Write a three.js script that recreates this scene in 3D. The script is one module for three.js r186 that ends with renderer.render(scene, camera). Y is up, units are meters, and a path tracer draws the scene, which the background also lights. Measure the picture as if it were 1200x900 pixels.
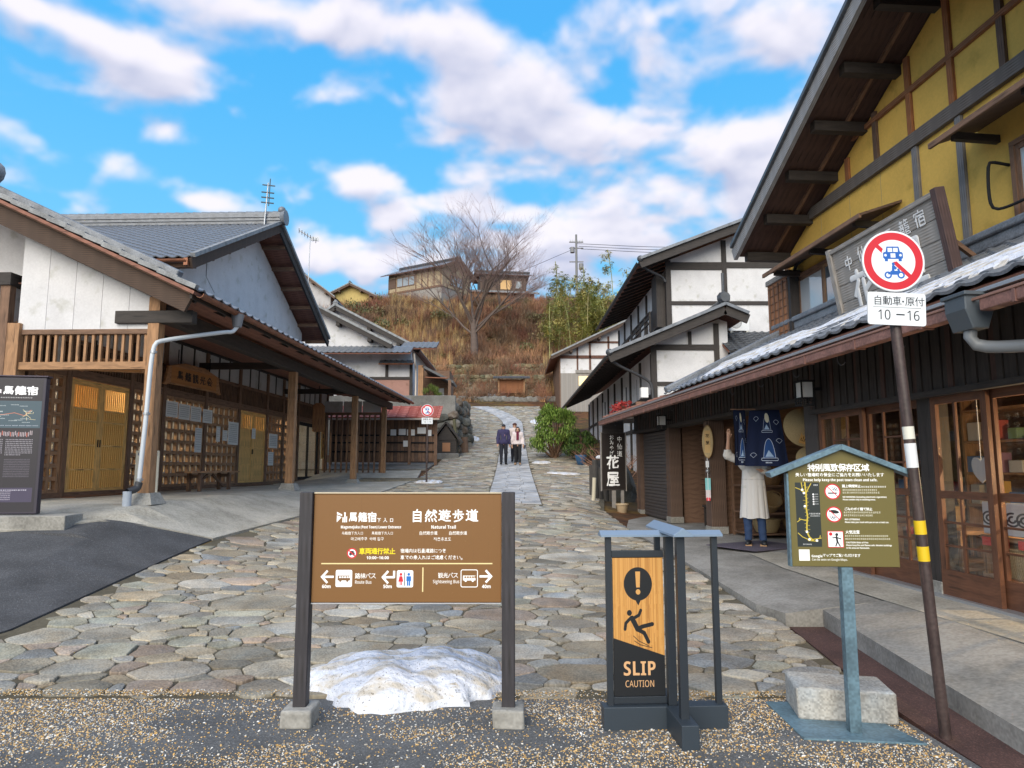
import * as THREE from 'three';
import { mergeGeometries, mergeVertices } from 'three/addons/utils/BufferGeometryUtils.js';
import { RoundedBoxGeometry } from 'three/addons/geometries/RoundedBoxGeometry.js';

// ---------------------------------------------------------------- camera, sky, sun, exposure
const scene = new THREE.Scene();
const camera = new THREE.PerspectiveCamera(2 * Math.atan(450 / 810) * 180 / Math.PI, 4 / 3, 0.1, 3000);
camera.position.set(0, 1.55, 0);
camera.rotation.set(Math.atan(97 / 810), 0, 0);
const renderer = new THREE.WebGLRenderer({ antialias: true });
renderer.toneMapping = THREE.LinearToneMapping;
renderer.toneMappingExposure = 2.75;
renderer.shadowMap.enabled = true;

let seed = 12345;
function rnd() { seed = (seed + 0x6D2B79F5) | 0; let t = Math.imul(seed ^ (seed >>> 15), 1 | seed); t = (t + Math.imul(t ^ (t >>> 7), 61 | t)) ^ t; return ((t ^ (t >>> 14)) >>> 0) / 4294967296; }
const rr = (a, b) => a + (b - a) * rnd();
const clamp = (x, a = 0, b = 1) => Math.min(b, Math.max(a, x));
const lerp = (a, b, t) => a + (b - a) * t;
const sstep = (a, b, x) => { const t = clamp((x - a) / (b - a)); return t * t * (3 - 2 * t); };
// lattice noise, tileable with period p
const HT = new Float32Array(65536); for (let i = 0; i < 65536; i++) HT[i] = rnd();
function vn(x, y, p = 4096, s = 0) {
  const xi = Math.floor(x), yi = Math.floor(y), xf = x - xi, yf = y - yi;
  const u = xf * xf * (3 - 2 * xf), v = yf * yf * (3 - 2 * yf);
  const m = (a) => ((a % p) + p) % p;
  const h = (a, b) => HT[(Math.imul(m(a), 374761393) + Math.imul(m(b), 668265263) + s * 1013 >>> 3) & 65535];
  return lerp(lerp(h(xi, yi), h(xi + 1, yi), u), lerp(h(xi, yi + 1), h(xi + 1, yi + 1), u), v);
}
function fbm(x, y, oct = 5, p = 4096, s = 0) {
  let a = 0.5, t = 0, n = 0;
  for (let i = 0; i < oct; i++) { t += a * vn(x, y, p, s + i * 17); n += a; a *= 0.5; x *= 2; y *= 2; if (p < 4096) p *= 2; }
  return t / n;
}

// broken winter cloud: an air gradient with a layer of cumulus, computed over the whole sphere
function makeSky() {
  const W = 2048, H = 1024, data = new Float32Array(W * H * 4);
  const dirOf = (u, v) => {
    const x = (u - 600) / 810, y = (450 - v) / 810, c = Math.cos(camera.rotation.x), s = Math.sin(camera.rotation.x);
    return new THREE.Vector3(x, y * c + s, y * s - c).normalize();
  };
  // cloud masses: bearing and elevation of the centre, half-widths in radians, density
  const masses = [[40, 20, 95, 34, .95], [120, 60, 80, 30, 1], [190, 92, 45, 24, .9], [35, 95, 60, 20, .6], [195, 158, 46, 18, .75], [160, 208, 50, 24, .5],
    [245, 238, 50, 18, .8], [300, 5, 120, 30, .75], [420, 30, 130, 38, .9], [400, 108, 42, 26, .8], [540, 45, 70, 40, .75], [560, 120, 70, 50, .9],
    [625, 105, 65, 55, .9], [690, 150, 75, 40, 1], [575, 180, 80, 40, .7], [430, 215, 48, 30, 1], [455, 250, 40, 22, .75], [400, 300, 100, 34, .95],
    [540, 238, 45, 18, .8], [620, 195, 50, 22, .8], [660, 275, 120, 40, 1], [600, 320, 160, 40, 1], [780, 240, 120, 60, 1], [830, 170, 90, 50, .9], [760, 20, 130, 36, .75],
    [880, 45, 110, 44, .8], [940, 200, 60, 60, .9], [1040, 120, 110, 80, .8], [-140, 120, 120, 60, .8], [-80, 280, 120, 40, .9], [480, -80, 260, 50, .8], [1200, 20, 120, 90, .7], [200, 330, 140, 26, .7]].map(([u, v, a, b, k]) => {
    const d = dirOf(u, v), t = new THREE.Vector3(-d.z, 0, d.x).normalize(), n = new THREE.Vector3().crossVectors(d, t);
    return [d, t, n, 810 / a * 1.28, 810 / b * 1.28, k * .95];
  });
  const d = new THREE.Vector3();
  const field = (dx, dy, dz, e) => {
    const k = 1 / (Math.max(dy, 0) + 0.32), px = dx * k * 5.2, pz = dz * k * 5.2;
    const wx = fbm(px * .7 + 9, pz * .7 + 3, 3, 4096, 5), wz = fbm(px * .7 + 31, pz * .7 + 17, 3, 4096, 6);
    const n = fbm(px * 2.1 + wx * 1.6 + 40, pz * 2.5 + wz * 1.6 + 60 + e, 7);
    let c = 0, m = 0;
    for (const [bd, bt, bn, ka, kb, s] of masses) {
      const q = dx * bd.x + dy * bd.y + dz * bd.z; if (q < .75) continue;
      const a = (dx * bt.x + dy * bt.y + dz * bt.z) * ka, b = (dx * bn.x + dy * bn.y + dz * bn.z) * kb;
      const g = s * Math.exp(-(a * a + b * b) * .8); c += g; m = Math.max(m, g);
    }
    c = Math.min(c, 1.15) * .5 + m * .5;
    const ahead = sstep(.55, .8, -dz);                     // elsewhere the same broken cover goes on
    const far = sstep(.3, .62, fbm(px * .45 + 80, pz * .45 + 11, 3, 4096, 9)) * .95;
    return lerp(far, c, ahead) + (n - .5) * 1.7;
  };
  for (let j = 0; j < H; j++) {
    const el = ((j + .5) / H - .5) * Math.PI, dy = Math.sin(el), r = Math.cos(el);
    for (let i = 0; i < W; i++) {
      const az = ((i + .5) / W - .5) * 2 * Math.PI, dx = r * Math.cos(az), dz = r * Math.sin(az), o = (j * W + i) * 4;
      const h = clamp(dy);
      let cr = lerp(.26, .075, sstep(0, .6, h)), cg = lerp(.66, .40, sstep(0, .7, h)), cb = lerp(.95, .86, sstep(0, .8, h));
      if (dy > -.06) {
        const f = field(dx, dy, dz, 0), f2 = field(dx, Math.min(dy + .035, .999), dz, 0);
        const a = sstep(.22, .92, f) * .94;
        const lit = clamp(.55 + (f - f2) * 1.0 - Math.max(0, f - .75) * .45);
        const R = lerp(.52, .93, lit), G = lerp(.54, .88, lit), B = lerp(.70, .94, lit);
        cr = lerp(cr, R, a); cg = lerp(cg, G, a); cb = lerp(cb, B, a);
      } else { cr = .42; cg = .44; cb = .5; }
      data[o] = cr * .405; data[o + 1] = cg * .405; data[o + 2] = cb * .405; data[o + 3] = 1;
    }
  }
  const t = new THREE.DataTexture(data, W, H, THREE.RGBAFormat, THREE.FloatType);
  t.mapping = THREE.EquirectangularReflectionMapping; t.magFilter = t.minFilter = THREE.LinearFilter; t.wrapS = THREE.RepeatWrapping; t.needsUpdate = true;
  return t;
}
const sky = makeSky();
scene.background = sky; scene.environment = sky; scene.backgroundIntensity = 1; scene.environmentIntensity = 1;

const sun = new THREE.DirectionalLight(new THREE.Color(1, .9, .74), 1.5);
sun.position.set(-14, 32, 36); sun.target.position.set(0, 0, -18);
sun.castShadow = true; sun.shadow.radius = 110; sun.shadow.mapSize.set(2048, 2048);
Object.assign(sun.shadow.camera, { left: -45, right: 45, top: 45, bottom: -45, near: 1, far: 200 });
scene.add(sun, sun.target);

// ---------------------------------------------------------------- helpers: naming, parts
const used = {};
function numbered(n) { const k = used[n] || 0; used[n] = k + 1; return k ? n + '_' + String(k).padStart(3, '0') : n; }
function tag(o, label, category, group) { o.userData.label = label; o.userData.category = category; if (group) o.userData.group = group; return o; }
function thing(name, label, category, [x, y, z] = [0, 0, 0], turn = 0, group) {
  const o = new THREE.Group(); o.name = numbered(name); o.position.set(x, y, z); o.rotation.y = turn; scene.add(o);
  return tag(o, label, category, group);
}
let uvk = 0;
function prep(g, raw) {           // metric texture coordinates, grain along the longest side
  if (g.userData.ready) return g;
  const own = g.getAttribute('uv');
  if (g.index) g = g.toNonIndexed();
  if (!g.getAttribute('normal')) g.computeVertexNormals();
  if (!(raw && own)) {
    const p = g.getAttribute('position'), n = p.count, uv = new Float32Array(n * 2);
    g.computeBoundingBox(); const s = g.boundingBox.getSize(new THREE.Vector3()), dim = [s.x, s.y, s.z];
    const L = dim.indexOf(Math.max(...dim)); uvk = (uvk + 0.618034) % 1; const ou = uvk * 7.3, ov = (uvk * 13.7) % 5;
    const P = p.array;
    for (let i = 0; i + 2 < n; i += 3) {
      const q = i * 3;
      const ax = P[q + 3] - P[q], ay = P[q + 4] - P[q + 1], az = P[q + 5] - P[q + 2], bx = P[q + 6] - P[q], by = P[q + 7] - P[q + 1], bz = P[q + 8] - P[q + 2];
      const nn = [Math.abs(ay * bz - az * by), Math.abs(az * bx - ax * bz), Math.abs(ax * by - ay * bx)];
      const N = nn.indexOf(Math.max(...nn)); let ua = N === 0 ? 2 : 0, va = N === 1 ? 2 : 1;
      if (va === L) { const t = ua; ua = va; va = t; }
      for (let k = 0; k < 3; k++) { uv[(i + k) * 2] = P[q + k * 3 + ua] + ou; uv[(i + k) * 2 + 1] = P[q + k * 3 + va] + ov; }
    }
    g.setAttribute('uv', new THREE.BufferAttribute(uv, 2));
  }
  for (const k of Object.keys(g.attributes)) if (!['position', 'normal', 'uv', 'color'].includes(k)) g.deleteAttribute(k);
  g.userData.ready = true;
  return g;
}
function join(list) { const l = list.map((g) => prep(g)); if (l.length === 1) return l[0]; const m = mergeGeometries(l); m.userData.ready = true; return m; }
function part(parent, name, geo, material, label) {
  const g = Array.isArray(geo) ? join(geo) : prep(geo);
  const m = new THREE.Mesh(g, material); m.name = name; m.castShadow = m.receiveShadow = true; if (label) m.userData.label = label;
  parent.add(m); return m;
}
function pane(parent, name, geo, material, label) { return part(parent, name, (geo.userData.ready = false, prep(geo, true)), material, label); }
function single(name, geo, material, label, category, group) { const m = part(scene, numbered(name), geo, material); return tag(m, label, category, group); }
function struct(name, geo, material) { const m = part(scene, numbered(name), geo, material); m.userData.kind = 'structure'; return m; }
function stuff(parent, name, geo, material) { const m = part(parent, name, geo, material); m.userData.kind = 'stuff'; return m; }
function dup(o, [x, y, z], turn, label, group) {
  const c = o.clone(); c.userData = { ...o.userData }; c.name = numbered(o.name.replace(/_\d+$/, '')); scene.add(c); c.position.set(x, y, z); c.rotation.y = turn;
  if (label) c.userData.label = label; if (group) c.userData.group = group; return c;
}
// ---------------------------------------------------------------- helpers: shapes
const bx = (x0, x1, y0, y1, z0, z1) => new THREE.BoxGeometry(Math.abs(x1 - x0), Math.abs(y1 - y0), Math.abs(z1 - z0)).translate((x0 + x1) / 2, (y0 + y1) / 2, (z0 + z1) / 2);
const rb = (x0, x1, y0, y1, z0, z1, r = .006) => new RoundedBoxGeometry(Math.abs(x1 - x0), Math.abs(y1 - y0), Math.abs(z1 - z0), 1, Math.min(r, Math.abs(x1 - x0) * .45, Math.abs(y1 - y0) * .45, Math.abs(z1 - z0) * .45)).translate((x0 + x1) / 2, (y0 + y1) / 2, (z0 + z1) / 2);
const V = (x, y, z) => new THREE.Vector3(x, y, z);
function bar(a, b, w, h, up = V(0, 1, 0), r = 0) {           // beam of section w x h from a to b, h towards up
  const d = b.clone().sub(a), l = d.length(), z = d.clone().normalize(); let x = new THREE.Vector3().crossVectors(up, z);
  if (x.lengthSq() < 1e-6) x.crossVectors(V(1, 0, 0), z); x.normalize(); const y = new THREE.Vector3().crossVectors(z, x);
  const g = r ? new RoundedBoxGeometry(w, h, l, 1, r) : new THREE.BoxGeometry(w, h, l);
  return g.applyMatrix4(new THREE.Matrix4().makeBasis(x, y, z)).translate((a.x + b.x) / 2, (a.y + b.y) / 2, (a.z + b.z) / 2);
}
function rod(a, b, r0, r1 = r0, n = 8, open = false) {
  const d = b.clone().sub(a), l = d.length(), g = new THREE.CylinderGeometry(r1, r0, l, n, 1, open);
  g.applyQuaternion(new THREE.Quaternion().setFromUnitVectors(V(0, 1, 0), d.normalize()));
  return g.translate((a.x + b.x) / 2, (a.y + b.y) / 2, (a.z + b.z) / 2);
}
function tube(pts, r, seg = 24, n = 7) { return new THREE.TubeGeometry(new THREE.CatmullRomCurve3(pts.map((p) => V(...p))), seg, r, n); }
function prism(poly, z0, z1, bev = 0) {                       // outline in x,y, thickness along z
  const s = new THREE.Shape(); poly.forEach(([x, y], i) => i ? s.lineTo(x, y) : s.moveTo(x, y));
  return new THREE.ExtrudeGeometry(s, { depth: z1 - z0 - 2 * bev, bevelEnabled: bev > 0, bevelSize: bev, bevelThickness: bev, bevelSegments: 1, bevelOffset: -bev }).translate(0, 0, z0 + bev);
}
function prismX(poly, x0, x1, bev = 0) { return prism(poly.map(([z, y]) => [-z, y]), x0, x1, bev).rotateY(Math.PI / 2); }  // outline in z,y, thickness along x
function meshOf(pos, idx, uv) {
  const g = new THREE.BufferGeometry(); g.setAttribute('position', new THREE.Float32BufferAttribute(pos, 3)); if (uv) g.setAttribute('uv', new THREE.Float32BufferAttribute(uv, 2));
  g.setIndex(idx); g.computeVertexNormals(); return g;
}
function grid(nu, nv, f) {                                    // f(u,v) -> [x,y,z]
  const pos = [], idx = [];
  for (let j = 0; j <= nv; j++) for (let i = 0; i <= nu; i++) pos.push(...f(i / nu, j / nv));
  for (let j = 0; j < nv; j++) for (let i = 0; i < nu; i++) { const a = j * (nu + 1) + i, b = a + 1, c = a + nu + 1, d = c + 1; idx.push(a, b, d, a, d, c); }
  return meshOf(pos, idx);
}
function interp(tab, x) { if (x <= tab[0][0]) return tab[0][1]; for (let i = 1; i < tab.length; i++) if (x <= tab[i][0]) { const [a, p] = tab[i - 1], [b, q] = tab[i]; return lerp(p, q, (x - a) / (b - a)); } return tab[tab.length - 1][1]; }
function noisy(g, amp, freq) {                                // roughen a shape, keeping shared corners together
  const p = g.getAttribute('position');
  for (let i = 0; i < p.count; i++) {
    const x = p.getX(i), y = p.getY(i), z = p.getZ(i);
    p.setXYZ(i, x + (fbm(x * freq + 7, y * freq + z * freq * 1.7, 2) - .5) * amp, y + (fbm(y * freq + 31, z * freq + x * freq * 1.3, 2) - .5) * amp, z + (fbm(z * freq + 61, x * freq + y * freq * 1.1, 2) - .5) * amp);
  }
  g.computeVertexNormals(); return g;
}
// ---------------------------------------------------------------- surfaces
function tex(size, fn, metres, srgb = true) {
  const d = new Uint8Array(size * size * 4);
  for (let j = 0; j < size; j++) for (let i = 0; i < size; i++) {
    const c = fn(i / size, j / size), o = (j * size + i) * 4;
    if (typeof c === 'number') d[o] = d[o + 1] = d[o + 2] = clamp(c) * 255; else { d[o] = clamp(c[0]) * 255; d[o + 1] = clamp(c[1]) * 255; d[o + 2] = clamp(c[2]) * 255; }
    d[o + 3] = 255;
  }
  const t = new THREE.DataTexture(d, size, size); t.magFilter = THREE.LinearFilter; t.minFilter = THREE.LinearMipmapLinearFilter; t.generateMipmaps = true;
  t.wrapS = t.wrapT = THREE.RepeatWrapping; if (srgb) t.colorSpace = THREE.SRGBColorSpace; t.repeat.set(1 / metres, 1 / metres); t.needsUpdate = true; return t;
}
const fnWood = (u, v) => { const w = fbm(u * 4, v * 8, 3, 4, 3) * .12, g = fbm(u * 5, (v + w) * 48, 4, 5, 1), k = fbm(u * 12, v * 160, 2, 4, 8); return .72 + .34 * g + .14 * (k - .5) - .25 * sstep(.62, .8, fbm(u * 3, v * 30, 3, 3, 21)); };
const fnOld = (u, v) => { const g = fbm(u * 6, v * 64, 4, 2, 31), s = sstep(.55, .8, fbm(u * 3, v * 22, 3, 1, 44)); const c = .66 + .45 * g; return [c - s * .1, c - s * .14, c - s * .18]; };
const fnPlaster = (u, v) => { const a = fbm(u * 6, v * 6, 5, 6, 2), b = fbm(u * 90, v * 90, 2, 90, 4), st = sstep(.6, .85, fbm(u * 8, v * 8, 5, 8, 12)); const c = .9 + .1 * (a - .5) + .05 * (b - .5) - .1 * st - .035 * sstep(.62, .8, a); return [c, c - .006, c - .03 * st]; };
const fnConcrete = (u, v) => { const a = fbm(u * 5, v * 5, 5, 5, 2), b = fbm(u * 120, v * 120, 2, 120, 4), d = sstep(.5, .75, fbm(u * 9, v * 9, 4, 9, 9)), c = .9 + .3 * (a - .5) + .2 * (b - .5) - .07 * d; return [c, c - .01, c - .03 + .02 * a]; };
const fnAsphalt = (u, v) => { const a = fbm(u * 6, v * 6, 4, 6, 2), b = vn(u * 260, v * 260, 260, 4), c = .7 + .25 * (a - .5) + .5 * (b - .5) * b + .35 * sstep(.86, .97, vn(u * 200, v * 200, 200, 7)); return c; };
const fnStone = (u, v) => { const a = fbm(u * 5, v * 5, 6, 5, 2), b = vn(u * 150, v * 150, 150, 4), s = sstep(.88, .96, vn(u * 190, v * 190, 190, 14)), l = fbm(u * 9, v * 9, 3, 9, 23); const c = .85 + .46 * (a - .5) + .22 * (b - .5) + .15 * s; return [c + .08 * (l - .5), c, c - .1 * (l - .5)]; };
const fnTile = (u, v) => .85 + .34 * (fbm(u * 7, v * 7, 4, 7, 2) - .5) + .2 * (vn(u * 80, v * 80, 80, 5) - .5);
const fnSnow = (u, v) => { const a = fbm(u * 7, v * 7, 5, 7, 3), d = sstep(.5, .72, fbm(u * 6, v * 10, 5, 2, 33)), k = sstep(.84, .95, vn(u * 150, v * 150, 150, 3)); return [.97 - d * .1 - k * .4 + .05 * (a - .5), .97 - d * .15 - k * .42 + .05 * (a - .5), .98 - d * .24 - k * .44 + .04 * (a - .5)]; };
const fnRust = (u, v) => { const a = fbm(u * 4, v * 14, 5, 2, 3), b = fbm(u * 20, v * 20, 3, 20, 8); const k = sstep(.45, .7, a); return [.8 + .15 * k + .1 * (b - .5), .62 + .3 * k + .12 * (b - .5), .55 + .34 * k + .12 * (b - .5)]; };
const T = { wood: tex(512, fnWood, 1.1), old: tex(512, fnOld, 1.1), plaster: tex(512, fnPlaster, 2.2), concrete: tex(1024, fnConcrete, 2.2), asphalt: tex(1024, fnAsphalt, 1.8), stone: tex(1024, fnStone, 1.6), tile: tex(256, fnTile, 1), snow: tex(512, fnSnow, 1.1), rust: tex(256, fnRust, 1.5) };
const Bm = { wood: tex(512, fnWood, 1.1, false), concrete: tex(1024, fnConcrete, 2.2, false), asphalt: tex(1024, fnAsphalt, 1.8, false), stone: tex(1024, fnStone, 1.6, false), plaster: tex(512, fnPlaster, 2.2, false), snow: tex(512, (u, v) => fbm(u * 16, v * 16, 5, 16, 3), 1.1, false), tile: tex(256, fnTile, 1, false) };
function mat(rgb, rough = .8, map, bump = 0, more = {}) {
  const m = new THREE.MeshStandardMaterial({ color: new THREE.Color().setRGB(...rgb), roughness: rough, ...more });
  if (map) { m.map = T[map]; const b = Bm[map === 'old' ? 'wood' : map]; if (bump && b) { m.bumpMap = b; m.bumpScale = bump; } }
  return m;
}
const hex = (s) => { const c = new THREE.Color(s); return [c.r, c.g, c.b]; };
const M = {
  timber: mat([.44, .24, .12], .75, 'wood', .003), timberDark: mat([.23, .13, .08], .75, 'wood', .003), timberBlack: mat([.045, .036, .032], .7, 'wood', .002),
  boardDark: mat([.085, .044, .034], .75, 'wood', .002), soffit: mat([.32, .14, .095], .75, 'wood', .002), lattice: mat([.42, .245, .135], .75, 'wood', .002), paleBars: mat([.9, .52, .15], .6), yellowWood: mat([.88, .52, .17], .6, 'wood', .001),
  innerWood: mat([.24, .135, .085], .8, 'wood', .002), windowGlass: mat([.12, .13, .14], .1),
  greyWood: mat([.42, .39, .36], .85, 'old', .004), brownWood: mat([.17, .105, .075], .8, 'old', .004), redWood: mat([.17, .07, .036], .55, 'wood', .001), rakeWood: mat([.1, .062, .043], .8, 'old', .003),
  plaster: mat([.83, .83, .83], .9, 'plaster', .001), plasterGrey: mat([.6, .6, .6], .9, 'plaster', .001), yellow: mat([.9, .58, .125], .92, 'plaster', .0015), ochre: mat([.5, .38, .17], .92, 'plaster', .001), pinkWall: mat([.5, .28, .22], .85, 'plaster', .001),
  concrete: mat([.40, .39, .36], .9, 'concrete', .003), concreteDark: mat([.26, .255, .24], .9, 'concrete', .004), apron: mat([.54, .51, .44], .9, 'concrete', .003), apronDark: mat([.36, .35, .325], .9, 'concrete', .003),
  asphalt: mat([.15, .15, .158], .95, 'asphalt', .004), asphaltFront: mat([.225, .225, .225], .95, 'asphalt', .004), joint: mat([.13, .112, .075], 1, 'concrete', .006), redStrip: mat([.17, .085, .07], .8, 'asphalt', .004),
  tile: mat([.23, .25, .285], .38, 'tile', .001), tileDark: mat([.085, .092, .105], .4, 'tile', .001), tileGrey: mat([.34, .35, .36], .6, 'tile', .001), snow: mat([.78, .8, .85], .75, 'snow', .03),
  copper: mat([.31, .12, .06], .45, 'tile', 0, { metalness: .35 }), gutterPink: mat([.34, .17, .135], .5, 'tile', 0), gutterDark: mat([.05, .05, .055], .5), steelBlue: mat([.22, .35, .46], .5, 'tile', 0), pipe: mat([.6, .64, .68], .45), black: mat([.018, .02, .024], .5), blackMatt: mat([.012, .012, .014], .9), dark: mat([.03, .027, .025], .9),
  white: mat([.82, .82, .82], .6), paper: mat([.8, .8, .8], .85), metal: mat([.45, .46, .48], .4, null, 0, { metalness: .6 }), rust: mat([.55, .19, .145], .7, 'rust', 0),
  glass: new THREE.MeshPhysicalMaterial({ color: 0xffffff, transmission: 1, thickness: 0, roughness: .02, ior: 1.5 }), frosted: new THREE.MeshPhysicalMaterial({ color: new THREE.Color(.85, .86, .86), transmission: .5, thickness: 0, roughness: .8 }),
};
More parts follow.
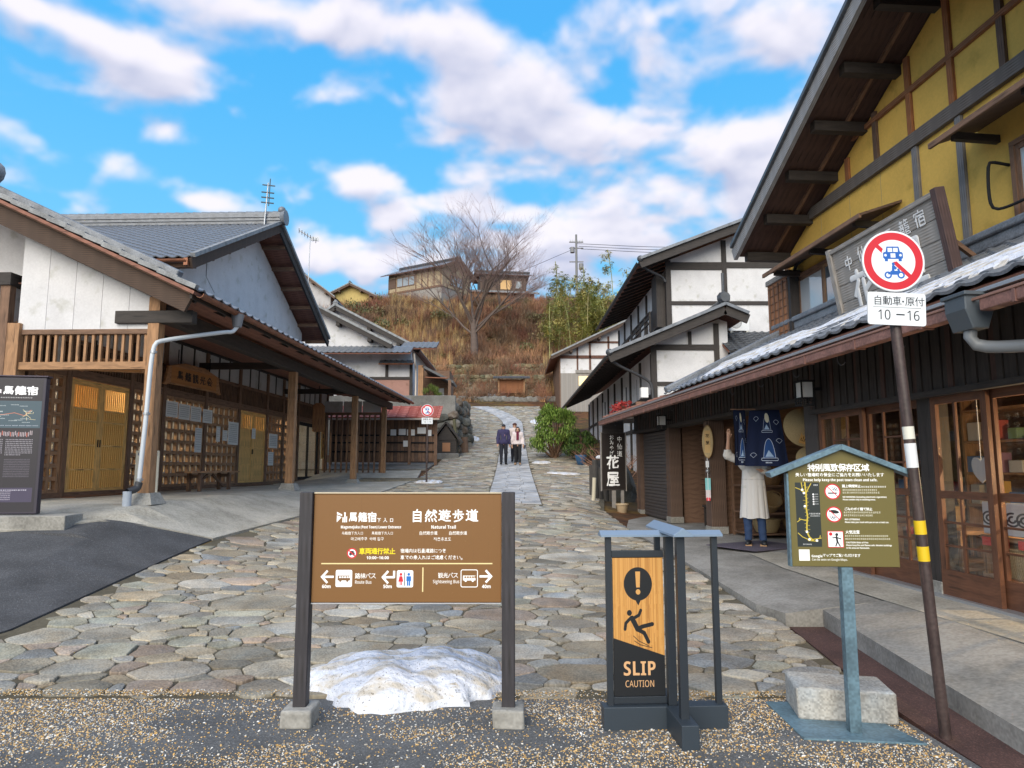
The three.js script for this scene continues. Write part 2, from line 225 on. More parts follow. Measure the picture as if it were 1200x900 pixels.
// ---------------------------------------------------------------- lettering: strokes of the characters on the signs, on a 100 x 100 square
const WALK = [[10, 10, 20, 20], [6, 36, 22, 36, 20, 66], [4, 84, 22, 74, 60, 90, 96, 90]], SOIL = [[4, 36, 36, 36], [20, 10, 20, 78], [2, 82, 38, 74]], MAN = [[28, 4, 8, 46], [22, 30, 22, 96]];
const GL = {
  馬: [[22, 8, 22, 58], [22, 8, 78, 8], [22, 25, 74, 25], [22, 42, 74, 42], [50, 8, 50, 58], [22, 58, 84, 58, 80, 90, 70, 86], [14, 70, 10, 88], [32, 70, 34, 84], [46, 68, 50, 82], [60, 66, 66, 78]],
  籠: [[22, 4, 14, 18], [20, 10, 44, 10], [30, 12, 34, 20], [62, 4, 54, 18], [60, 10, 88, 10], [70, 12, 74, 20], [28, 24, 28, 30], [10, 30, 46, 30], [18, 34, 22, 44], [38, 34, 34, 44], [6, 46, 48, 46], [14, 54, 12, 96], [14, 54, 42, 54, 42, 94], [14, 68, 42, 68], [14, 80, 42, 80], [54, 28, 90, 28], [58, 28, 58, 42, 88, 42], [56, 54, 90, 54, 90, 66, 58, 66], [58, 66, 56, 92, 94, 92, 94, 82], [66, 79, 88, 79]],
  宿: [[50, 2, 50, 12], [10, 26, 10, 14, 90, 14, 90, 26], [28, 26, 12, 56], [22, 44, 22, 96], [38, 32, 92, 32], [64, 32, 58, 44], [44, 46, 44, 94], [44, 46, 88, 46, 88, 94], [44, 68, 88, 68], [44, 92, 88, 92]],
  下: [[8, 12, 92, 12], [48, 12, 48, 96], [52, 36, 76, 54]], 入: [[38, 8, 50, 10, 46, 50, 10, 94], [48, 36, 62, 68, 92, 94]], 口: [[20, 18, 20, 88], [20, 18, 80, 18, 80, 88], [20, 84, 80, 84]],
  自: [[50, 2, 42, 18], [20, 20, 20, 96], [20, 20, 80, 20, 80, 96], [20, 44, 80, 44], [20, 68, 80, 68], [20, 92, 80, 92]],
  然: [[30, 6, 8, 46], [20, 20, 46, 20, 36, 44, 8, 66], [24, 30, 34, 38], [50, 24, 96, 24], [72, 6, 70, 36, 48, 62], [72, 30, 94, 62], [84, 8, 92, 16], [14, 76, 8, 94], [34, 76, 38, 92], [58, 76, 64, 92], [80, 74, 94, 94]],
  遊: [...WALK, [40, 6, 40, 14], [26, 18, 56, 18], [38, 18, 36, 50, 26, 72], [36, 36, 52, 36, 50, 68, 42, 66], [66, 6, 58, 26], [62, 16, 94, 16], [64, 32, 88, 32, 76, 44], [76, 44, 76, 72, 68, 70], [58, 54, 96, 54]],
  歩: [[50, 4, 50, 38], [50, 18, 78, 18], [28, 14, 28, 38], [8, 38, 92, 38], [50, 44, 50, 70], [30, 50, 22, 66], [70, 50, 84, 62], [84, 66, 60, 86, 20, 96]],
  道: [...WALK, [48, 4, 54, 14], [78, 4, 70, 14], [34, 18, 94, 18], [62, 18, 58, 32], [44, 32, 44, 78], [44, 32, 84, 32, 84, 78], [44, 46, 84, 46], [44, 61, 84, 61], [44, 76, 84, 76]],
  車: [[14, 14, 86, 14], [22, 28, 22, 66], [22, 28, 78, 28, 78, 66], [22, 46, 78, 46], [22, 65, 78, 65], [6, 82, 94, 82], [50, 4, 50, 98]],
  両: [[8, 10, 92, 10], [14, 30, 14, 96], [14, 30, 86, 30, 86, 94, 78, 94], [50, 10, 50, 74], [30, 46, 30, 74, 70, 74], [70, 46, 70, 74]],
  通: [...WALK, [40, 8, 86, 8, 66, 20], [56, 12, 68, 22], [40, 26, 40, 80], [40, 26, 88, 26, 88, 78, 80, 78], [40, 43, 88, 43], [40, 60, 88, 60], [64, 26, 64, 80]],
  行: [[28, 4, 10, 26], [32, 26, 8, 56], [22, 44, 22, 96], [46, 14, 90, 14], [40, 42, 96, 42], [72, 42, 72, 94, 60, 92]],
  禁: [[6, 18, 46, 18], [26, 4, 26, 50], [26, 20, 6, 44], [28, 20, 44, 36], [54, 18, 94, 18], [74, 4, 74, 50], [74, 20, 54, 44], [74, 20, 96, 42], [26, 58, 74, 58], [8, 70, 92, 70], [50, 70, 50, 96], [28, 78, 14, 92], [70, 78, 86, 92]],
  止: [[50, 8, 50, 90], [50, 44, 86, 44], [24, 40, 24, 90], [6, 90, 94, 90]],
  場: [...SOIL, [48, 8, 48, 40], [48, 8, 86, 8, 86, 40], [48, 24, 86, 24], [48, 40, 86, 40], [40, 52, 96, 52], [56, 54, 42, 78], [52, 64, 92, 64, 88, 94, 80, 92], [66, 66, 52, 92], [80, 66, 66, 94]],
  内: [[14, 24, 14, 96], [14, 24, 86, 24, 86, 94, 76, 94], [50, 4, 50, 44, 26, 74], [50, 46, 74, 70]], 石: [[8, 12, 92, 12], [44, 12, 8, 62], [32, 48, 32, 94], [32, 48, 84, 48, 84, 94], [32, 90, 84, 90]],
  畳: [[28, 6, 72, 6, 72, 44, 28, 44, 28, 6], [50, 6, 50, 44], [28, 25, 72, 25], [8, 64, 8, 54, 92, 54, 92, 64], [30, 64, 30, 92], [30, 64, 70, 64, 70, 92], [30, 78, 70, 78], [6, 94, 94, 94]],
  路: [[10, 10, 10, 38, 40, 38, 40, 10, 10, 10], [26, 38, 26, 86], [26, 60, 42, 60], [12, 54, 12, 88], [6, 92, 46, 82], [66, 4, 48, 34], [60, 16, 88, 16, 76, 38, 46, 58], [60, 28, 92, 56], [56, 62, 56, 94], [56, 62, 86, 62, 86, 94], [56, 90, 86, 90]],
  線: [[26, 4, 10, 24, 26, 34], [38, 20, 10, 46], [8, 48, 42, 46], [26, 48, 26, 96], [12, 60, 6, 80], [38, 60, 44, 74], [70, 4, 64, 14], [54, 16, 54, 46], [54, 16, 90, 16, 90, 46], [54, 30, 90, 30], [54, 46, 90, 46], [72, 46, 72, 94, 64, 92], [48, 58, 64, 58, 46, 84], [92, 54, 78, 64], [74, 56, 96, 86]],
  観: [[18, 2, 8, 22], [14, 12, 46, 12], [6, 26, 50, 26], [24, 28, 10, 54], [16, 44, 16, 96], [16, 46, 46, 46], [16, 62, 44, 62], [16, 78, 44, 78], [16, 94, 48, 94], [32, 36, 32, 94], [58, 8, 58, 64], [58, 8, 88, 8, 88, 64], [58, 26, 88, 26], [58, 44, 88, 44], [58, 62, 88, 62], [66, 64, 62, 80, 50, 96], [78, 64, 78, 92, 96, 92, 96, 82]],
  光: [[50, 4, 50, 44], [22, 12, 32, 32], [80, 10, 68, 32], [6, 46, 94, 46], [38, 48, 34, 74, 10, 94], [62, 48, 62, 90, 92, 90, 94, 76]],
  動: [[46, 2, 10, 10], [4, 22, 56, 22], [30, 6, 30, 84], [10, 34, 10, 60, 50, 60, 50, 34, 10, 34], [10, 47, 50, 47], [8, 72, 54, 72], [4, 88, 58, 86], [62, 28, 94, 28, 90, 92, 80, 90], [76, 6, 74, 50, 60, 94]],
  原: [[12, 10, 94, 10], [16, 10, 14, 60, 4, 94], [60, 12, 52, 24], [34, 26, 34, 62], [34, 26, 82, 26, 82, 62], [34, 44, 82, 44], [34, 60, 82, 60], [58, 62, 58, 96, 48, 94], [40, 70, 26, 90], [74, 70, 90, 88]],
  付: [...MAN, [36, 32, 96, 32], [76, 6, 76, 94, 62, 92], [48, 48, 58, 66]],
  特: [[12, 14, 8, 36], [8, 28, 42, 28], [26, 4, 26, 96], [4, 62, 42, 52], [54, 20, 90, 20], [72, 4, 72, 38], [46, 38, 96, 38], [46, 58, 96, 58], [80, 42, 80, 94, 70, 92], [54, 66, 62, 80]],
  別: [[10, 10, 10, 40, 46, 40, 46, 10, 10, 10], [6, 54, 50, 54, 46, 94, 38, 92], [28, 42, 24, 70, 6, 94], [66, 14, 66, 66], [88, 4, 88, 94, 78, 92]],
  風: [[16, 8, 14, 60, 4, 94], [16, 8, 82, 8, 84, 80, 94, 94, 96, 80], [64, 18, 34, 24], [32, 36, 32, 62, 68, 62, 68, 36, 32, 36], [50, 22, 50, 84], [28, 86, 70, 80], [62, 70, 74, 88]],
  致: [[4, 10, 50, 10], [26, 12, 10, 36, 46, 32], [38, 20, 48, 38], [8, 56, 48, 56], [28, 38, 28, 84], [4, 90, 52, 82], [66, 4, 54, 36], [60, 24, 96, 24], [84, 24, 76, 64, 50, 94], [60, 36, 74, 70, 96, 94]],
  保: [...MAN, [40, 8, 40, 38, 88, 38, 88, 8, 40, 8], [34, 52, 96, 52], [64, 38, 64, 98], [62, 54, 36, 86], [66, 54, 94, 84]],
  存: [[6, 18, 94, 18], [42, 4, 26, 44, 4, 66], [20, 40, 20, 96], [42, 36, 84, 36, 64, 50], [64, 50, 64, 94, 52, 92], [34, 62, 96, 62]],
  区: [[8, 8, 92, 8], [12, 8, 12, 92, 94, 92], [76, 20, 28, 80], [30, 26, 76, 78]],
  域: [...SOIL, [40, 24, 96, 24], [74, 4, 78, 50, 92, 90, 96, 74], [88, 40, 60, 94], [46, 40, 46, 60, 66, 60, 66, 40, 46, 40], [38, 80, 68, 72], [84, 8, 92, 16]],
  花: [[4, 16, 96, 16], [32, 4, 32, 28], [68, 4, 68, 28], [32, 30, 6, 66], [22, 48, 22, 96], [90, 40, 54, 60], [54, 32, 54, 88, 92, 88, 94, 74]],
  屋: [[14, 8, 86, 8, 86, 28, 14, 28], [14, 8, 14, 56, 4, 94], [26, 40, 90, 40], [54, 40, 34, 56, 76, 54], [70, 46, 84, 60], [32, 72, 88, 72], [58, 58, 58, 92], [20, 92, 98, 92]],
  中: [[16, 24, 16, 60], [16, 24, 84, 24, 84, 60], [16, 58, 84, 58], [50, 4, 50, 98]], 山: [[50, 6, 50, 88], [14, 40, 14, 90, 86, 90], [86, 40, 86, 90]], 仙: [...MAN, [66, 8, 66, 86], [44, 36, 44, 88, 90, 88], [90, 36, 90, 88]],
  会: [[50, 2, 6, 48], [50, 2, 94, 48], [30, 46, 70, 46], [10, 62, 90, 62], [44, 62, 24, 90, 78, 86], [64, 76, 84, 96]],
  美: [[30, 2, 36, 12], [70, 2, 62, 12], [14, 16, 86, 16], [22, 30, 78, 30], [8, 44, 92, 44], [50, 16, 50, 58], [6, 60, 94, 60], [50, 58, 40, 80, 8, 96], [54, 64, 92, 96]],
  町: [[6, 14, 6, 80, 48, 80, 48, 14, 6, 14], [27, 14, 27, 80], [6, 46, 48, 46], [54, 16, 98, 16], [78, 16, 78, 92, 64, 90]], 全: [[50, 2, 6, 44], [50, 2, 94, 44], [24, 46, 76, 46], [26, 68, 74, 68], [10, 92, 90, 92], [50, 46, 50, 92]],
  協: [[4, 32, 34, 32], [19, 6, 19, 96], [46, 18, 86, 18, 82, 44], [64, 4, 44, 46], [36, 58, 62, 58, 58, 92], [48, 48, 34, 94], [68, 58, 96, 58, 92, 92], [80, 48, 68, 94]], 力: [[12, 30, 84, 30, 78, 92, 62, 88], [44, 6, 42, 40, 12, 94]],
  願: [[4, 10, 48, 10], [10, 10, 4, 94], [14, 24, 44, 24, 44, 50, 14, 50, 14, 24], [28, 50, 28, 90], [56, 10, 98, 10], [60, 24, 60, 74, 92, 74, 92, 24, 60, 24], [60, 48, 92, 48], [66, 76, 54, 94], [84, 76, 96, 94]],
  乗: [[70, 4, 26, 12], [8, 28, 92, 28], [28, 18, 28, 56], [72, 18, 72, 56], [6, 54, 94, 54], [50, 8, 50, 98], [48, 56, 10, 88], [52, 56, 92, 88]], 遠: [...WALK, [44, 12, 86, 12], [65, 2, 65, 24], [36, 25, 94, 25], [46, 34, 84, 34, 84, 48, 46, 48, 46, 34], [64, 48, 40, 70], [66, 50, 66, 76], [68, 54, 92, 76]],
  慮: [[50, 2, 50, 16], [52, 9, 80, 9], [14, 18, 90, 18, 86, 28], [16, 18, 14, 60, 4, 94], [28, 30, 76, 26], [32, 38, 32, 60, 78, 60, 78, 38, 32, 38], [32, 49, 78, 49], [24, 72, 16, 88], [38, 70, 42, 92, 72, 92, 74, 80], [54, 68, 60, 78], [80, 70, 92, 86]],
  上: [[48, 8, 48, 90], [48, 40, 82, 40], [6, 90, 94, 90]], 火: [[50, 6, 46, 54, 10, 94], [50, 46, 92, 94], [20, 32, 28, 54], [82, 28, 68, 52]], 気: [[30, 4, 12, 34], [24, 16, 88, 16], [26, 28, 80, 28], [14, 42, 76, 42, 82, 88, 96, 94, 96, 80], [24, 54, 60, 94], [62, 52, 22, 96]],
  注: [[14, 8, 24, 18], [8, 32, 20, 42], [8, 90, 26, 60], [60, 4, 68, 14], [36, 24, 94, 24], [42, 54, 90, 54], [32, 90, 98, 90], [65, 24, 65, 90]], 意: [[50, 0, 50, 10], [14, 10, 86, 10], [34, 14, 38, 24], [66, 14, 62, 24], [6, 26, 94, 26], [28, 34, 72, 34, 72, 62, 28, 62, 28, 34], [28, 48, 72, 48], [18, 70, 10, 90], [34, 70, 38, 92, 72, 92, 74, 80], [50, 66, 56, 78], [80, 68, 92, 84]],
  喫: [[6, 20, 6, 70, 28, 70, 28, 20, 6, 20], [36, 14, 66, 14], [51, 4, 51, 46], [38, 28, 64, 28], [34, 46, 66, 42], [70, 12, 94, 12, 90, 46], [80, 12, 68, 46], [34, 62, 98, 62], [66, 50, 62, 74, 36, 96], [68, 64, 96, 96]],
  煙: [[24, 6, 22, 56, 6, 92], [24, 54, 40, 84], [8, 24, 12, 44], [42, 20, 36, 40], [48, 12, 96, 12], [54, 24, 54, 48, 92, 48, 92, 24, 54, 24], [66, 12, 66, 48], [80, 12, 80, 48], [52, 64, 94, 64], [73, 50, 73, 92], [46, 92, 98, 92]],
  捨: [[6, 24, 40, 24], [24, 4, 24, 92, 14, 88], [4, 60, 40, 50], [70, 2, 44, 36], [70, 2, 98, 36], [54, 40, 88, 40], [71, 26, 71, 60], [48, 58, 96, 58], [54, 70, 54, 94, 90, 94, 90, 70, 54, 70]],
  方: [[50, 4, 50, 18], [8, 22, 92, 22], [40, 22, 36, 60, 10, 94], [36, 48, 78, 48, 72, 92, 58, 88]], 马: [[20, 14, 74, 14, 70, 46], [26, 28, 22, 50, 84, 50, 80, 92, 66, 88], [8, 70, 64, 70]],
  覧: [[12, 6, 12, 34], [12, 6, 44, 6], [12, 20, 40, 20], [12, 34, 46, 34], [28, 6, 28, 34], [60, 2, 52, 24], [56, 14, 94, 14], [26, 42, 26, 74], [26, 42, 76, 42, 76, 74], [26, 53, 76, 53], [26, 64, 76, 64], [26, 74, 76, 74], [40, 76, 36, 90, 10, 98], [60, 76, 60, 94, 94, 94, 94, 84]],
  の: [[52, 20, 32, 80, 14, 62, 22, 28, 58, 14, 88, 38, 84, 66, 62, 88]], は: [[14, 10, 12, 90], [34, 34, 92, 34], [70, 10, 70, 72, 50, 88, 38, 76, 56, 66, 92, 84]], に: [[16, 10, 14, 90], [42, 26, 86, 26], [40, 70, 52, 84, 90, 80]], つ: [[8, 34, 60, 24, 90, 46, 80, 74, 46, 88]],
  き: [[16, 24, 80, 18], [14, 42, 84, 36], [40, 6, 70, 60, 34, 56, 26, 76, 44, 90, 72, 90]], で: [[8, 20, 90, 16, 54, 36, 48, 66, 84, 90], [70, 34, 78, 46], [84, 28, 92, 40]], く: [[66, 6, 26, 48, 70, 94]], だ: [[10, 24, 56, 22], [38, 6, 14, 90], [52, 46, 84, 44], [50, 72, 60, 88, 90, 86], [76, 10, 82, 22], [88, 6, 94, 18]],
  さ: [[12, 30, 84, 22], [40, 4, 70, 58, 32, 54, 24, 76, 46, 92, 74, 90]], い: [[14, 18, 18, 70, 32, 84], [70, 22, 88, 64]], れ: [[24, 6, 24, 94], [6, 30, 38, 28, 6, 76], [38, 40, 62, 24, 68, 40, 64, 84, 94, 80]], ご: [[24, 24, 72, 22], [18, 66, 34, 86, 84, 84], [76, 8, 82, 20], [88, 4, 94, 16]],
  バ: [[32, 26, 8, 86], [54, 24, 90, 86], [72, 8, 80, 20], [86, 4, 94, 16]], ス: [[16, 14, 80, 14, 50, 60, 8, 92], [52, 54, 90, 90]], お: [[10, 28, 62, 26], [34, 6, 34, 84, 14, 80, 18, 64, 70, 48, 90, 68, 66, 90], [76, 14, 92, 28]], み: [[14, 16, 54, 14, 24, 80, 10, 66, 36, 50, 94, 74], [82, 34, 70, 94]],
  や: [[8, 48, 60, 24, 88, 34, 80, 56, 62, 54], [26, 18, 50, 94], [52, 6, 62, 20]], け: [[14, 10, 12, 90], [38, 34, 94, 34], [72, 8, 70, 60, 52, 94]], げ: [[14, 10, 12, 90], [34, 34, 80, 34], [62, 8, 60, 60, 44, 94], [80, 8, 84, 18], [92, 4, 96, 14]], し: [[30, 6, 28, 70, 44, 90, 84, 72]],
  を: [[14, 18, 78, 16], [46, 4, 18, 54, 50, 40, 52, 66], [86, 36, 40, 66, 44, 88, 84, 90]], た: [[8, 26, 56, 24], [36, 6, 12, 90], [54, 44, 88, 42], [52, 70, 60, 88, 92, 86]], ま: [[16, 20, 86, 20], [16, 40, 84, 40], [52, 4, 52, 80, 32, 92, 20, 80, 40, 70, 88, 88]], す: [[6, 22, 94, 22], [58, 4, 58, 62, 40, 70, 36, 52, 58, 48, 56, 78, 36, 96]],
  マ: [[10, 18, 88, 18, 48, 66], [30, 50, 60, 84]], ッ: [[20, 40, 26, 58], [44, 36, 50, 54], [80, 36, 72, 70, 40, 92]], プ: [[10, 20, 74, 20, 64, 62, 26, 92], [86, 6, 92, 12, 86, 18, 80, 12, 86, 6]], ポ: [[8, 34, 88, 34], [48, 12, 48, 92], [28, 50, 12, 76], [68, 50, 86, 76], [84, 8, 92, 16, 84, 22, 76, 16, 84, 8]], イ: [[78, 10, 12, 56], [52, 34, 52, 94]], て: [[8, 20, 90, 16, 54, 36, 48, 66, 84, 90]],
  자: [[6, 16, 52, 16], [30, 16, 8, 60], [30, 30, 54, 60], [74, 4, 74, 96], [74, 46, 94, 46]], 연: [[28, 8, 44, 24, 28, 40, 12, 24, 28, 8], [50, 18, 74, 18], [50, 32, 74, 32], [74, 4, 74, 58], [20, 62, 20, 90, 84, 90]], 유: [[50, 4, 72, 18, 50, 34, 28, 18, 50, 4], [8, 52, 92, 52], [36, 52, 36, 92], [64, 52, 64, 92]],
  보: [[28, 6, 28, 44, 72, 44, 72, 6], [28, 24, 72, 24], [50, 44, 50, 80], [8, 84, 92, 84]], 도: [[76, 10, 26, 10, 26, 44, 76, 44], [50, 46, 50, 80], [8, 84, 92, 84]], 마: [[8, 16, 46, 16, 46, 70, 8, 70, 8, 16], [70, 4, 70, 96], [70, 46, 92, 46]], 고: [[18, 14, 78, 14, 76, 50], [46, 50, 46, 80], [8, 84, 92, 84]], 메: [[6, 20, 38, 20, 38, 68, 6, 68, 6, 20], [40, 44, 62, 44], [62, 8, 62, 92], [84, 4, 84, 96]],
  주: [[22, 8, 78, 8], [50, 8, 24, 38], [50, 16, 76, 38], [8, 54, 92, 54], [50, 54, 50, 96]], 쿠: [[20, 8, 78, 8, 74, 46], [22, 26, 76, 26], [8, 56, 92, 56], [50, 56, 50, 96]], 아: [[28, 16, 48, 44, 28, 72, 8, 44, 28, 16], [70, 4, 70, 96], [70, 46, 92, 46]], 래: [[8, 14, 42, 14, 42, 40, 8, 40, 8, 70, 42, 70], [60, 8, 60, 92], [60, 46, 82, 46], [82, 4, 82, 96]], 입: [[28, 6, 46, 24, 28, 42, 10, 24, 28, 6], [76, 4, 76, 48], [22, 54, 22, 94, 78, 94, 78, 54], [22, 74, 78, 74]], 구: [[20, 8, 78, 8, 74, 46], [8, 56, 92, 56], [50, 56, 50, 96]],
};
function canvas(w, h, bg) { const c = document.createElement('canvas'); c.width = w; c.height = h; const x = c.getContext('2d'); if (bg) { x.fillStyle = bg; x.fillRect(0, 0, w, h); } x.lineJoin = 'round'; return [c, x]; }
function text(x, str, px, py, size, { w = .1, color = '#fff', adv = 1, sx = 1, vertical = false, brush = false, font = 'sans-serif', align = 'left' } = {}) {
  x.strokeStyle = x.fillStyle = color; x.lineCap = brush ? 'round' : 'square';
  if (align === 'center') { let t = 0; for (const ch of str) t += GL[ch] ? size * adv * sx : size * .52; px -= t / 2; }
  for (const ch of str) {
    const g = GL[ch];
    if (g) {
      for (const s of g) {
        const n = s.length / 2;
        if (brush) for (let i = 0; i < n - 1; i++) for (let k = 0; k < 6; k++) {     // a brush thickens where it lands
          const f0 = (i + k / 6) / (n - 1), f1 = (i + (k + 1) / 6) / (n - 1), a = k / 6, b = (k + 1) / 6;
          x.lineWidth = size * w * (1.25 - .65 * f0 + .25 * Math.sin(f0 * 9)); x.beginPath();
          x.moveTo(px + lerp(s[i * 2], s[i * 2 + 2], a) * size * sx / 100, py + lerp(s[i * 2 + 1], s[i * 2 + 3], a) * size / 100); x.lineTo(px + lerp(s[i * 2], s[i * 2 + 2], b) * size * sx / 100, py + lerp(s[i * 2 + 1], s[i * 2 + 3], b) * size / 100); x.stroke();
        } else {
          x.lineWidth = size * w * (g.length > 12 ? .8 : 1); x.beginPath();
          for (let i = 0; i < n; i++) { const X = px + s[i * 2] * size * sx / 100, Y = py + s[i * 2 + 1] * size / 100; i ? x.lineTo(X, Y) : x.moveTo(X, Y); }
          x.stroke();
        }
      }
    } else if (ch !== ' ') { x.font = `bold ${size}px ${font}`; x.fillText(ch, px, py + size * .86); }
    if (vertical) py += size * adv; else px += ch === ' ' ? size * .5 : (g ? size * adv * sx : size * .56);
  }
  return px;
}
function latin(x, str, px, py, size, color = '#fff', width, weight = 'bold', align = 'left') { x.fillStyle = color; x.font = `${weight} ${size}px sans-serif`; x.textAlign = align; x.textBaseline = 'alphabetic'; width ? x.fillText(str, px, py, width) : x.fillText(str, px, py); x.textAlign = 'left'; }
function smallPrint(x, px, py, w, size, color) { x.fillStyle = color; let q = px; while (q < px + w) { const l = size * rr(.5, .8); x.fillRect(q, py + size * rr(0, .2), l, size * .16); x.fillRect(q + l * rr(.1, .5), py, size * .14, size * .8); x.fillRect(q, py + size * rr(.5, .7), l, size * .16); q += size * .95; } }
function printed(c, rough = .55, more = {}) { const t = new THREE.CanvasTexture(c); t.colorSpace = THREE.SRGBColorSpace; t.anisotropy = 8; return new THREE.MeshStandardMaterial({ map: t, roughness: rough, ...more }); }
function weather(x, w, h, k) { for (let i = 0; i < 260; i++) { x.fillStyle = `rgba(${rnd() < .5 ? '255,245,225' : '30,22,14'},${rr(.03, .13) * k})`; const s = rr(1, 4); x.fillRect(rr(0, w), rr(0, h), s * rr(.5, 3), s); } for (let i = 0; i < 26; i++) { x.strokeStyle = `rgba(235,225,205,${rr(.03, .12) * k})`; x.lineWidth = rr(.6, 1.6); const a = rr(0, w), b = rr(0, h); x.beginPath(); x.moveTo(a, b); x.lineTo(a + rr(-60, 60), b + rr(-20, 60)); x.stroke(); } for (let i = 0; i < 40; i++) { x.fillStyle = `rgba(60,48,30,${rr(.015, .05) * k})`; x.fillRect(rr(0, w), rr(0, h * .5), rr(2, 9), rr(h * .1, h * .5)); } }
const face = (w, h) => new THREE.PlaneGeometry(w, h);
// ---------------------------------------------------------------- the lie of the land: height of the street and the hill (d = metres ahead)
const HD = [-60, 4.6, 6.3, 8.8, 10.3, 13.5, 17.5, 22, 25, 29.6, 40, 51, 58];
const HX = [[-9, [0, .25, .55, .86, .99, .99, .99, .99, 1.05, 1.64, 3.1, 5.05, 6.7]], [-5.4, [0, .03, .2, .76, .99, .99, .99, .99, 1.05, 1.64, 3.1, 5.05, 6.7]], [-4.37, [0, 0, .12, .38, .5, .68, .9, .99, 1.05, 1.63, 3.1, 5.05, 6.7]], [-3.41, [0, 0, .1, .3, .4, .58, .84, .99, 1.1, 1.63, 3.1, 5.05, 6.7]],
  [0, [0, 0, .06, .17, .26, .45, .70, 1.0, 1.22, 1.62, 3.1, 5.05, 6.7]], [1.5, [0, 0, .05, .15, .22, .4, .64, .97, 1.2, 1.62, 3.1, 5.05, 6.7]], [2.5, [0, 0, .05, .16, .19, .25, .42, .86, 1.14, 1.6, 3.1, 5.05, 6.7]], [3.2, [0, 0, .02, .06, .08, .12, .3, .8, 1.1, 1.6, 3.1, 5.05, 6.7]], [9, [0, 0, .02, .06, .08, .12, .3, .8, 1.1, 1.6, 3.1, 5.05, 6.7]]];
function hermite(tab, d) {
  let i = 1; while (i < HD.length - 1 && d > HD[i]) i++;
  return lerp(tab[i - 1], tab[i], clamp((d - HD[i - 1]) / (HD[i] - HD[i - 1])));
}
function H(x, d) {
  let i = 1; while (i < HX.length - 1 && x > HX[i][0]) i++;
  const [xa, ta] = HX[i - 1], [xb, tb] = HX[i], t = clamp((x - xa) / (xb - xa));
  const s = (q) => lerp(hermite(ta, q), hermite(tb, q), t);
  return d > 5 ? (s(Math.max(d - .7, 4.6)) + 2 * s(d) + s(d + .7)) / 4 : s(d);
}
const HILL = [[58, 6.7], [60, 7.2], [62.5, 7.6], [64, 8.6], [68, 11], [72, 13.6], [78, 17.4], [84, 21], [88, 22.6], [96, 23.6], [130, 24], [200, 18], [600, 10], [1500, 0]];
function land(x, d) {
  if (d <= 57) return H(x, d) - .06;
  let h = interp(HILL, d) + (fbm(x * .12 + 50, d * .12, 4) - .5) * 2.2 * sstep(60, 72, d) * (1 - sstep(84, 90, d) * .6);
  h += sstep(8, 40, x) * -5 * sstep(64, 80, d) + sstep(-60, -16, -Math.abs(x + 30)) * 0;
  return h - .06;
}
{
  const xs = [], ds = [];
  for (let x = -900; x < -80; x += 120) xs.push(x); for (let x = -80; x < -14; x += 3) xs.push(x); for (let x = -14; x < 14; x += .7) xs.push(x); for (let x = 14; x <= 80; x += 3) xs.push(x); for (let x = 140; x <= 900; x += 120) xs.push(x);
  for (let d = -700; d < -30; d += 110) ds.push(d); for (let d = -30; d < 4; d += 6) ds.push(d); for (let d = 4; d < 56; d += .8) ds.push(d); for (let d = 56; d < 100; d += .9) ds.push(d); for (let d = 100; d < 220; d += 10) ds.push(d); for (let d = 220; d <= 1500; d += 160) ds.push(d);
  const pos = [], idx = [], nx = xs.length;
  for (const d of ds) for (const x of xs) pos.push(x, land(x, d), -d);
  for (let j = 0; j + 1 < ds.length; j++) for (let i = 0; i + 1 < nx; i++) { const a = j * nx + i; idx.push(a, a + 1, a + nx + 1, a, a + nx + 1, a + nx); }
  const soil = tex(512, (u, v) => { const a = fbm(u * 8, v * 8, 5, 8, 4), b = fbm(u * 40, v * 40, 3, 40, 6), g = sstep(.5, .7, fbm(u * 5, v * 5, 4, 5, 9)); const c = .55 + .5 * (a - .5) + .5 * (b - .5); return [c + .04, c * lerp(.8, .95, g), c * lerp(.55, .5, g)]; }, 9);
  struct('hillside_ground', meshOf(pos, idx), new THREE.MeshStandardMaterial({ color: new THREE.Color(.3, .22, .13), roughness: 1, map: soil }));
}
// strips of paving: rows of [d, left x, right x], draped on h(x, d)
function drape(rows, h, nx = 10, lift = 0, skirt = .12) {
  const pos = [], idx = [], dd = [];
  for (let i = 0; i + 1 < rows.length; i++) { const n = Math.max(1, Math.round((rows[i + 1][0] - rows[i][0]) / .8)); for (let k = 0; k < n; k++) dd.push(rows[i].map((v, q) => lerp(v, rows[i + 1][q], k / n))); }
  dd.push(rows[rows.length - 1]);
  for (const [d, a, b] of dd) {
    pos.push(a, h(a, d) + lift - skirt, -d);
    for (let i = 0; i <= nx; i++) { const x = lerp(a, b, i / nx); pos.push(x, h(x, d) + lift, -d); }
    pos.push(b, h(b, d) + lift - skirt, -d);
  }
  const w = nx + 3;
  for (let j = 0; j + 1 < dd.length; j++) for (let i = 0; i < w - 1; i++) { const a = j * w + i; idx.push(a, a + 1, a + w + 1, a, a + w + 1, a + w); }
  const e = (j, s) => { for (let i = 1; i < w - 2; i++) { const a = j * w + i; const p = pos.length / 3; pos.push(pos[a * 3], pos[a * 3 + 1] - skirt, pos[a * 3 + 2], pos[a * 3 + 3], pos[a * 3 + 4] - skirt, pos[a * 3 + 5]); s ? idx.push(a, p, p + 1, a, p + 1, a + 1) : idx.push(a, a + 1, p + 1, a, p + 1, p); } };
  e(0, true); e(dd.length - 1, false);
  return meshOf(pos, idx).toNonIndexed();
}
const fine = (g) => { g.computeVertexNormals(); return g; };
struct('asphalt_road', fine(drape([[-40, -30, 30], [0, -14, 14], [3, -12, 2.45], [4.85, -10, 2.4]], () => 0, 12, .004, .05)), M.asphaltFront);
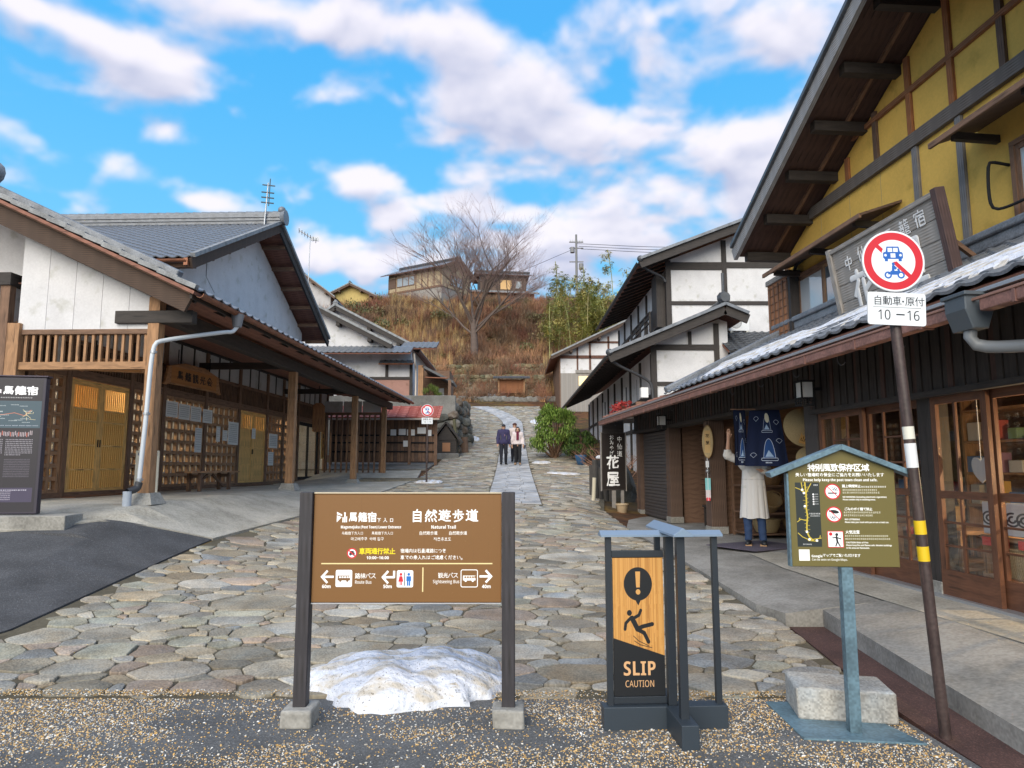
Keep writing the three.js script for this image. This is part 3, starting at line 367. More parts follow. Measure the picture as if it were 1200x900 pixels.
struct('asphalt_lane', fine(drape([[4.86, -14, -4.98], [5.5, -13, -4.62], [6.3, -13, -4.42], [8.7, -13, -4.38], [8.9, -13, -5.85], [8.95, -13, -6.4]].slice(0, 4), (x, d) => H(x, d), 10, 0, .05)), M.asphalt);
struct('asphalt_lane', fine(drape(Array.from({ length: 17 }, (_, i) => { const d = 8.703 + i * .0985; return [d, interp([[8.7, -6.35], [8.8, -6.06], [10.3, -4.43]], d), -4.383]; }), (x, d) => H(x, d), 24, -.001, .05)), M.asphalt);
struct('concrete_apron', fine(drape([[8.55, -14, -6.6], [8.8, -14, -6.0], [9.3, -14, -5.457], [9.8, -14, -4.913], [10.3, -14, -4.37], [13.5, -14, -3.95], [17.5, -14, -3.47], [25, -14, -3.42], [27.6, -14, -3.6]], (x, d) => H(x, d) + .018, 60, 0, .12)), M.apron);
struct('side_lane', fine(drape([[28.1, -16, -3.45], [30.2, -16, -3.3]], (x, d) => H(x, d), 8, .01, .1)), M.concreteDark);
// right-hand forecourt: floor of the shop at 0.30, falling to a kerb along the gutter
const foreH = (x, d) => lerp(interp([[2, .1], [4, .12], [7, .15], [12, .24], [18.5, .29], [23, .3]], d), .3, sstep(2.5, 4, x));
struct('shop_forecourt', fine(drape([[-3, 2.7, 12], [3.4, 2.72, 12], [5.4, 2.87, 12], [6.86, 2.99, 12]], foreH, 12, 0, .25)), M.apronDark);
struct('shop_forecourt', fine(drape([[6.863, 2.63, 12], [7.3, 2.5, 12], [12, 2.46, 12], [18.5, 2.32, 12], [20.5, 2.6, 12]], foreH, 12, -.001, .25)), M.apronDark);
struct('drain_channel', fine(drape([[-3, 2.3, 2.71], [3.2, 2.42, 2.72], [4.9, 2.46, 2.84], [6.855, 2.66, 2.99]], (x, d) => .006 + .02 * sstep(4, 7, d), 4, 0, .05)), M.redStrip);
// pale cement worn patches poured along the shop sill
struct('cement_sill', fine(drape([[3.0, 3.93, 4.62], [6.8, 3.66, 4.2], [9, 3.5, 4.05], [10.4, 3.55, 3.95]].map(([d, a, b]) => [d, a - .12 * fbm(d * 2, 3, 2), b]), foreH, 4, .004, .003)), M.apron);

// ---------------------------------------------------------------- stone paving: fitted field stones, edge to edge
const XL = [[4.86, -5.0], [5.5, -4.62], [6.3, -4.4], [10.3, -4.35], [13.5, -3.93], [17.5, -3.45], [25, -3.4], [30, -3.25], [36, -2.9], [44, -2.7], [50, -3.6], [58, -6.5]];
const XR = [[4.86, 2.42], [5.4, 2.5], [6.85, 2.61], [7.25, 2.48], [12, 2.43], [18.5, 2.28], [22, 2.9], [28, 3.5], [33, 3.0], [44, 2.6], [58, 2.3]];
const pathX = (d) => .05 - 2.0 * Math.pow(Math.max(0, d - 48) / 8, 2), PATHW = .68, PATH0 = 17.1;
struct('paving_bed', fine(drape([[4.852, -5.0, 2.42], ...[5.5, 6.3, 7.3, 10.3, 13.5, 17.5, 22, 28, 33, 44, 50, 58].map((d) => [d, interp(XL, d), interp(XR, d)])], (x, d) => H(x, d) + .012 * (fbm(x * 3, d * 3, 2) - .5), 40, -.013, .03)), M.joint);
{
  const street = new THREE.Group(); street.name = numbered('stone_pavement'); street.userData.kind = 'structure'; scene.add(street);
  const pts = [], cell = .6, hash = new Map(), key = (i, j) => i * 4096 + j;
  const near = (x, d, R, f) => { const a = Math.floor((x - R) / cell), b = Math.floor((x + R) / cell), c = Math.floor((d - R) / cell), e = Math.floor((d + R) / cell); for (let i = a; i <= b; i++) for (let j = c; j <= e; j++) for (const q of hash.get(key(i, j)) || []) f(q); };
  const put = (x, d, r) => { let ok = true; near(x, d, r + .5, (q) => { if (Math.hypot((q.x - x) * .82, (q.d - d) * 1.12) < (q.r + r) * .76) ok = false; }); if (!ok) return; const p = { x, d, r }; pts.push(p); const k = key(Math.floor(x / cell), Math.floor(d / cell)); (hash.get(k) || hash.set(k, []).get(k)).push(p); };
  for (const [r0, r1, n] of [[.26, .36, 60], [.14, .22, 2600], [.09, .14, 26000], [.05, .08, 50000]]) for (let k = 0; k < n; k++) { const d = 4.7 + Math.pow(rnd(), 1.3) * 54, x = rr(-7, 4.2); if (x < interp(XL, d) - .4 || x > interp(XR, d) + .4) continue; put(x, d, rr(r0, r1) * (d > 25 ? 1.12 : 1)); }
  const clip = (poly, nx, nd, c) => { const out = []; for (let i = 0; i < poly.length; i++) { const a = poly[i], b = poly[(i + 1) % poly.length], fa = a[0] * nx + a[1] * nd - c, fb = b[0] * nx + b[1] * nd - c; if (fa <= 0) out.push(a); if ((fa < 0 && fb > 0) || (fa > 0 && fb < 0)) { const t = fa / (fa - fb); out.push([lerp(a[0], b[0], t), lerp(a[1], b[1], t)]); } } return out; };
  const tones = [[.48, .42, .32], [.42, .38, .31], [.52, .44, .32], [.38, .34, .28], [.47, .44, .38], [.39, .39, .375], [.51, .46, .37], [.46, .375, .26], [.46, .36, .28], [.44, .42, .33], [.57, .52, .44], [.34, .305, .24]];
  const stones = [];
  for (const p of pts) {
    if (p.d < 4.86 || p.d > 57.5) continue;
    const l = interp(XL, p.d), r = interp(XR, p.d); if (p.x < l || p.x > r) continue;
    let poly = [[p.x - 1, p.d - 1], [p.x + 1, p.d - 1], [p.x + 1, p.d + 1], [p.x - 1, p.d + 1]];
    near(p.x, p.d, 1.3, (q) => { if (q === p) return; const ax = .67, ad = 1.25, nx = (q.x - p.x) * ax, nd = (q.d - p.d) * ad, L = Math.hypot(nx, nd); const c = (q.x * q.x * ax + q.d * q.d * ad - q.r * q.r * 1.5 - (p.x * p.x * ax + p.d * p.d * ad - p.r * p.r * 1.5)) / 2; poly = clip(poly, nx / L, nd / L, c / L - .0065); });
    poly = clip(poly, 0, -1, -4.865);
    const sl = (tab) => (interp(tab, p.d + .3) - interp(tab, p.d - .3)) / .6, kl = sl(XL), kr = sl(XR);
    poly = clip(poly, -1, kl, -(l - kl * p.d) - .01); poly = clip(poly, 1, -kr, (r - kr * p.d) - .012);
    if (p.d > PATH0 - .5) { const px = pathX(p.d); if (Math.abs(p.x - px) < PATHW && p.d > PATH0) continue; if (p.d > PATH0 - .1 || Math.abs(p.x - px) > PATHW) poly = p.x < px ? clip(poly, 1, 0, px - PATHW - .015) : clip(poly, -1, 0, -(px + PATHW) - .015); else poly = clip(poly, 0, 1, PATH0 - .02); }
    if (poly.length < 3) continue;
    let area = 0; for (let i = 0; i < poly.length; i++) { const a = poly[i], b = poly[(i + 1) % poly.length]; area += a[0] * b[1] - b[0] * a[1]; } area = Math.abs(area) / 2; if (area < .005) continue;
    // worn corners, ragged edge
    let q = []; for (let i = 0; i < poly.length; i++) { const a = poly[i], b = poly[(i + 1) % poly.length], L = Math.hypot(b[0] - a[0], b[1] - a[1]); if (L < .02) { q.push([(a[0] + b[0]) / 2, (a[1] + b[1]) / 2]); continue; } const t = Math.min(.3, rr(.008, .035) / L); q.push([lerp(a[0], b[0], t), lerp(a[1], b[1], t)]); if (L > .22) { const m = rr(.4, .6), k = rr(-.02, .008) / L; q.push([lerp(a[0], b[0], m) - (b[1] - a[1]) * -k, lerp(a[1], b[1], m) - (b[0] - a[0]) * k]); } q.push([lerp(a[0], b[0], 1 - t), lerp(a[1], b[1], 1 - t)]); }
    stones.push({ q, x: p.x, d: p.d, area });
  }
  const geo = ({ q, x, d }) => {
    const n = q.length, pos = [], nrm = [], uvs = [], col = [], idx = [], up = rr(-.006, .012), tx = rr(-.03, .03), td = rr(-.03, .03), dome = rr(-.002, .006);
    const t = tones[Math.floor(rnd() * tones.length)], b = rr(.72, 1.22), c = t.map((v) => v * b), mo = rr(0, 10), an = rr(0, 6.28), ca = Math.cos(an), sa = Math.sin(an);
    const P = (qx, qd, s, drop) => { const X = lerp(x, qx, s), D = lerp(d, qd, s); pos.push(X, H(X, D) + up + (X - x) * tx + (D - d) * td + dome * (1 - s * s) + (s > .1 && s < .9 ? (fbm(X * 7 + mo, D * 7, 2) - .5) * .012 : 0) - drop, -D); const k = .92 + .16 * fbm(X * 9 + mo, D * 9, 2); col.push(c[0] * k, c[1] * k, c[2] * k); uvs.push(X * ca - D * sa + mo, X * sa + D * ca + mo * 1.7); };
    P(x, d, 0, 0); for (const [a, e] of q) P(a, e, .6, 0); for (const [a, e] of q) P(a, e, .975, .002); for (const [a, e] of q) P(a, e, 1, .009); for (const [a, e] of q) P(a, e, 1.0, .06);
    for (let i = 0; i < n; i++) { const j = (i + 1) % n; idx.push(0, 1 + i, 1 + j); for (let r = 0; r < 3; r++) { const o = 1 + r * n; idx.push(o + i, o + n + i, o + n + j, o + i, o + n + j, o + j); } }
    const g = meshOf(pos, idx, uvs); g.setAttribute('color', new THREE.Float32BufferAttribute(col, 3));
    const gg = g.toNonIndexed(); gg.computeVertexNormals(); gg.userData.ready = true; return gg;
  };
  const sm = new THREE.MeshStandardMaterial({ vertexColors: true, roughness: .85, map: T.stone, bumpMap: Bm.stone, bumpScale: .016 });
  stones.sort((a, b) => b.area / (b.d ** 3) - a.area / (a.d ** 3));
  const rest = [];
  stones.forEach((s, i) => { if (i < 300) part(street, i ? 'paving_stone_' + String(i).padStart(3, '0') : 'paving_stone', geo(s), sm); else rest.push(geo(s)); });
  stuff(street, 'small_paving_stones', (() => { const g = mergeGeometries(rest); g.userData.ready = true; return g; })(), sm);
  console.log('stones', stones.length);
}
// path of sawn granite slabs up the middle of the street
{
  const path = new THREE.Group(); path.name = numbered('slab_path'); path.userData.kind = 'structure'; scene.add(path);
  const gm = [[.6, .6, .61], [.55, .555, .57], [.63, .625, .63]].map((c) => mat(c, .85, 'stone', .003)); let k = 0;
  for (let d = PATH0, row = 0; d < 57; row++) {
    const len = (d > 40 ? .72 : .45) * rr(.9, 1.1), xc0 = pathX(d), xc1 = pathX(d + len), cuts = [-PATHW, -PATHW + 2 * PATHW * (.33 + rr(-.07, .07)), -PATHW + 2 * PATHW * (.67 + rr(-.07, .07)), PATHW];
    for (let i = 0; i < 3; i++) {
      const a = cuts[i] + .007, b = cuts[i + 1] - .007, d0 = d + .006, d1 = d + len - .006, up = rr(.006, .016);
      const c = [[xc0 + a, d0], [xc0 + b, d0], [xc1 + b, d1], [xc1 + a, d1]], pos = [];
      for (const [x, e] of c) pos.push(x, H(x, e) - .06, -e); for (const [x, e] of c) pos.push(x, H(x, e) + up - .006, -e); const mx = (xc0 + xc1 + a + b) / 2 - 0, me = (d0 + d1) / 2; for (const [x, e] of c) { const X = lerp((c[0][0] + c[2][0]) / 2, x, .965), E = lerp(me, e, .965); pos.push(X, H(X, E) + up, -E); }
      const idx = []; for (let q = 0; q < 4; q++) { const r = (q + 1) % 4; idx.push(q, r, 4 + r, q, 4 + r, 4 + q, 4 + q, 4 + r, 8 + r, 4 + q, 8 + r, 8 + q); } idx.push(8, 9, 10, 8, 10, 11);
      const g = meshOf(pos, idx).toNonIndexed(); g.computeVertexNormals();
      part(path, k ? 'paving_slab_' + String(k).padStart(3, '0') : 'paving_slab', g, gm[Math.floor(rnd() * 3)]); k++;
    }
    d += len;
  }
  console.log('slabs', k);
}
// grit strewn on the wet asphalt in front
{
  const g = new THREE.IcosahedronGeometry(1, 0); const n = 46000;
  const im = new THREE.InstancedMesh(g, new THREE.MeshStandardMaterial({ roughness: .85 }), n); im.name = 'road_grit'; im.userData.kind = 'stuff'; tag(im, 'tan and white grit strewn over the grey asphalt road', 'grit');
  const m = new THREE.Matrix4(), q = new THREE.Quaternion(), e = new THREE.Euler(), cols = [[.62, .37, .12], [.58, .38, .16], [.66, .44, .2], [.74, .68, .58], [.78, .76, .72], [.5, .34, .17], [.44, .4, .34]]; let k = 0, guard = 0;
  while (k < n && guard++ < 900000) {
    const x = rr(-4.4, 3.1), d = rr(2.6, 4.98), w = sstep(.4, .62, fbm(x * 1.6 + 5, d * 2.6 + 9, 4)) * .8 + .14 + .5 * sstep(4.3, 4.75, d) * fbm(x * 3, 4, 2) + .25 * sstep(1.2, 2.2, x);
    if (rnd() > w || (x > 2.38)) continue;
    if (Math.abs(x + .75) < .62 && d > 4.68) continue;
    const s = rr(.0022, .0056) * (rnd() < .05 ? 1.6 : 1); e.set(rr(-.5, .5), rr(0, 6.3), rr(-.5, .5)); q.setFromEuler(e);
    m.compose(V(x, .004 + s * .35 + (d > 4.86 ? H(x, d) + .003 : 0), -d), q, V(s * rr(1, 1.7), s * .62, s * rr(.7, 1.1))); im.setMatrixAt(k, m);
    const c = cols[Math.floor(Math.pow(rnd(), 1.1) * cols.length)], b = rr(.75, 1.15); im.setColorAt(k, new THREE.Color(c[0] * b, c[1] * b, c[2] * b)); k++;
  }
  im.count = k; im.castShadow = im.receiveShadow = true; scene.add(im);
}
// snow left lying
const snowShape = 1;
function snowPatch(label, cx, cd, rx, rz, h, lobes, lift = .004) {
  const g = grid(64, 22, (u, v) => {
    const a = u * Math.PI * 2, r = v, k = 1 + .26 * (fbm(Math.cos(a) * lobes + 9 + cx, Math.sin(a) * lobes + cd, 4) - .5) * 2;
    const x = cx + Math.cos(a) * rx * r * k, d = cd + Math.sin(a) * rz * r * k;
    const y = h * Math.pow(Math.max(0, 1 - r ** 2.6), .62) * (.75 + .5 * fbm(x * 2.3 + 4, d * 2.3 + 1, 3)) + h * .5 * (fbm(x * 6, d * 6, 4) - .5) * (1 - r ** 4);
    return [x, H(x, d) + lift + (r > .995 ? -.02 : Math.max(y, 0)), -d];
  });
  return single('snow_patch', mergeVertices(g), M.snow, label, 'snow', undefined);
}
snowPatch('mound of dirty melting snow under the brown direction sign', -.74, 5.16, .72, .58, .16, 4.5);
snowPatch('oval of snow at the foot of the far round traffic sign', -2.75, 23, .5, .5, .06, 1.2, .02);
snowPatch('thin streak of snow on the stone street right of the slab path', 1.95, 26.2, .62, .34, .035, 1.6, .02);
snowPatch('pale snow sheet beside the green shrub', 1.3, 30.2, .42, .4, .04, 1.1, .03);
snowPatch('snow heap against the stone retaining wall', -2.3, 40, .45, .9, .12, 1.2, .02);
snowPatch('snow strip at the top of the street by the hedge', 1.9, 49, .6, 1.4, .06, 1.2, .03);
// ---------------------------------------------------------------- brown direction sign
{
  const W = 1.18, Hh = .665, t = thing('direction_sign', 'brown direction sign board with white lettering between two dark wooden posts', 'sign', [-.655, 0, -4.42]);
  const [c, x] = canvas(1536, 866, '#94682f');
  x.fillStyle = '#7d5527'; x.fillRect(0, 0, 1536, 866);
  x.save(); x.scale(1536 / 960, 866 / 530);          // drawn on the board's own 960 x 530 layout
  // emblem: two facing triangles and a figure
  x.fillStyle = '#fff'; x.beginPath(); x.moveTo(115, 85); x.lineTo(142, 98); x.lineTo(142, 106); x.lineTo(115, 98); x.fill(); x.beginPath(); x.moveTo(115, 102); x.lineTo(140, 112); x.lineTo(115, 138); x.fill(); x.fillRect(144, 112, 6, 26); x.fillRect(153, 96, 7, 42); x.fillRect(163, 108, 5, 30); x.beginPath(); x.arc(156, 92, 5, 0, 7); x.fill();
  text(x, '馬籠宿', 176, 88, 48, { w: .13 }); text(x, '下入口', 322, 116, 21, { w: .12, adv: 1.55 });
  latin(x, 'Magomejuku (Post Town) Lower Entrance', 136, 168, 20, '#fff', 312);
  text(x, '马籠宿下方入口', 142, 184, 16, { w: .09 }); text(x, '馬籠宿下方入口', 296, 184, 16, { w: .09 });
  text(x, '마고메주쿠', 190, 212, 17, { w: .1 }); text(x, '아래', 286, 212, 17, { w: .1 }); text(x, '입구', 326, 212, 17, { w: .1 });
  text(x, '自然遊歩道', 498, 74, 62, { w: .12, adv: 1.14 }); latin(x, 'Natural Trail', 666, 170, 23, '#fff', 130, 'bold', 'center');
  text(x, '自然遊歩道', 540, 182, 19, { w: .09 }); text(x, '自然遊歩道', 692, 182, 19, { w: .09 }); text(x, '자연유보도', 616, 213, 18, { w: .1 });
  // no vehicles, 10:00 to 16:00
  x.fillStyle = '#fff'; x.beginPath(); x.arc(198, 292, 26, 0, 7); x.fill(); x.strokeStyle = '#d3242b'; x.lineWidth = 6; x.beginPath(); x.arc(198, 292, 23, 0, 7); x.stroke(); x.fillStyle = '#2a2a30'; x.fillRect(184, 288, 28, 12); x.fillRect(189, 280, 18, 9); x.beginPath(); x.moveTo(182, 278); x.lineTo(214, 306); x.stroke(); x.fillRect(186, 299, 6, 5); x.fillRect(204, 299, 6, 5);
  text(x, '車両通行禁止', 234, 266, 31, { w: .13, color: '#f2dd12' }); latin(x, '10:00~16:00', 272, 321, 21, '#fff', 152);
  text(x, '宿場内は石畳道路につき', 446, 269, 21, { w: .1, adv: 1.02 }); latin(x, '、', 690, 288, 20);
  text(x, '車での乗入れはご遠慮ください', 446, 302, 21, { w: .1, adv: 1.06 }); x.lineWidth = 2; x.strokeStyle = '#fff'; x.beginPath(); x.arc(760, 320, 3.5, 0, 7); x.stroke();
  x.fillStyle = '#efdca0'; x.fillRect(42, 340, 876, 6); x.fillRect(560, 362, 6, 120);
  // arrows, bus, toilet
  const arrow = (ax, ay, s, dir) => { x.strokeStyle = '#fff'; x.lineWidth = 11; x.lineCap = 'butt'; x.beginPath(); x.moveTo(ax + dir * s, ay); x.lineTo(ax + dir * 8, ay); x.stroke(); x.lineJoin = 'miter'; x.beginPath(); x.moveTo(ax + dir * 34, ay - 30); x.lineTo(ax + dir * 6, ay); x.lineTo(ax + dir * 34, ay + 30); x.stroke(); x.lineJoin = 'round'; };
  const bus = (bx0, by0, col, bg) => { x.fillStyle = col; x.fillRect(bx0, by0, 64, 24); x.fillStyle = bg; for (let i = 0; i < 4; i++) x.fillRect(bx0 + 7 + i * 13, by0 + 4, 10, 8); x.fillRect(bx0 + 58, by0 + 2, 6, 10); x.fillStyle = col; x.beginPath(); x.arc(bx0 + 14, by0 + 25, 6, 0, 7); x.arc(bx0 + 50, by0 + 25, 6, 0, 7); x.fill(); };
  const card = (cx, cy, fill) => { x.beginPath(); x.roundRect(cx, cy, 84, 84, 8); if (fill) { x.fillStyle = '#fff'; x.fill(); } else { x.strokeStyle = '#fff'; x.lineWidth = 4; x.stroke(); } };
  arrow(42, 408, 66, 1); latin(x, '60m', 72, 464, 24, '#fff', 46, 'bold', 'center'); card(118, 374, true); bus(128, 402, '#7a5630', '#fff'); text(x, '路線バス', 216, 390, 27, { w: .1 }); latin(x, 'Route Bus', 216, 442, 22, '#fff', 86, 'normal');
  x.strokeStyle = '#fff'; x.lineWidth = 11; x.lineCap = 'butt'; x.beginPath(); x.moveTo(362, 410); x.lineTo(416, 410); x.lineTo(416, 378); x.stroke(); x.beginPath(); x.moveTo(386, 380); x.lineTo(358, 410); x.lineTo(386, 440); x.stroke(); latin(x, '50m', 384, 464, 24, '#fff', 46, 'bold', 'center'); card(430, 376, true);
  x.fillStyle = '#d1222c'; x.beginPath(); x.arc(451, 396, 7, 0, 7); x.fill(); x.beginPath(); x.moveTo(444, 405); x.lineTo(458, 405); x.lineTo(464, 432); x.lineTo(438, 432); x.fill(); x.fillRect(445, 432, 5, 18); x.fillRect(453, 432, 5, 18); x.fillStyle = '#222'; x.fillRect(468, 386, 4, 66); x.fillStyle = '#1c6fc0'; x.beginPath(); x.arc(491, 396, 7, 0, 7); x.fill(); x.fillRect(479, 405, 24, 24); x.fillRect(482, 428, 8, 24); x.fillRect(492, 428, 8, 24);
  text(x, '観光バス', 640, 388, 26, { w: .1 }); latin(x, 'Sightseeing Bus', 614, 440, 22, '#fff', 136, 'normal'); card(758, 374, false); bus(768, 402, '#fff', '#94682f'); arrow(918, 406, 66, -1); latin(x, '40m', 888, 464, 24, '#fff', 46, 'bold', 'center');
  x.restore(); weather(x, 1536, 866, 1);
  const panel = part(t, 'panel', rb(-W / 2, W / 2, .715, .715 + Hh, -.012, .012, .004), mat(hex('#7d5527'), .6));
  const f = pane(t, 'printed_face', face(W - .012, Hh - .012).translate(0, .715 + Hh / 2, .0135), printed(c, .5)); t.remove(f); panel.add(f);
  part(t, 'top_strip', rb(-W / 2, W / 2, 1.381, 1.39, -.02, .02, .003), mat(hex('#c8b79a'), .6)); part(t, 'bottom_strip', rb(-W / 2, W / 2, .706, .714, -.016, .016, .002), M.metal);
  const pm = mat([.05, .044, .05], .6, 'old', .004);
  for (const s of [-1, 1]) { part(t, 'post', rb(s * (W / 2 + .043) - .041, s * (W / 2 + .043) + .041, .05, 1.392, -.04, .04, .006), pm); part(t, 'footing', noisy(new RoundedBoxGeometry(.19, .11, .2, 3, .018).translate(s * (W / 2 + .045), .05, .005), .018, 14), M.concrete, 'chipped concrete footing block'); }
}
// ---------------------------------------------------------------- four-way slip caution sign
{
  const t = thing('caution_sign_stand', 'black four-armed sign stand with a wooden slip caution panel', 'sign', [.965, 0, -4.36], .05);
  const bm = mat([.022, .028, .036], .42), cap = mat([.24, .32, .42], .4, null, 0, { metalness: .3 }), feet = mat([.03, .042, .056], .5);
  for (const a of [0, 1, 2, 3]) {
    const L = a % 2 ? (a === 1 ? .36 : .3) : (a === 0 ? .325 : .425), g = new THREE.Group();
    const arm = part(t, 'foot_arm', rb(.03, L, 0, .135, -.05, .05, .006), feet); arm.rotation.y = [0, Math.PI / 2 + Math.PI, Math.PI, Math.PI / 2][a];
  }
  part(t, 'centre_post', rb(-.026, .026, .12, 1.165, -.026, .026, .004), bm);
  for (const s of [-.375, .285]) part(t, 'post', rb(s - .018, s + .018, .13, 1.125, -.018, .018, .003), bm);
  part(t, 'post', rb(-.018, .018, .13, 1.13, -.29, -.254, .003), bm); part(t, 'post', rb(-.024, .024, .13, 1.15, .22, .268, .003), bm);
  const arms = (L, h, w) => prism([[-w, 0], [w, 0], [w, .012], [0, h], [-w, .012]], -L, L, .002);
  part(t, 'ridge_cap', arms(.378, .036, .052).rotateY(Math.PI / 2).translate(-.05, 1.125, 0), cap); part(t, 'ridge_cap', arms(.33, .05, .058).translate(0, 1.15, 0), cap);
  for (const y of [.162, 1.018]) part(t, 'rail', rb(-.357, -.036, y - .02, y + .02, -.014, .014, .003), bm);
  const [c, x] = canvas(612, 1400); x.fillStyle = '#c9904a'; x.fillRect(0, 0, 612, 1400);
  for (let i = 0; i < 612; i += 9) { x.fillStyle = `rgba(${rnd() < .5 ? '120,72,24' : '232,184,112'},${rr(.05, .3)})`; let y = 0; while (y < 1400) { const h = rr(120, 500); x.fillRect(i, y, 9 + rr(0, 6), h); y += h + rr(5, 120); } }
  x.fillStyle = '#14161a'; x.beginPath(); x.moveTo(0, 820); x.lineTo(612, 1000); x.lineTo(612, 1400); x.lineTo(0, 1400); x.fill();
  x.beginPath(); x.arc(306, 270, 172, 0, 7); x.fill(); x.beginPath(); x.moveTo(262, 420); x.lineTo(306, 492); x.lineTo(346, 420); x.fill();
  x.fillStyle = '#d09b58'; x.beginPath(); x.moveTo(276, 142); x.lineTo(336, 142); x.lineTo(328, 306); x.lineTo(284, 306); x.fill(); x.beginPath(); x.arc(306, 352, 28, 0, 7); x.fill();
  x.strokeStyle = x.fillStyle = '#14161a'; x.lineCap = 'round'; x.lineJoin = 'round'; x.beginPath(); x.arc(196, 566, 30, 0, 7); x.fill();
  const st = (w, ...p) => { x.lineWidth = w; x.beginPath(); for (let i = 0; i < p.length; i += 2) i ? x.lineTo(p[i], p[i + 1]) : x.moveTo(p[i], p[i + 1]); x.stroke(); };
  st(56, 228, 622, 290, 730); st(34, 214, 614, 150, 670, 140, 730); st(34, 250, 618, 310, 590, 334, 540); st(42, 292, 730, 350, 706, 470, 682); st(42, 292, 735, 370, 770, 420, 860); st(7, 240, 800, 300, 850, 420, 900); st(7, 250, 850, 320, 890, 460, 920);
  x.fillStyle = '#d8a878'; x.textAlign = 'center'; x.font = 'bold 196px sans-serif'; x.fillText('SLIP', 306, 1196, 470); x.font = '92px sans-serif'; x.fillText('CAUTION', 306, 1312, 356);
  weather(x, 612, 1400, 1);
  const p = part(t, 'panel', rb(-.352, -.04, .184, .996, -.007, .007, .002), M.black); pane(p, 'printed_face', face(.31, .81).translate(-.196, .59, .0085), printed(c, .5));
}
// ---------------------------------------------------------------- olive notice board with little gable roof
{
  const t = thing('notice_board', 'olive green notice board with blue gabled top on a blue steel post', 'notice board', [2.0, 0, -4.25], -.06);
  const bl = mat([.15, .25, .31], .5, 'tile'), [c, x] = canvas(1024, 1160, '#7b7038');
  x.fillStyle = '#6a6030'; x.fillRect(0, 0, 1024, 1160);
  const k = 1024 / 780, X = (v) => (v - 25) * k, Y = (v) => v * k;     // board layout 780 wide
  text(x, '特別風致保存区域', X(172), Y(108), 74, { w: .13, adv: 1.0 }); text(x, '美しい宿場町の保全にご協力をお願いいたします', X(80), Y(176), 36, { w: .12, adv: 1.08 }); latin(x, 'Please help keep the post town clean and safe.', X(132), Y(238), 36, '#fff', 720);
  x.fillStyle = '#262c2a'; x.fillRect(X(72), Y(248), 178 * k, 474 * k);
  x.strokeStyle = '#c9b13c'; x.lineCap = 'round'; const st = (w, ...p) => { x.lineWidth = w * k; x.beginPath(); for (let i = 0; i < p.length; i += 2) i ? x.lineTo(X(p[i]), Y(p[i + 1])) : x.moveTo(X(p[i]), Y(p[i + 1])); x.stroke(); };
  st(11, 146, 250, 150, 310, 152, 380, 148, 440, 154, 500, 146, 560, 144, 612, 160, 650, 186, 676); st(7, 120, 250, 126, 300, 144, 330); st(7, 190, 256, 170, 290, 150, 330); st(6, 76, 286, 110, 300, 140, 328); st(6, 78, 540, 104, 520, 142, 530); st(6, 92, 520, 96, 512); st(6, 80, 622, 110, 650, 160, 672, 246, 658); st(6, 240, 640, 236, 660); st(6, 150, 676, 220, 682);
  for (let i = 0; i < 26; i++) { const y = 270 + i * 14, s = i % 2 ? 1 : -1; st(3, 150, y, 150 + s * rr(10, 22), y + rr(-6, 6)); }
  x.fillStyle = '#fff'; for (const [a, b] of [[136, 326], [138, 424], [144, 612], [160, 668], [214, 676], [124, 302]]) { x.beginPath(); x.arc(X(a), Y(b), 9 * k, 0, 7); x.fill(); } for (let i = 0; i < 5; i++) { x.beginPath(); x.arc(X(204), Y(336 + i * 18), 7 * k, 0, 7); x.fill(); smallPrint(x, X(216), Y(331 + i * 18), 24 * k, 9 * k, '#ddd'); }
  smallPrint(x, X(170), Y(474), 70 * k, 12 * k, '#fff'); smallPrint(x, X(176), Y(492), 64 * k, 9 * k, '#fff'); smallPrint(x, X(210), Y(262), 32 * k, 12 * k, '#fff'); smallPrint(x, X(112), Y(700), 60 * k, 10 * k, '#fff');
  const disc = (cx, cy, f) => { x.fillStyle = '#fff'; x.beginPath(); x.arc(X(cx), Y(cy), 54 * k, 0, 7); x.fill(); f(); x.strokeStyle = '#d3202c'; x.lineWidth = 9 * k; x.beginPath(); x.arc(X(cx), Y(cy), 54 * k, 0, 7); x.stroke(); x.lineWidth = 6 * k; x.beginPath(); x.moveTo(X(cx - 38), Y(cy - 38)); x.lineTo(X(cx + 38), Y(cy + 38)); x.stroke(); };
  disc(346, 315, () => { x.fillStyle = '#16161a'; x.fillRect(X(312), Y(322), 66 * k, 9 * k); x.strokeStyle = '#556'; x.lineWidth = 3 * k; for (let i = 0; i < 4; i++) { x.beginPath(); x.arc(X(352 + i * 9), Y(292 + (i % 2) * 8), 9 * k, 0, 5); x.stroke(); } });
  disc(348, 484, () => { x.fillStyle = '#16161a'; x.beginPath(); x.ellipse(X(352), Y(464), 34 * k, 13 * k, .15, 0, 7); x.fill(); x.fillRect(X(312), Y(456), 26 * k, 9 * k); x.strokeStyle = '#556'; x.lineWidth = 3 * k; for (let i = 0; i < 4; i++) { x.beginPath(); x.arc(X(328 + i * 9), Y(504 + (i % 2) * 9), 8 * k, 0, 7); x.stroke(); } });
  x.fillStyle = '#fff'; x.fillRect(X(294), Y(608), 112 * k, 116 * k); x.strokeStyle = '#d3202c'; x.lineWidth = 5 * k; x.strokeRect(X(294), Y(608), 112 * k, 116 * k); x.fillStyle = '#d3202c'; x.beginPath(); x.arc(X(316), Y(628), 13 * k, 0, 7); x.fill(); x.fillStyle = x.strokeStyle = '#16161a'; x.beginPath(); x.arc(X(360), Y(632), 11 * k, 0, 7); x.fill(); st(14, 358, 650, 362, 684); x.strokeStyle = '#16161a'; st(14, 358, 650, 362, 684); st(8, 360, 652, 330, 656); st(8, 362, 654, 390, 664); st(9, 362, 684, 350, 714); st(9, 364, 684, 380, 716);
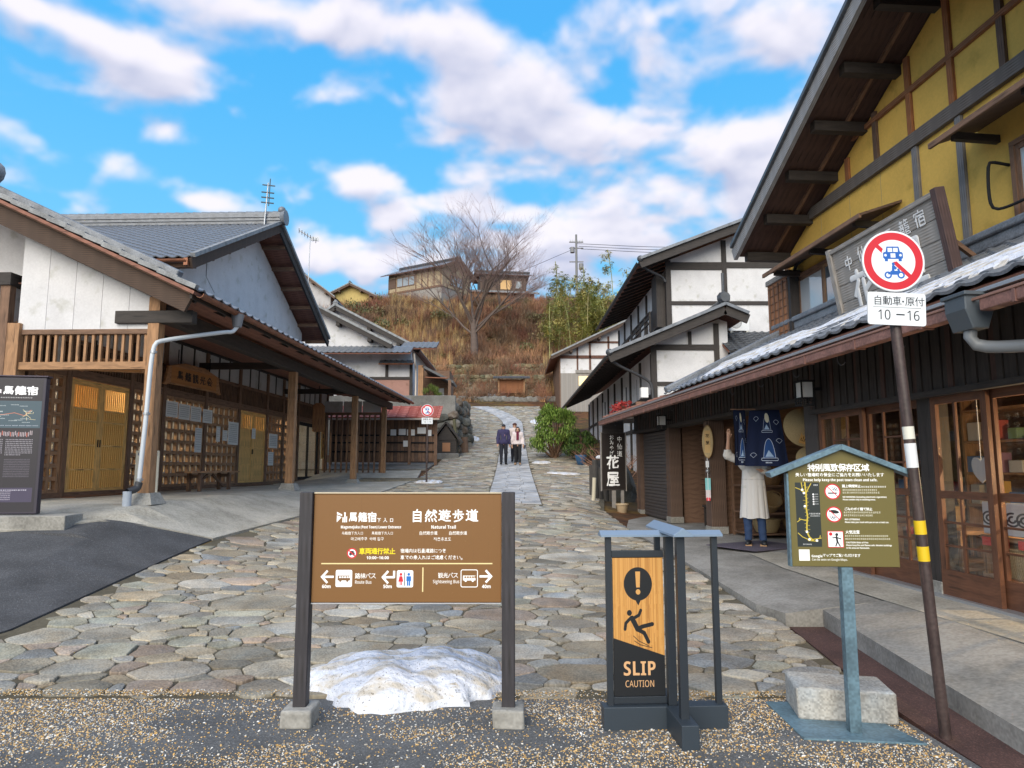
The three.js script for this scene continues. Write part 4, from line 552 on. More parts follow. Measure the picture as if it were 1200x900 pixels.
  text(x, '路上喫煙禁止', X(418), Y(262), 30, { w: .13 }); smallPrint(x, X(560), Y(272), 180 * k, 16 * k, '#fff'); text(x, 'ごみのポイ捨て禁止', X(424), Y(432), 30, { w: .13 }); text(x, '火気注意', X(424), Y(600), 34, { w: .13 });
  for (const [y, w] of [[296, 250], [316, 270], [462, 260], [484, 210], [634, 300], [656, 320]]) smallPrint(x, X(420), Y(y), w * k, 15 * k, '#e9e6d6');
  latin(x, 'NO SMOKING (including electronic cigarettes)', X(418), Y(360), 21, '#fff', 320 * k); latin(x, 'Please smoke only in smoking areas.', X(418), Y(379), 21, '#fff', 240 * k); latin(x, 'NO LITTERING', X(424), Y(525), 21); latin(x, 'Please take your trash with you or use a trash can.', X(424), Y(546), 21, '#fff', 320 * k); latin(x, 'CAUTION Risk of Fire', X(424), Y(694), 21); latin(x, 'Please keep fire and flames safe. Wooden buildings', X(424), Y(714), 21, '#fff', 330 * k); latin(x, 'in the area are flammable.', X(424), Y(734), 21, '#fff', 170 * k);
  x.fillStyle = '#f4f4f0'; x.fillRect(X(78), Y(742), 78 * k, 82 * k); latin(x, 'Google', X(168), Y(798), 32); text(x, 'マップでご覧いただけます', X(250), Y(772), 30, { w: .12 }); latin(x, 'Can be seen on Google Maps.', X(170), Y(822), 28, '#fff', 260 * k, 'normal');
  weather(x, 1024, 1160, .8);
  const w = .315, poly = [[-w, 0], [w, 0], [w, .575], [0, .7], [-w, .575]];
  const panel = part(t, 'panel', prism(poly, -.02, .012, .002).translate(0, .955, 0), mat(hex('#6a6030'), .6));
  const s = new THREE.Shape(); poly.forEach(([a, b], i) => i ? s.lineTo(a * .99, b * .99 + .003) : s.moveTo(a * .99, b * .99 + .003)); const fg = new THREE.ShapeGeometry(s); const fp = fg.getAttribute('position'), fu = fg.getAttribute('uv'); for (let i = 0; i < fp.count; i++) fu.setXY(i, (fp.getX(i) + w) / (2 * w), 1 - (.7 - fp.getY(i)) / (2 * w * 1160 / 1024)); fg.translate(0, .955, .0135);
  pane(panel, 'printed_face', fg, printed(c, .5));
  for (const q of [-1, 1]) part(t, 'roof_slope', bar(V(-q * .002, 1.672, 0), V(q * .43, 1.5, 0), .1, .032, V(0, 1, 0), .003), bl);
  part(t, 'edge_strip', rb(-w - .012, -w, .955, 1.51, -.03, .02, .002), bl); part(t, 'post', rb(-.034, .034, .014, .954, -.03, .03, .004), bl);
  part(t, 'base_plate', prism([[-.33, -.12], [.33, -.16], [.12, .5], [-.36, .5]].map(([a, b]) => [a, b]), .004, .016, .002).rotateX(-Math.PI / 2), bl);
  single('kerb_block', noisy(new RoundedBoxGeometry(.58, .19, .36, 8, .02).rotateY(-.16).translate(2.07, .1, -4.58), .04, 9), mat([.5, .49, .46], .9, 'stone', .012), 'rough pale concrete block behind the blue post of the olive notice board', 'block');
}
// ---------------------------------------------------------------- no-vehicles traffic sign on a leaning brown pole
function trafficSign(label, base, top, discs) {
  const t = thing('traffic_sign', label, 'traffic sign', base), a = V(0, -.1, 0), b = V(...top), pm = mat([.085, .055, .05], .45, 'tile', 0), dir = b.clone().sub(a).normalize();
  const pole = part(t, 'pole', rod(a, b, .031, .031, 20), pm); t.userData.group = 'round no vehicle signs'; delete t.userData.group;
  const [c, x] = canvas(512, 512); x.fillStyle = '#e9ecf0'; x.beginPath(); x.arc(256, 256, 256, 0, 7); x.fill(); x.strokeStyle = '#cf1f2c'; x.lineWidth = 62; x.beginPath(); x.arc(256, 256, 212, 0, 7); x.stroke(); x.lineWidth = 34; x.beginPath(); x.moveTo(100, 100); x.lineTo(412, 412); x.stroke();
  x.fillStyle = '#e9ecf0'; x.beginPath(); x.ellipse(256, 190, 92, 72, 0, 0, 7); x.fill(); x.fillRect(196, 250, 60, 60); x.fillStyle = x.strokeStyle = '#1d5fb4';
  x.beginPath(); x.roundRect(174, 178, 164, 60, 16); x.fill(); x.beginPath(); x.moveTo(196, 182); x.lineTo(206, 132); x.lineTo(306, 132); x.lineTo(316, 182); x.fill(); x.fillRect(186, 232, 26, 26); x.fillRect(300, 232, 26, 26); x.fillStyle = '#e9ecf0'; x.fillRect(214, 144, 38, 34); x.fillRect(260, 144, 38, 34); x.fillRect(236, 190, 40, 36); x.beginPath(); x.arc(194, 206, 11, 0, 7); x.arc(318, 206, 11, 0, 7); x.fill();
  x.strokeStyle = x.fillStyle = '#1d5fb4'; x.lineWidth = 13; for (const q of [206, 312]) { x.beginPath(); x.arc(q, 374, 24, 0, 7); x.stroke(); } x.lineWidth = 18; x.beginPath(); x.moveTo(206, 362); x.lineTo(260, 350); x.lineTo(300, 350); x.lineTo(290, 320); x.stroke(); x.fillRect(226, 338, 60, 34); x.lineWidth = 22; x.beginPath(); x.moveTo(248, 344); x.lineTo(252, 300); x.lineTo(276, 322); x.stroke(); x.beginPath(); x.arc(254, 280, 13, 0, 7); x.fill();
  const R = discs.r, dm = mat([.5, .52, .55], .45), disc = part(t, 'disc', new THREE.CylinderGeometry(R, R, .008, 48).rotateX(Math.PI / 2), dm); disc.position.copy(b).add(V(0, discs.dy, .05)); disc.rotation.y = discs.turn; disc.rotation.z = discs.roll || 0;
  const cg = new THREE.CircleGeometry(R * .985, 48).translate(0, 0, .0052); pane(disc, 'printed_face', cg, printed(c, .4));
  const [c2, x2] = canvas(720, 420, '#e6e9ec'); text(x2, '自動車', 70, 48, 118, { w: .085, color: '#16181c' }); x2.beginPath(); x2.arc(440, 112, 12, 0, 7); x2.fill(); text(x2, '原付', 468, 48, 118, { w: .085, color: '#16181c' }); x2.fillRect(70, 190, 590, 5); latin(x2, '10', 118, 352, 176, '#16181c', 170, 'normal'); x2.fillRect(352, 274, 104, 18); latin(x2, '16', 476, 352, 176, '#16181c', 170, 'normal');
  const pw = discs.w, ph = pw * .57, pg = new THREE.Shape(); const r = .02; pg.moveTo(-pw / 2 + r, -ph / 2); pg.lineTo(pw / 2 - r, -ph / 2); pg.quadraticCurveTo(pw / 2, -ph / 2, pw / 2, -ph / 2 + r); pg.lineTo(pw / 2, ph / 2 - r); pg.quadraticCurveTo(pw / 2, ph / 2, pw / 2 - r, ph / 2); pg.lineTo(-pw / 2 + r, ph / 2); pg.quadraticCurveTo(-pw / 2, ph / 2, -pw / 2, ph / 2 - r); pg.lineTo(-pw / 2, -ph / 2 + r); pg.quadraticCurveTo(-pw / 2, -ph / 2, -pw / 2 + r, -ph / 2);
  const plate = part(t, 'hours_plate', new THREE.ExtrudeGeometry(pg, { depth: .006, bevelEnabled: false }), dm); plate.position.copy(b).add(V(discs.px || 0, discs.py, .046)); plate.rotation.y = discs.turn; plate.rotation.z = discs.roll2 || 0;
  const fg = new THREE.ShapeGeometry(pg), fu = fg.getAttribute('uv'), fp = fg.getAttribute('position'); for (let i = 0; i < fp.count; i++) fu.setXY(i, fp.getX(i) / pw + .5, fp.getY(i) / ph + .5); fg.translate(0, 0, .0075); pane(plate, 'printed_face', fg, printed(c2, .4));
  const band = (y0, y1, m, nm) => { const p = (y) => a.clone().lerp(b, (y - a.y) / (b.y - a.y)); part(t, nm, rod(p(y0), p(y1), .0322, .0322, 20, false), m); };
  for (const dy of [discs.dy, discs.py]) part(t, 'bracket', bx(-.04, .04, -.012, .012, 0, .045).translate(b.x, b.y + dy, b.z), M.metal);
  return [t, band];
}
{
  const [t, band] = trafficSign('no vehicles traffic sign with time plate on a leaning brown pole with yellow bands', [2.49, .0, -4.17], [-.165, 2.72, .02], { r: .192, dy: .075, w: .352, py: -.222, px: .002, turn: .0, roll: 0, roll2: -.045 });
  const y = mat([.75, .5, .01], .5), w = mat([.74, .75, .76], .6); band(1.0, 1.085, y, 'yellow_band'); band(1.155, 1.235, y, 'yellow_band'); band(1.545, 1.69, w, 'white_sticker'); band(1.715, 1.79, mat([.72, .7, .6], .6), 'white_sticker');
  trafficSign('no vehicles traffic sign with time plate on a thin pole by the notice shelter', [-2.77, 1.1, -22.6], [0, 2.4, 0], { r: .2, dy: -.12, w: .36, py: -.46, turn: .12 });
}
// ---------------------------------------------------------------- dark town map panel on a concrete plinth
{
  const t = thing('map_panel', 'tall dark purple town map panel with white lettering on a concrete plinth', 'information board', [-6.5, .93, -8.95], .16);
  const [c, x] = canvas(512, 1400, '#1d1823'); text(x, '中山道', 66, 112, 40, { w: .12, brush: true }); text(x, '馬籠宿', 196, 76, 92, { w: .14, brush: true, adv: 1.02 }); smallPrint(x, 90, 192, 340, 14, '#ddd');
  x.fillStyle = '#39505c'; x.fillRect(0, 232, 512, 290); x.strokeStyle = '#c8775a'; x.lineWidth = 6; x.beginPath(); x.moveTo(40, 420); x.lineTo(80, 350); x.lineTo(140, 380); x.lineTo(210, 380); x.lineTo(300, 360); x.lineTo(380, 390); x.lineTo(430, 330); x.stroke(); x.strokeStyle = '#d8c89a'; x.lineWidth = 4; for (let i = 0; i < 9; i++) { const a = rr(380, 450), b = rr(300, 430); x.beginPath(); x.moveTo(a, b); x.lineTo(a + rr(-40, 50), b + rr(-40, 60)); x.stroke(); x.beginPath(); x.moveTo(60 + i, 330 + i * 9); x.lineTo(rr(30, 110), rr(290, 460)); x.stroke(); }
  for (let i = 0; i < 14; i++) smallPrint(x, rr(20, 420), rr(250, 460), 60, 10, '#e8ecec'); for (let i = 0; i < 9; i++) smallPrint(x, 20 + i * 54, 492, 40, 10, '#dde');
  for (let i = 0; i < 34; i++) { x.fillStyle = i % 5 ? '#b9a9ae' : '#c96b5c'; x.fillRect(20 + i * 13, 560 + rr(-12, 12), 6, 46); }
  for (const cx of [14, 250]) for (let i = 0; i < 9; i++) smallPrint(x, cx, 640 + i * 20, i === 8 ? 120 : 210, 12, '#cfcad4'); for (const cx of [14, 250]) for (let i = 0; i < 11; i++) smallPrint(x, cx, 850 + i * 18, 205, 9, '#8d8798');
  x.fillStyle = '#3d3650'; x.fillRect(0, 1150, 490, 150); for (let i = 0; i < 6; i++) smallPrint(x, 20, 1168 + i * 20, i ? 300 : 420, i ? 10 : 15, '#e4e0ea');
  const p = part(t, 'panel', rb(-.42, .42, .02, 1.78, -.05, .05, .012), mat([.03, .024, .04], .5)); pane(p, 'printed_face', face(.76, 1.7).translate(0, .9, .0515), printed(c, .45)); part(t, 'top_cap', rb(-.44, .44, 1.78, 1.8, -.07, .07, .006), mat([.05, .035, .055], .5));
  part(t, 'plinth', noisy(new RoundedBoxGeometry(1.6, .22, .5, 5, .015).translate(.05, -.1, 0), .012, 6), M.concrete);
}
// ---------------------------------------------------------------- pantile roofs
function tileGeo(w, l, amp = .032, fine = true) {              // one wavy tile: across x from 0 to w, up the slope along -z, nose at z = 0
  const n = fine ? 7 : 5, pos = [], idx = [], prof = [];
  for (let i = 0; i <= n; i++) { const t = i / n; prof.push([t * w, amp * (t < .62 ? -Math.sin(t / .62 * Math.PI) * .55 : Math.sin((t - .62) / .38 * Math.PI) * .8)]); }
  for (const [z, dy] of [[0, -.026], [0, 0], [-l, -.018]]) for (const [x, y] of prof) pos.push(x, y + dy + .03, z);
  const m = n + 1; for (let r = 0; r < 2; r++) for (let i = 0; i < n; i++) { const a = r * m + i; idx.push(a, a + 1, a + m + 1, a, a + m + 1, a + m); }
  const g = meshOf(pos, idx).toNonIndexed(); g.computeVertexNormals(); return prep(g);
}
// slope: eave corner o, along the eave u, up the slope v (both THREE.Vector3), nu x nv tiles; pieces are parts when single is set
function tiledSlope(parent, o, u, v, len, rise, { tw = .27, tl = .235, material = M.tile, each = 0, amp = .032, fine = true, keep = () => true } = {}) {
  const nu = Math.max(1, Math.round(len / tw)), nv = Math.max(1, Math.round(rise / tl)), w = len / nu, l = rise / nv, g = tileGeo(w, l * 1.12, amp, fine);
  const U = u.clone().normalize(), Vv = v.clone().normalize(), N = new THREE.Vector3().crossVectors(U, Vv).normalize(); if (N.y < 0) N.negate();
  const basis = new THREE.Matrix4().makeBasis(U, N, Vv.clone().negate()), rest = []; let k = 0; if (basis.determinant() < 0) { U.negate(); o = o.clone().addScaledVector(U, -len); basis.makeBasis(U, N, Vv.clone().negate()); }
  for (let j = 0; j < nv; j++) for (let i = 0; i < nu; i++) {
    if (!keep((i + .5) / nu, (j + .5) / nv)) continue;
    const m = basis.clone().setPosition(o.clone().addScaledVector(U, i * w).addScaledVector(Vv, j * l).addScaledVector(N, rr(0, .004)));
    if (k < each) { const p = new THREE.Mesh(g, material); p.name = k ? 'roof_tile_' + String(k).padStart(3, '0') : 'roof_tile'; p.applyMatrix4(m); p.castShadow = p.receiveShadow = true; parent.add(p); k++; } else { const c = g.clone(); c.applyMatrix4(m); c.userData.ready = true; rest.push(c); }
  }
  if (rest.length) { const m = mergeGeometries(rest); m.userData.ready = true; stuff(parent, 'roof_tiles', m, material); }
  // deck under the tiles
  const a = o.clone().addScaledVector(N, -.03), q = [a, a.clone().addScaledVector(U, len), a.clone().addScaledVector(U, len).addScaledVector(Vv, rise), a.clone().addScaledVector(Vv, rise)], pos = [];
  for (const p of q) pos.push(p.x, p.y, p.z); for (const p of q) pos.push(p.x - N.x * .05, p.y - N.y * .05, p.z - N.z * .05);
  const idx = [0, 1, 2, 0, 2, 3, 4, 6, 5, 4, 7, 6]; for (let i = 0; i < 4; i++) { const j = (i + 1) % 4; idx.push(i, 4 + i, 4 + j, i, 4 + j, j); }
  const dg = meshOf(pos, idx).toNonIndexed(); dg.computeVertexNormals(); part(parent, 'roof_deck', dg, M.soffit);
}
function ridgeTiles(parent, a, b, material = M.tile, h = .3, w = .26) {   // stacked ridge with round cap tiles
  part(parent, 'ridge', bar(a.clone().add(V(0, h / 2, 0)), b.clone().add(V(0, h / 2, 0)), w, h), material);
  const n = Math.max(2, Math.round(a.distanceTo(b) / .3)), caps = [];
  for (let i = 0; i < n; i++) { const p = a.clone().lerp(b, i / n), q = a.clone().lerp(b, (i + 1.06) / n), c = rod(p, q, w * .36, w * .3, 10); c.translate(0, h + .03, 0); caps.push(c); }
  stuff(parent, 'ridge_cap_tiles', caps, material);
  for (let k = 1; k < 3; k++) part(parent, 'ridge_course', bar(a.clone().add(V(0, h * k / 3, 0)), b.clone().add(V(0, h * k / 3, 0)), w + .07, .025), material);
}
function gutter(parent, a, b, r, material, n = 8) {
  const d = b.clone().sub(a), L = d.length(), g = new THREE.CylinderGeometry(r, r, L, n, 1, true, 0, Math.PI); g.rotateX(Math.PI / 2); g.rotateZ(Math.PI); // half round, open upwards
  const shell = new THREE.CylinderGeometry(r * .9, r * .9, L, n, 1, true, 0, Math.PI).rotateX(Math.PI / 2).rotateZ(Math.PI);
  const both = [g, shell].map((s) => s.rotateZ(Math.PI / 2 * 0).applyQuaternion(new THREE.Quaternion().setFromUnitVectors(V(0, 0, 1), d.clone().normalize())).translate((a.x + b.x) / 2, (a.y + b.y) / 2, (a.z + b.z) / 2));
  return part(parent, 'gutter', [rodHalf(a, b, r)], material);
}
function rodHalf(a, b, r) {
  const pts = []; for (let i = 0; i <= 8; i++) { const t = Math.PI + i / 8 * Math.PI; pts.push([Math.cos(t) * r, Math.sin(t) * r]); } for (let i = 8; i >= 0; i--) { const t = Math.PI + i / 8 * Math.PI; pts.push([Math.cos(t) * r * .86, Math.sin(t) * r * .86]); }
  const L = a.distanceTo(b), g = prism(pts, 0, L); return g.applyMatrix4(new THREE.Matrix4().lookAt(b, a, V(0, 1, 0))).translate(a.x, a.y, a.z);
}
// ---------------------------------------------------------------- left: long low visitor hall with open porch along the street
{
  const t = thing('visitor_hall', 'long low timber visitor hall with porch columns, lattice walls and grey tiled roof', 'building', [-5.6, 1.0, -10.7], -.037);
  const X = -2.45, E = -17.4;                           // wall plane, far end
  // columns and their stones
  for (const z of [0, -6.15, -11.95, -16.3]) { const c = part(t, 'column', rb(-.09, .09, z ? .13 : .14, z ? 2.86 : 3.2, z - .09, z + .09, .008), M.timber); part(c, 'footing_stone', (() => { const g = new THREE.CylinderGeometry(.2, .3, .17, 4, 1).rotateY(Math.PI / 4); return noisy(g.toNonIndexed(), .01, 9).translate(0, .07, z); })(), M.concrete); }
  part(t, 'eave_beam', rb(-.1, .1, 2.86, 3.12, E, -.1, .01), M.timberBlack); part(t, 'wall_plate', bx(X - .1, X + .1, 3.42, 3.62, E, .1), M.timberBlack);
  for (const z of [-6.15, -11.95]) part(t, 'tie_beam', bx(X + .1, -.1, 2.94, 3.1, z - .05, z + .05), M.timberBlack);
  // porch ceiling boards
  for (let i = 0; i < 12; i++) { const a = lerp(X, .62, i / 12), b = lerp(X, .62, (i + 1) / 12) - .01, y = (x) => lerp(3.5, 3.14, (x - X) / (.62 - X)); part(t, 'soffit_board', bar(V((a + b) / 2, y((a + b) / 2), E), V((a + b) / 2, y((a + b) / 2), -.07), b - a, .02), M.soffit); }
  for (const [x, z] of [[-.75, -3.2], [-.75, -7.4], [-.75, -11.2], [-.75, -14.2]]) part(t, 'downlight', new THREE.CylinderGeometry(.11, .11, .02, 20).translate(x, 3.275, z), mat([.7, .69, .66], .6));
  // street-side wall: posts, rails, white panels above a slatted band, grid lattice below
  const posts = [.0, -.55, -1.5, -3.42, -4.68, -6.65, -8.62, -10.62, -12.0, -13.45, -15.85, -16.8];
  for (const z of posts) part(t, 'wall_post', rb(X - .08, X + .08, 0, 3.42, z - .065, z + .065, .006), M.timberDark);
  part(t, 'rail', bx(X - .065, X + .065, 2.16, 2.32, E + .5, .05), M.timberDark); part(t, 'rail', bx(X - .06, X + .06, 2.78, 2.86, E + .5, .05), M.timberDark); part(t, 'sill_beam', bx(X - .075, X + .075, .0, .1, E + .5, -.55), M.timberDark);
  for (let i = 0; i + 1 < posts.length; i++) {
    const a = posts[i] - .067, b = posts[i + 1] + .067, n = Math.max(1, Math.round((a - b) / .6)), old = posts[i] < -6;
    for (let k = 0; k < n; k++) { const z0 = lerp(a, b, k / n) - (k ? .025 : 0), z1 = lerp(a, b, (k + 1) / n) + (k < n - 1 ? .025 : 0); part(t, 'plaster_panel', bx(X - .03, X + .03, 2.862, 3.418, z1, z0), old ? M.plasterGrey : M.plaster); if (k) part(t, 'stud', bx(X - .05, X + .05, 2.862, 3.418, z0 - .0, z0 + .05), M.timberBlack); }
    const sl = []; for (let z = a - .04; z > b + .02; z -= .085) sl.push(bx(X - .03, X + .03, 2.322, 2.778, z - .016, z + .016)); stuff(t, 'slat_band', sl, M.timberDark); part(t, 'backing', bx(X - .16, X - .12, 2.2, 2.85, b, a), M.timberDark);
  }
  // open grid lattice: a deep frame of small square openings, each with a pale rebate
  let slatNo = 0; const slat = (g, m) => { part(t, slatNo ? 'lattice_slat_' + String(slatNo).padStart(3, '0') : 'lattice_slat', g, m); slatNo++; };
  const gridWall = (z0, z1, cw, ch, y0 = .1, y1 = 2.16) => {
    const nz = Math.round((z0 - z1) / cw), ny = Math.round((y1 - y0) / ch);
    for (let i = 0; i <= nz; i++) { const z = lerp(z0 - .03, z1 + .03, i / nz); slat(bx(X - .05, X + .05, y0, y1, z - .036, z + .036), M.lattice); }
    for (let j = 0; j <= ny; j++) { const y = lerp(y0 + .02, y1 - .02, j / ny); slat(bx(X - .045, X + .045, y - .036, y + .036, z1 + .002, z0 - .002), M.lattice); }
    const cells = []; for (let i = 0; i < nz; i++) for (let j = 0; j < ny; j++) { const za = lerp(z0 - .03, z1 + .03, i / nz) - .036, zb = lerp(z0 - .03, z1 + .03, (i + 1) / nz) + .036, ya = lerp(y0 + .02, y1 - .02, j / ny) + .036, yb = lerp(y0 + .02, y1 - .02, (j + 1) / ny) - .036, f = .02; cells.push(bx(X - .04, X - .03, ya, ya + f, zb, za), bx(X - .04, X - .03, yb - f, yb, zb, za), bx(X - .04, X - .03, ya + f, yb - f, zb, zb + f), bx(X - .04, X - .03, ya + f, yb - f, za - f, za)); }
    stuff(t, 'lattice_rebates', cells, mat([.62, .59, .53], .8)); part(t, 'window_glass', bx(X - .065, X - .06, y0, y1, z1, z0), M.glass);
  };
  gridWall(-.62, -1.43, .27, .235); gridWall(-3.49, -4.61, .27, .235); gridWall(-4.75, -6.58, .285, .245); gridWall(-6.72, -8.55, .285, .245); gridWall(-10.69, -11.93, .3, .26); gridWall(-12.07, -13.38, .3, .26);
  // sliding doors of pale lattice
  const door = (z0, z1, top, bars) => {
    const mid = (z0 + z1) / 2;
    for (const [a, b] of [[z0, mid + .003], [mid - .003, z1]]) {
      const d = part(t, 'lattice_door', [bx(X + .02, X + .06, .03, .15, b, a), bx(X + .02, X + .06, top - .1, top, b, a), bx(X + .02, X + .06, .15, top - .1, a - .09, a), bx(X + .02, X + .06, .15, top - .1, b, b + .09)], M.yellowWood);
      if (bars) { const v = []; for (let z = a - .13; z > b + .1; z -= .064) v.push(bx(X + .02, X + .05, .15, top - .1, z - .014, z + .014)); stuff(d, 'bars', v, M.paleBars); for (const y of [.5, .95, 1.4, 1.62]) part(d, 'cross_rail', bx(X + .024, X + .052, y - .017, y + .017, b + .09, a - .09), M.yellowWood); part(d, 'backing', bx(X - .01, X, .1, top - .5, b, a), mat([.42, .24, .1], .9)); part(d, 'top_glass', bx(X + .005, X + .01, top - .5, top - .1, b, a), M.glass); }
      else { part(d, 'door_board', bx(X + .03, X + .045, .15, top - .5, b + .09, a - .09), M.yellowWood); for (let z = a - .16; z > b + .12; z -= .13) part(d, 'bar', bx(X + .025, X + .055, top - .5, top - .1, z - .03, z + .03), M.yellowWood); for (const y of [.62, 1.1]) part(d, 'cross_rail', bx(X + .046, X + .055, y - .02, y + .02, b + .09, a - .09), M.yellowWood); }
    }
    part(t, 'door_handle', bx(X + .06, X + .07, .92, 1.06, mid + .02, mid + .045), M.blackMatt); part(t, 'door_handle', bx(X + .06, X + .07, .92, 1.06, mid - .045, mid - .02), M.blackMatt); part(t, 'threshold', bx(X - .1, X + .35, .004, .028, z1 - .1, z0 + .1), M.redWood);
  };
  door(-1.58, -3.34, 2.14, true); door(-8.72, -10.52, 2.14, false);
  { const d = part(t, 'glass_door', [bx(X - .03, X + .03, .02, 2.14, -13.62, -13.54), bx(X - .03, X + .03, .02, 2.14, -15.76, -15.68), bx(X - .03, X + .03, .02, 2.14, -14.7, -14.6), bx(X - .03, X + .03, 2.02, 2.14, -15.68, -13.62), bx(X - .03, X + .03, .02, .2, -15.68, -13.62)], M.blackMatt); for (const [a, b] of [[-13.62, -14.6], [-14.7, -15.68]]) part(d, 'door_glass', bx(X - .004, X + .004, .2, 2.02, b, a), M.glass); }
  // room behind, with pale lit walls
  part(t, 'room_floor', bx(X - 5, X - .16, .0, .02, E, .0), M.apronDark); part(t, 'room_wall', bx(X - 5.1, X - 5, 0, 3.5, E, 0), M.plasterGrey); part(t, 'room_ceiling', bx(X - 5, X - .12, 2.9, 2.94, E, 0), M.plasterGrey);
  for (const z of [-.0, E]) part(t, 'room_wall', bx(X - 5, X - .12, 0, 3.5, z - .04, z + .04), M.plasterGrey);
  for (const z of [-2.4, -6.6, -10.8]) { const f = part(t, 'ceiling_lamp', bx(X - 1.9, X - 1.6, 2.86, 2.895, z - .6, z + .6), new THREE.MeshStandardMaterial({ color: new THREE.Color(.9, .85, .6), emissive: new THREE.Color(1, .86, .5), emissiveIntensity: .6 })); const L = new THREE.PointLight(new THREE.Color(1, .86, .6), 9, 0, 2); L.castShadow = true; L.shadow.radius = 6; L.position.set(X - 1.75, 2.7, z); t.add(L); }
  for (let z = -1.4; z > -16; z -= 2.4) part(t, 'counter', rb(X - 3.2, X - 2.4, .0, .85, z - .8, z + .8, .01), mat([.42, .3, .16], .7, 'wood'));
  // street gable over the porch: boarded white panel with transom lattice
  part(t, 'corner_post', rb(-2.34, -2.14, 0, 2.8, -.1, .1, .01), M.timber); part(t, 'gable_beam', rb(-2.3, -.0, 2.62, 2.7, -.09, .05, .006), M.timberDark); part(t, 'transom_beam', rb(-2.14, -.09, 2.06, 2.18, -.06, .06, .006), M.timber);
  for (let i = 0; i < 17; i++) { const x = -2.14 + (i + .5) * 2.05 / 17; part(t, 'transom_bar', bx(x - .02, x + .02, 2.18, 2.62, -.02, .02), M.timber); }
  const rake = (x) => 3.22 + .472 * (.79 - x);
  for (let i = 0; i < 5; i++) { const a = -2.22 + i * .445, b = Math.min(a + .44, -.1); part(t, 'wall_board', prism([[a, 2.7], [b, 2.7], [b, rake(b) - .42], [a, rake(a) - .42]], -.02, .03, .002), M.plaster); }
  part(t, 'gable_wall', prism([[-6.9, 2.3], [-2.35, 2.3], [-2.35, rake(-2.35) - .42], [-6.9, rake(-6.9) - .42]], -1.2, -1.1), M.plaster); part(t, 'gable_wall', prism([[-9, -.3], [-2.55, -.3], [-2.55, 2.28], [-9, 2.28]], -.5, -.4), M.timberDark);
  part(t, 'bracket_beam', rb(-.62, .62, 2.78, 2.98, -.06, .1, .01), M.timberBlack);
  // main roof of the porch wing: tiled slope, verge board, verge tiles
  const sl = Math.hypot(1, .472), up = V(-1, .472, 0);
  tiledSlope(t, V(.86, 3.2, E - .2), V(0, 0, 1), up, -E + .72, 7.4 * sl, { tw: .3, tl: .27, material: M.tile, fine: false });
  tiledSlope(t, V(-13.9, 3.2, E - .2), V(0, 0, 1), V(1, .472, 0), -E + .72, 7.36 * sl, { tw: .6, tl: .5, material: M.tile, fine: false }); ridgeTiles(t, V(-6.55, rake(-6.55) - .08, E - .2), V(-6.55, rake(-6.55) - .08, .5));
  part(t, 'barge_board', bar(V(.7, rake(.7) - .24, .36), V(-6.55, rake(-6.55) - .24, .36), .07, .3, V(.42, .9, 0)), M.rakeWood); part(t, 'verge_lath', bar(V(.78, rake(.78) - .06, .4), V(-6.55, rake(-6.55) - .06, .4), .1, .07, V(.42, .9, 0)), M.timberDark);
  for (let i = 0; i < 25; i++) { const a = .86 - i * .296, b = a - .31; const o = part(t, i ? 'verge_tile_' + String(i).padStart(3, '0') : 'verge_tile', bar(V(a, rake(a) + .055, .47), V(b, rake(b) + .035, .47), .11, .08, V(.42, .9, 0), .008), M.tileGrey); }
  part(t, 'verge_roll', bar(V(.5, rake(.5) + .13, .3), V(-6.5, rake(-6.5) + .13, .3), .16, .12, V(.42, .9, 0), .03), M.tile); part(t, 'ridge_end_tile', new THREE.CylinderGeometry(.16, .2, .2, 12).rotateX(Math.PI / 2).translate(-2.6, rake(-2.6) + .34, .42), M.tile);
  for (let i = 0; i < 18; i++) { const z = .2 - i; part(t, 'rafter', bar(V(.72, 3.1, z), V(-2.4, 4.55, z), .06, .09), M.timberBlack); }
  part(t, 'eave_fascia', bx(.74, .78, 3.08, 3.2, E - .2, .45), M.timberBlack); part(t, 'gutter', rodHalf(V(.88, 3.16, .42), V(.88, 3.16, E - .2), .065), M.copper);
  // rainwater pipe
  part(t, 'rain_hopper', [new THREE.CylinderGeometry(.11, .07, .22, 10).translate(.88, 3.02, -.92)], mat([.19, .2, .22], .5)); part(t, 'rain_pipe', tube([[.88, 2.92, -.92], [.84, 2.82, -.84], [.78, 2.79, -.72], [.2, 2.5, .1], [.13, 2.45, .19], [.1, 2.36, .21], [.06, 1.2, .24], [.03, .3, .26]], .034, 60, 10), M.pipe);
  for (const [y, x, z] of [[2.3, .1, .21], [1.35, .065, .235], [.36, .035, .258]]) part(t, 'pipe_clip', new THREE.CylinderGeometry(.05, .05, .035, 12).translate(x, y, z), M.metal); part(t, 'pipe_boot', tube([[.03, .32, .26], [.02, .24, .28], [-.04, .18, .42]], .055, 10, 10), M.gutterDark); part(t, 'drain_stub', new THREE.CylinderGeometry(.06, .06, .26, 12).translate(-.04, .06, .42), mat([.42, .46, .52], .6));
  // far end screen of upright bars
  for (let i = 0; i <= 10; i++) { const x = lerp(-2.3, -.14, i / 10); part(t, 'screen_bar', bx(x - .03, x + .03, .1, 2.62, -16.33, -16.27), M.timberDark); } part(t, 'screen_rail', bx(-2.37, -.09, .04, .14, -16.34, -16.26), M.timberDark); part(t, 'screen_rail', bx(-2.37, -.09, 2.56, 2.66, -16.345, -16.255), M.timberDark);
  for (let i = 0; i < 3; i++) part(t, 'plaster_panel', bx(-2.37 + i * .76, -2.37 + i * .76 + .72, 2.67, 3.1, -16.32, -16.28), M.plasterGrey);
  // upper volume behind, gable to the street
  const NE = -5.76, FE = -16.97, PK = -11.37, EY = 5.62, PY = 8.5, vx = -2.5, wx = -3.35, LX = -16;
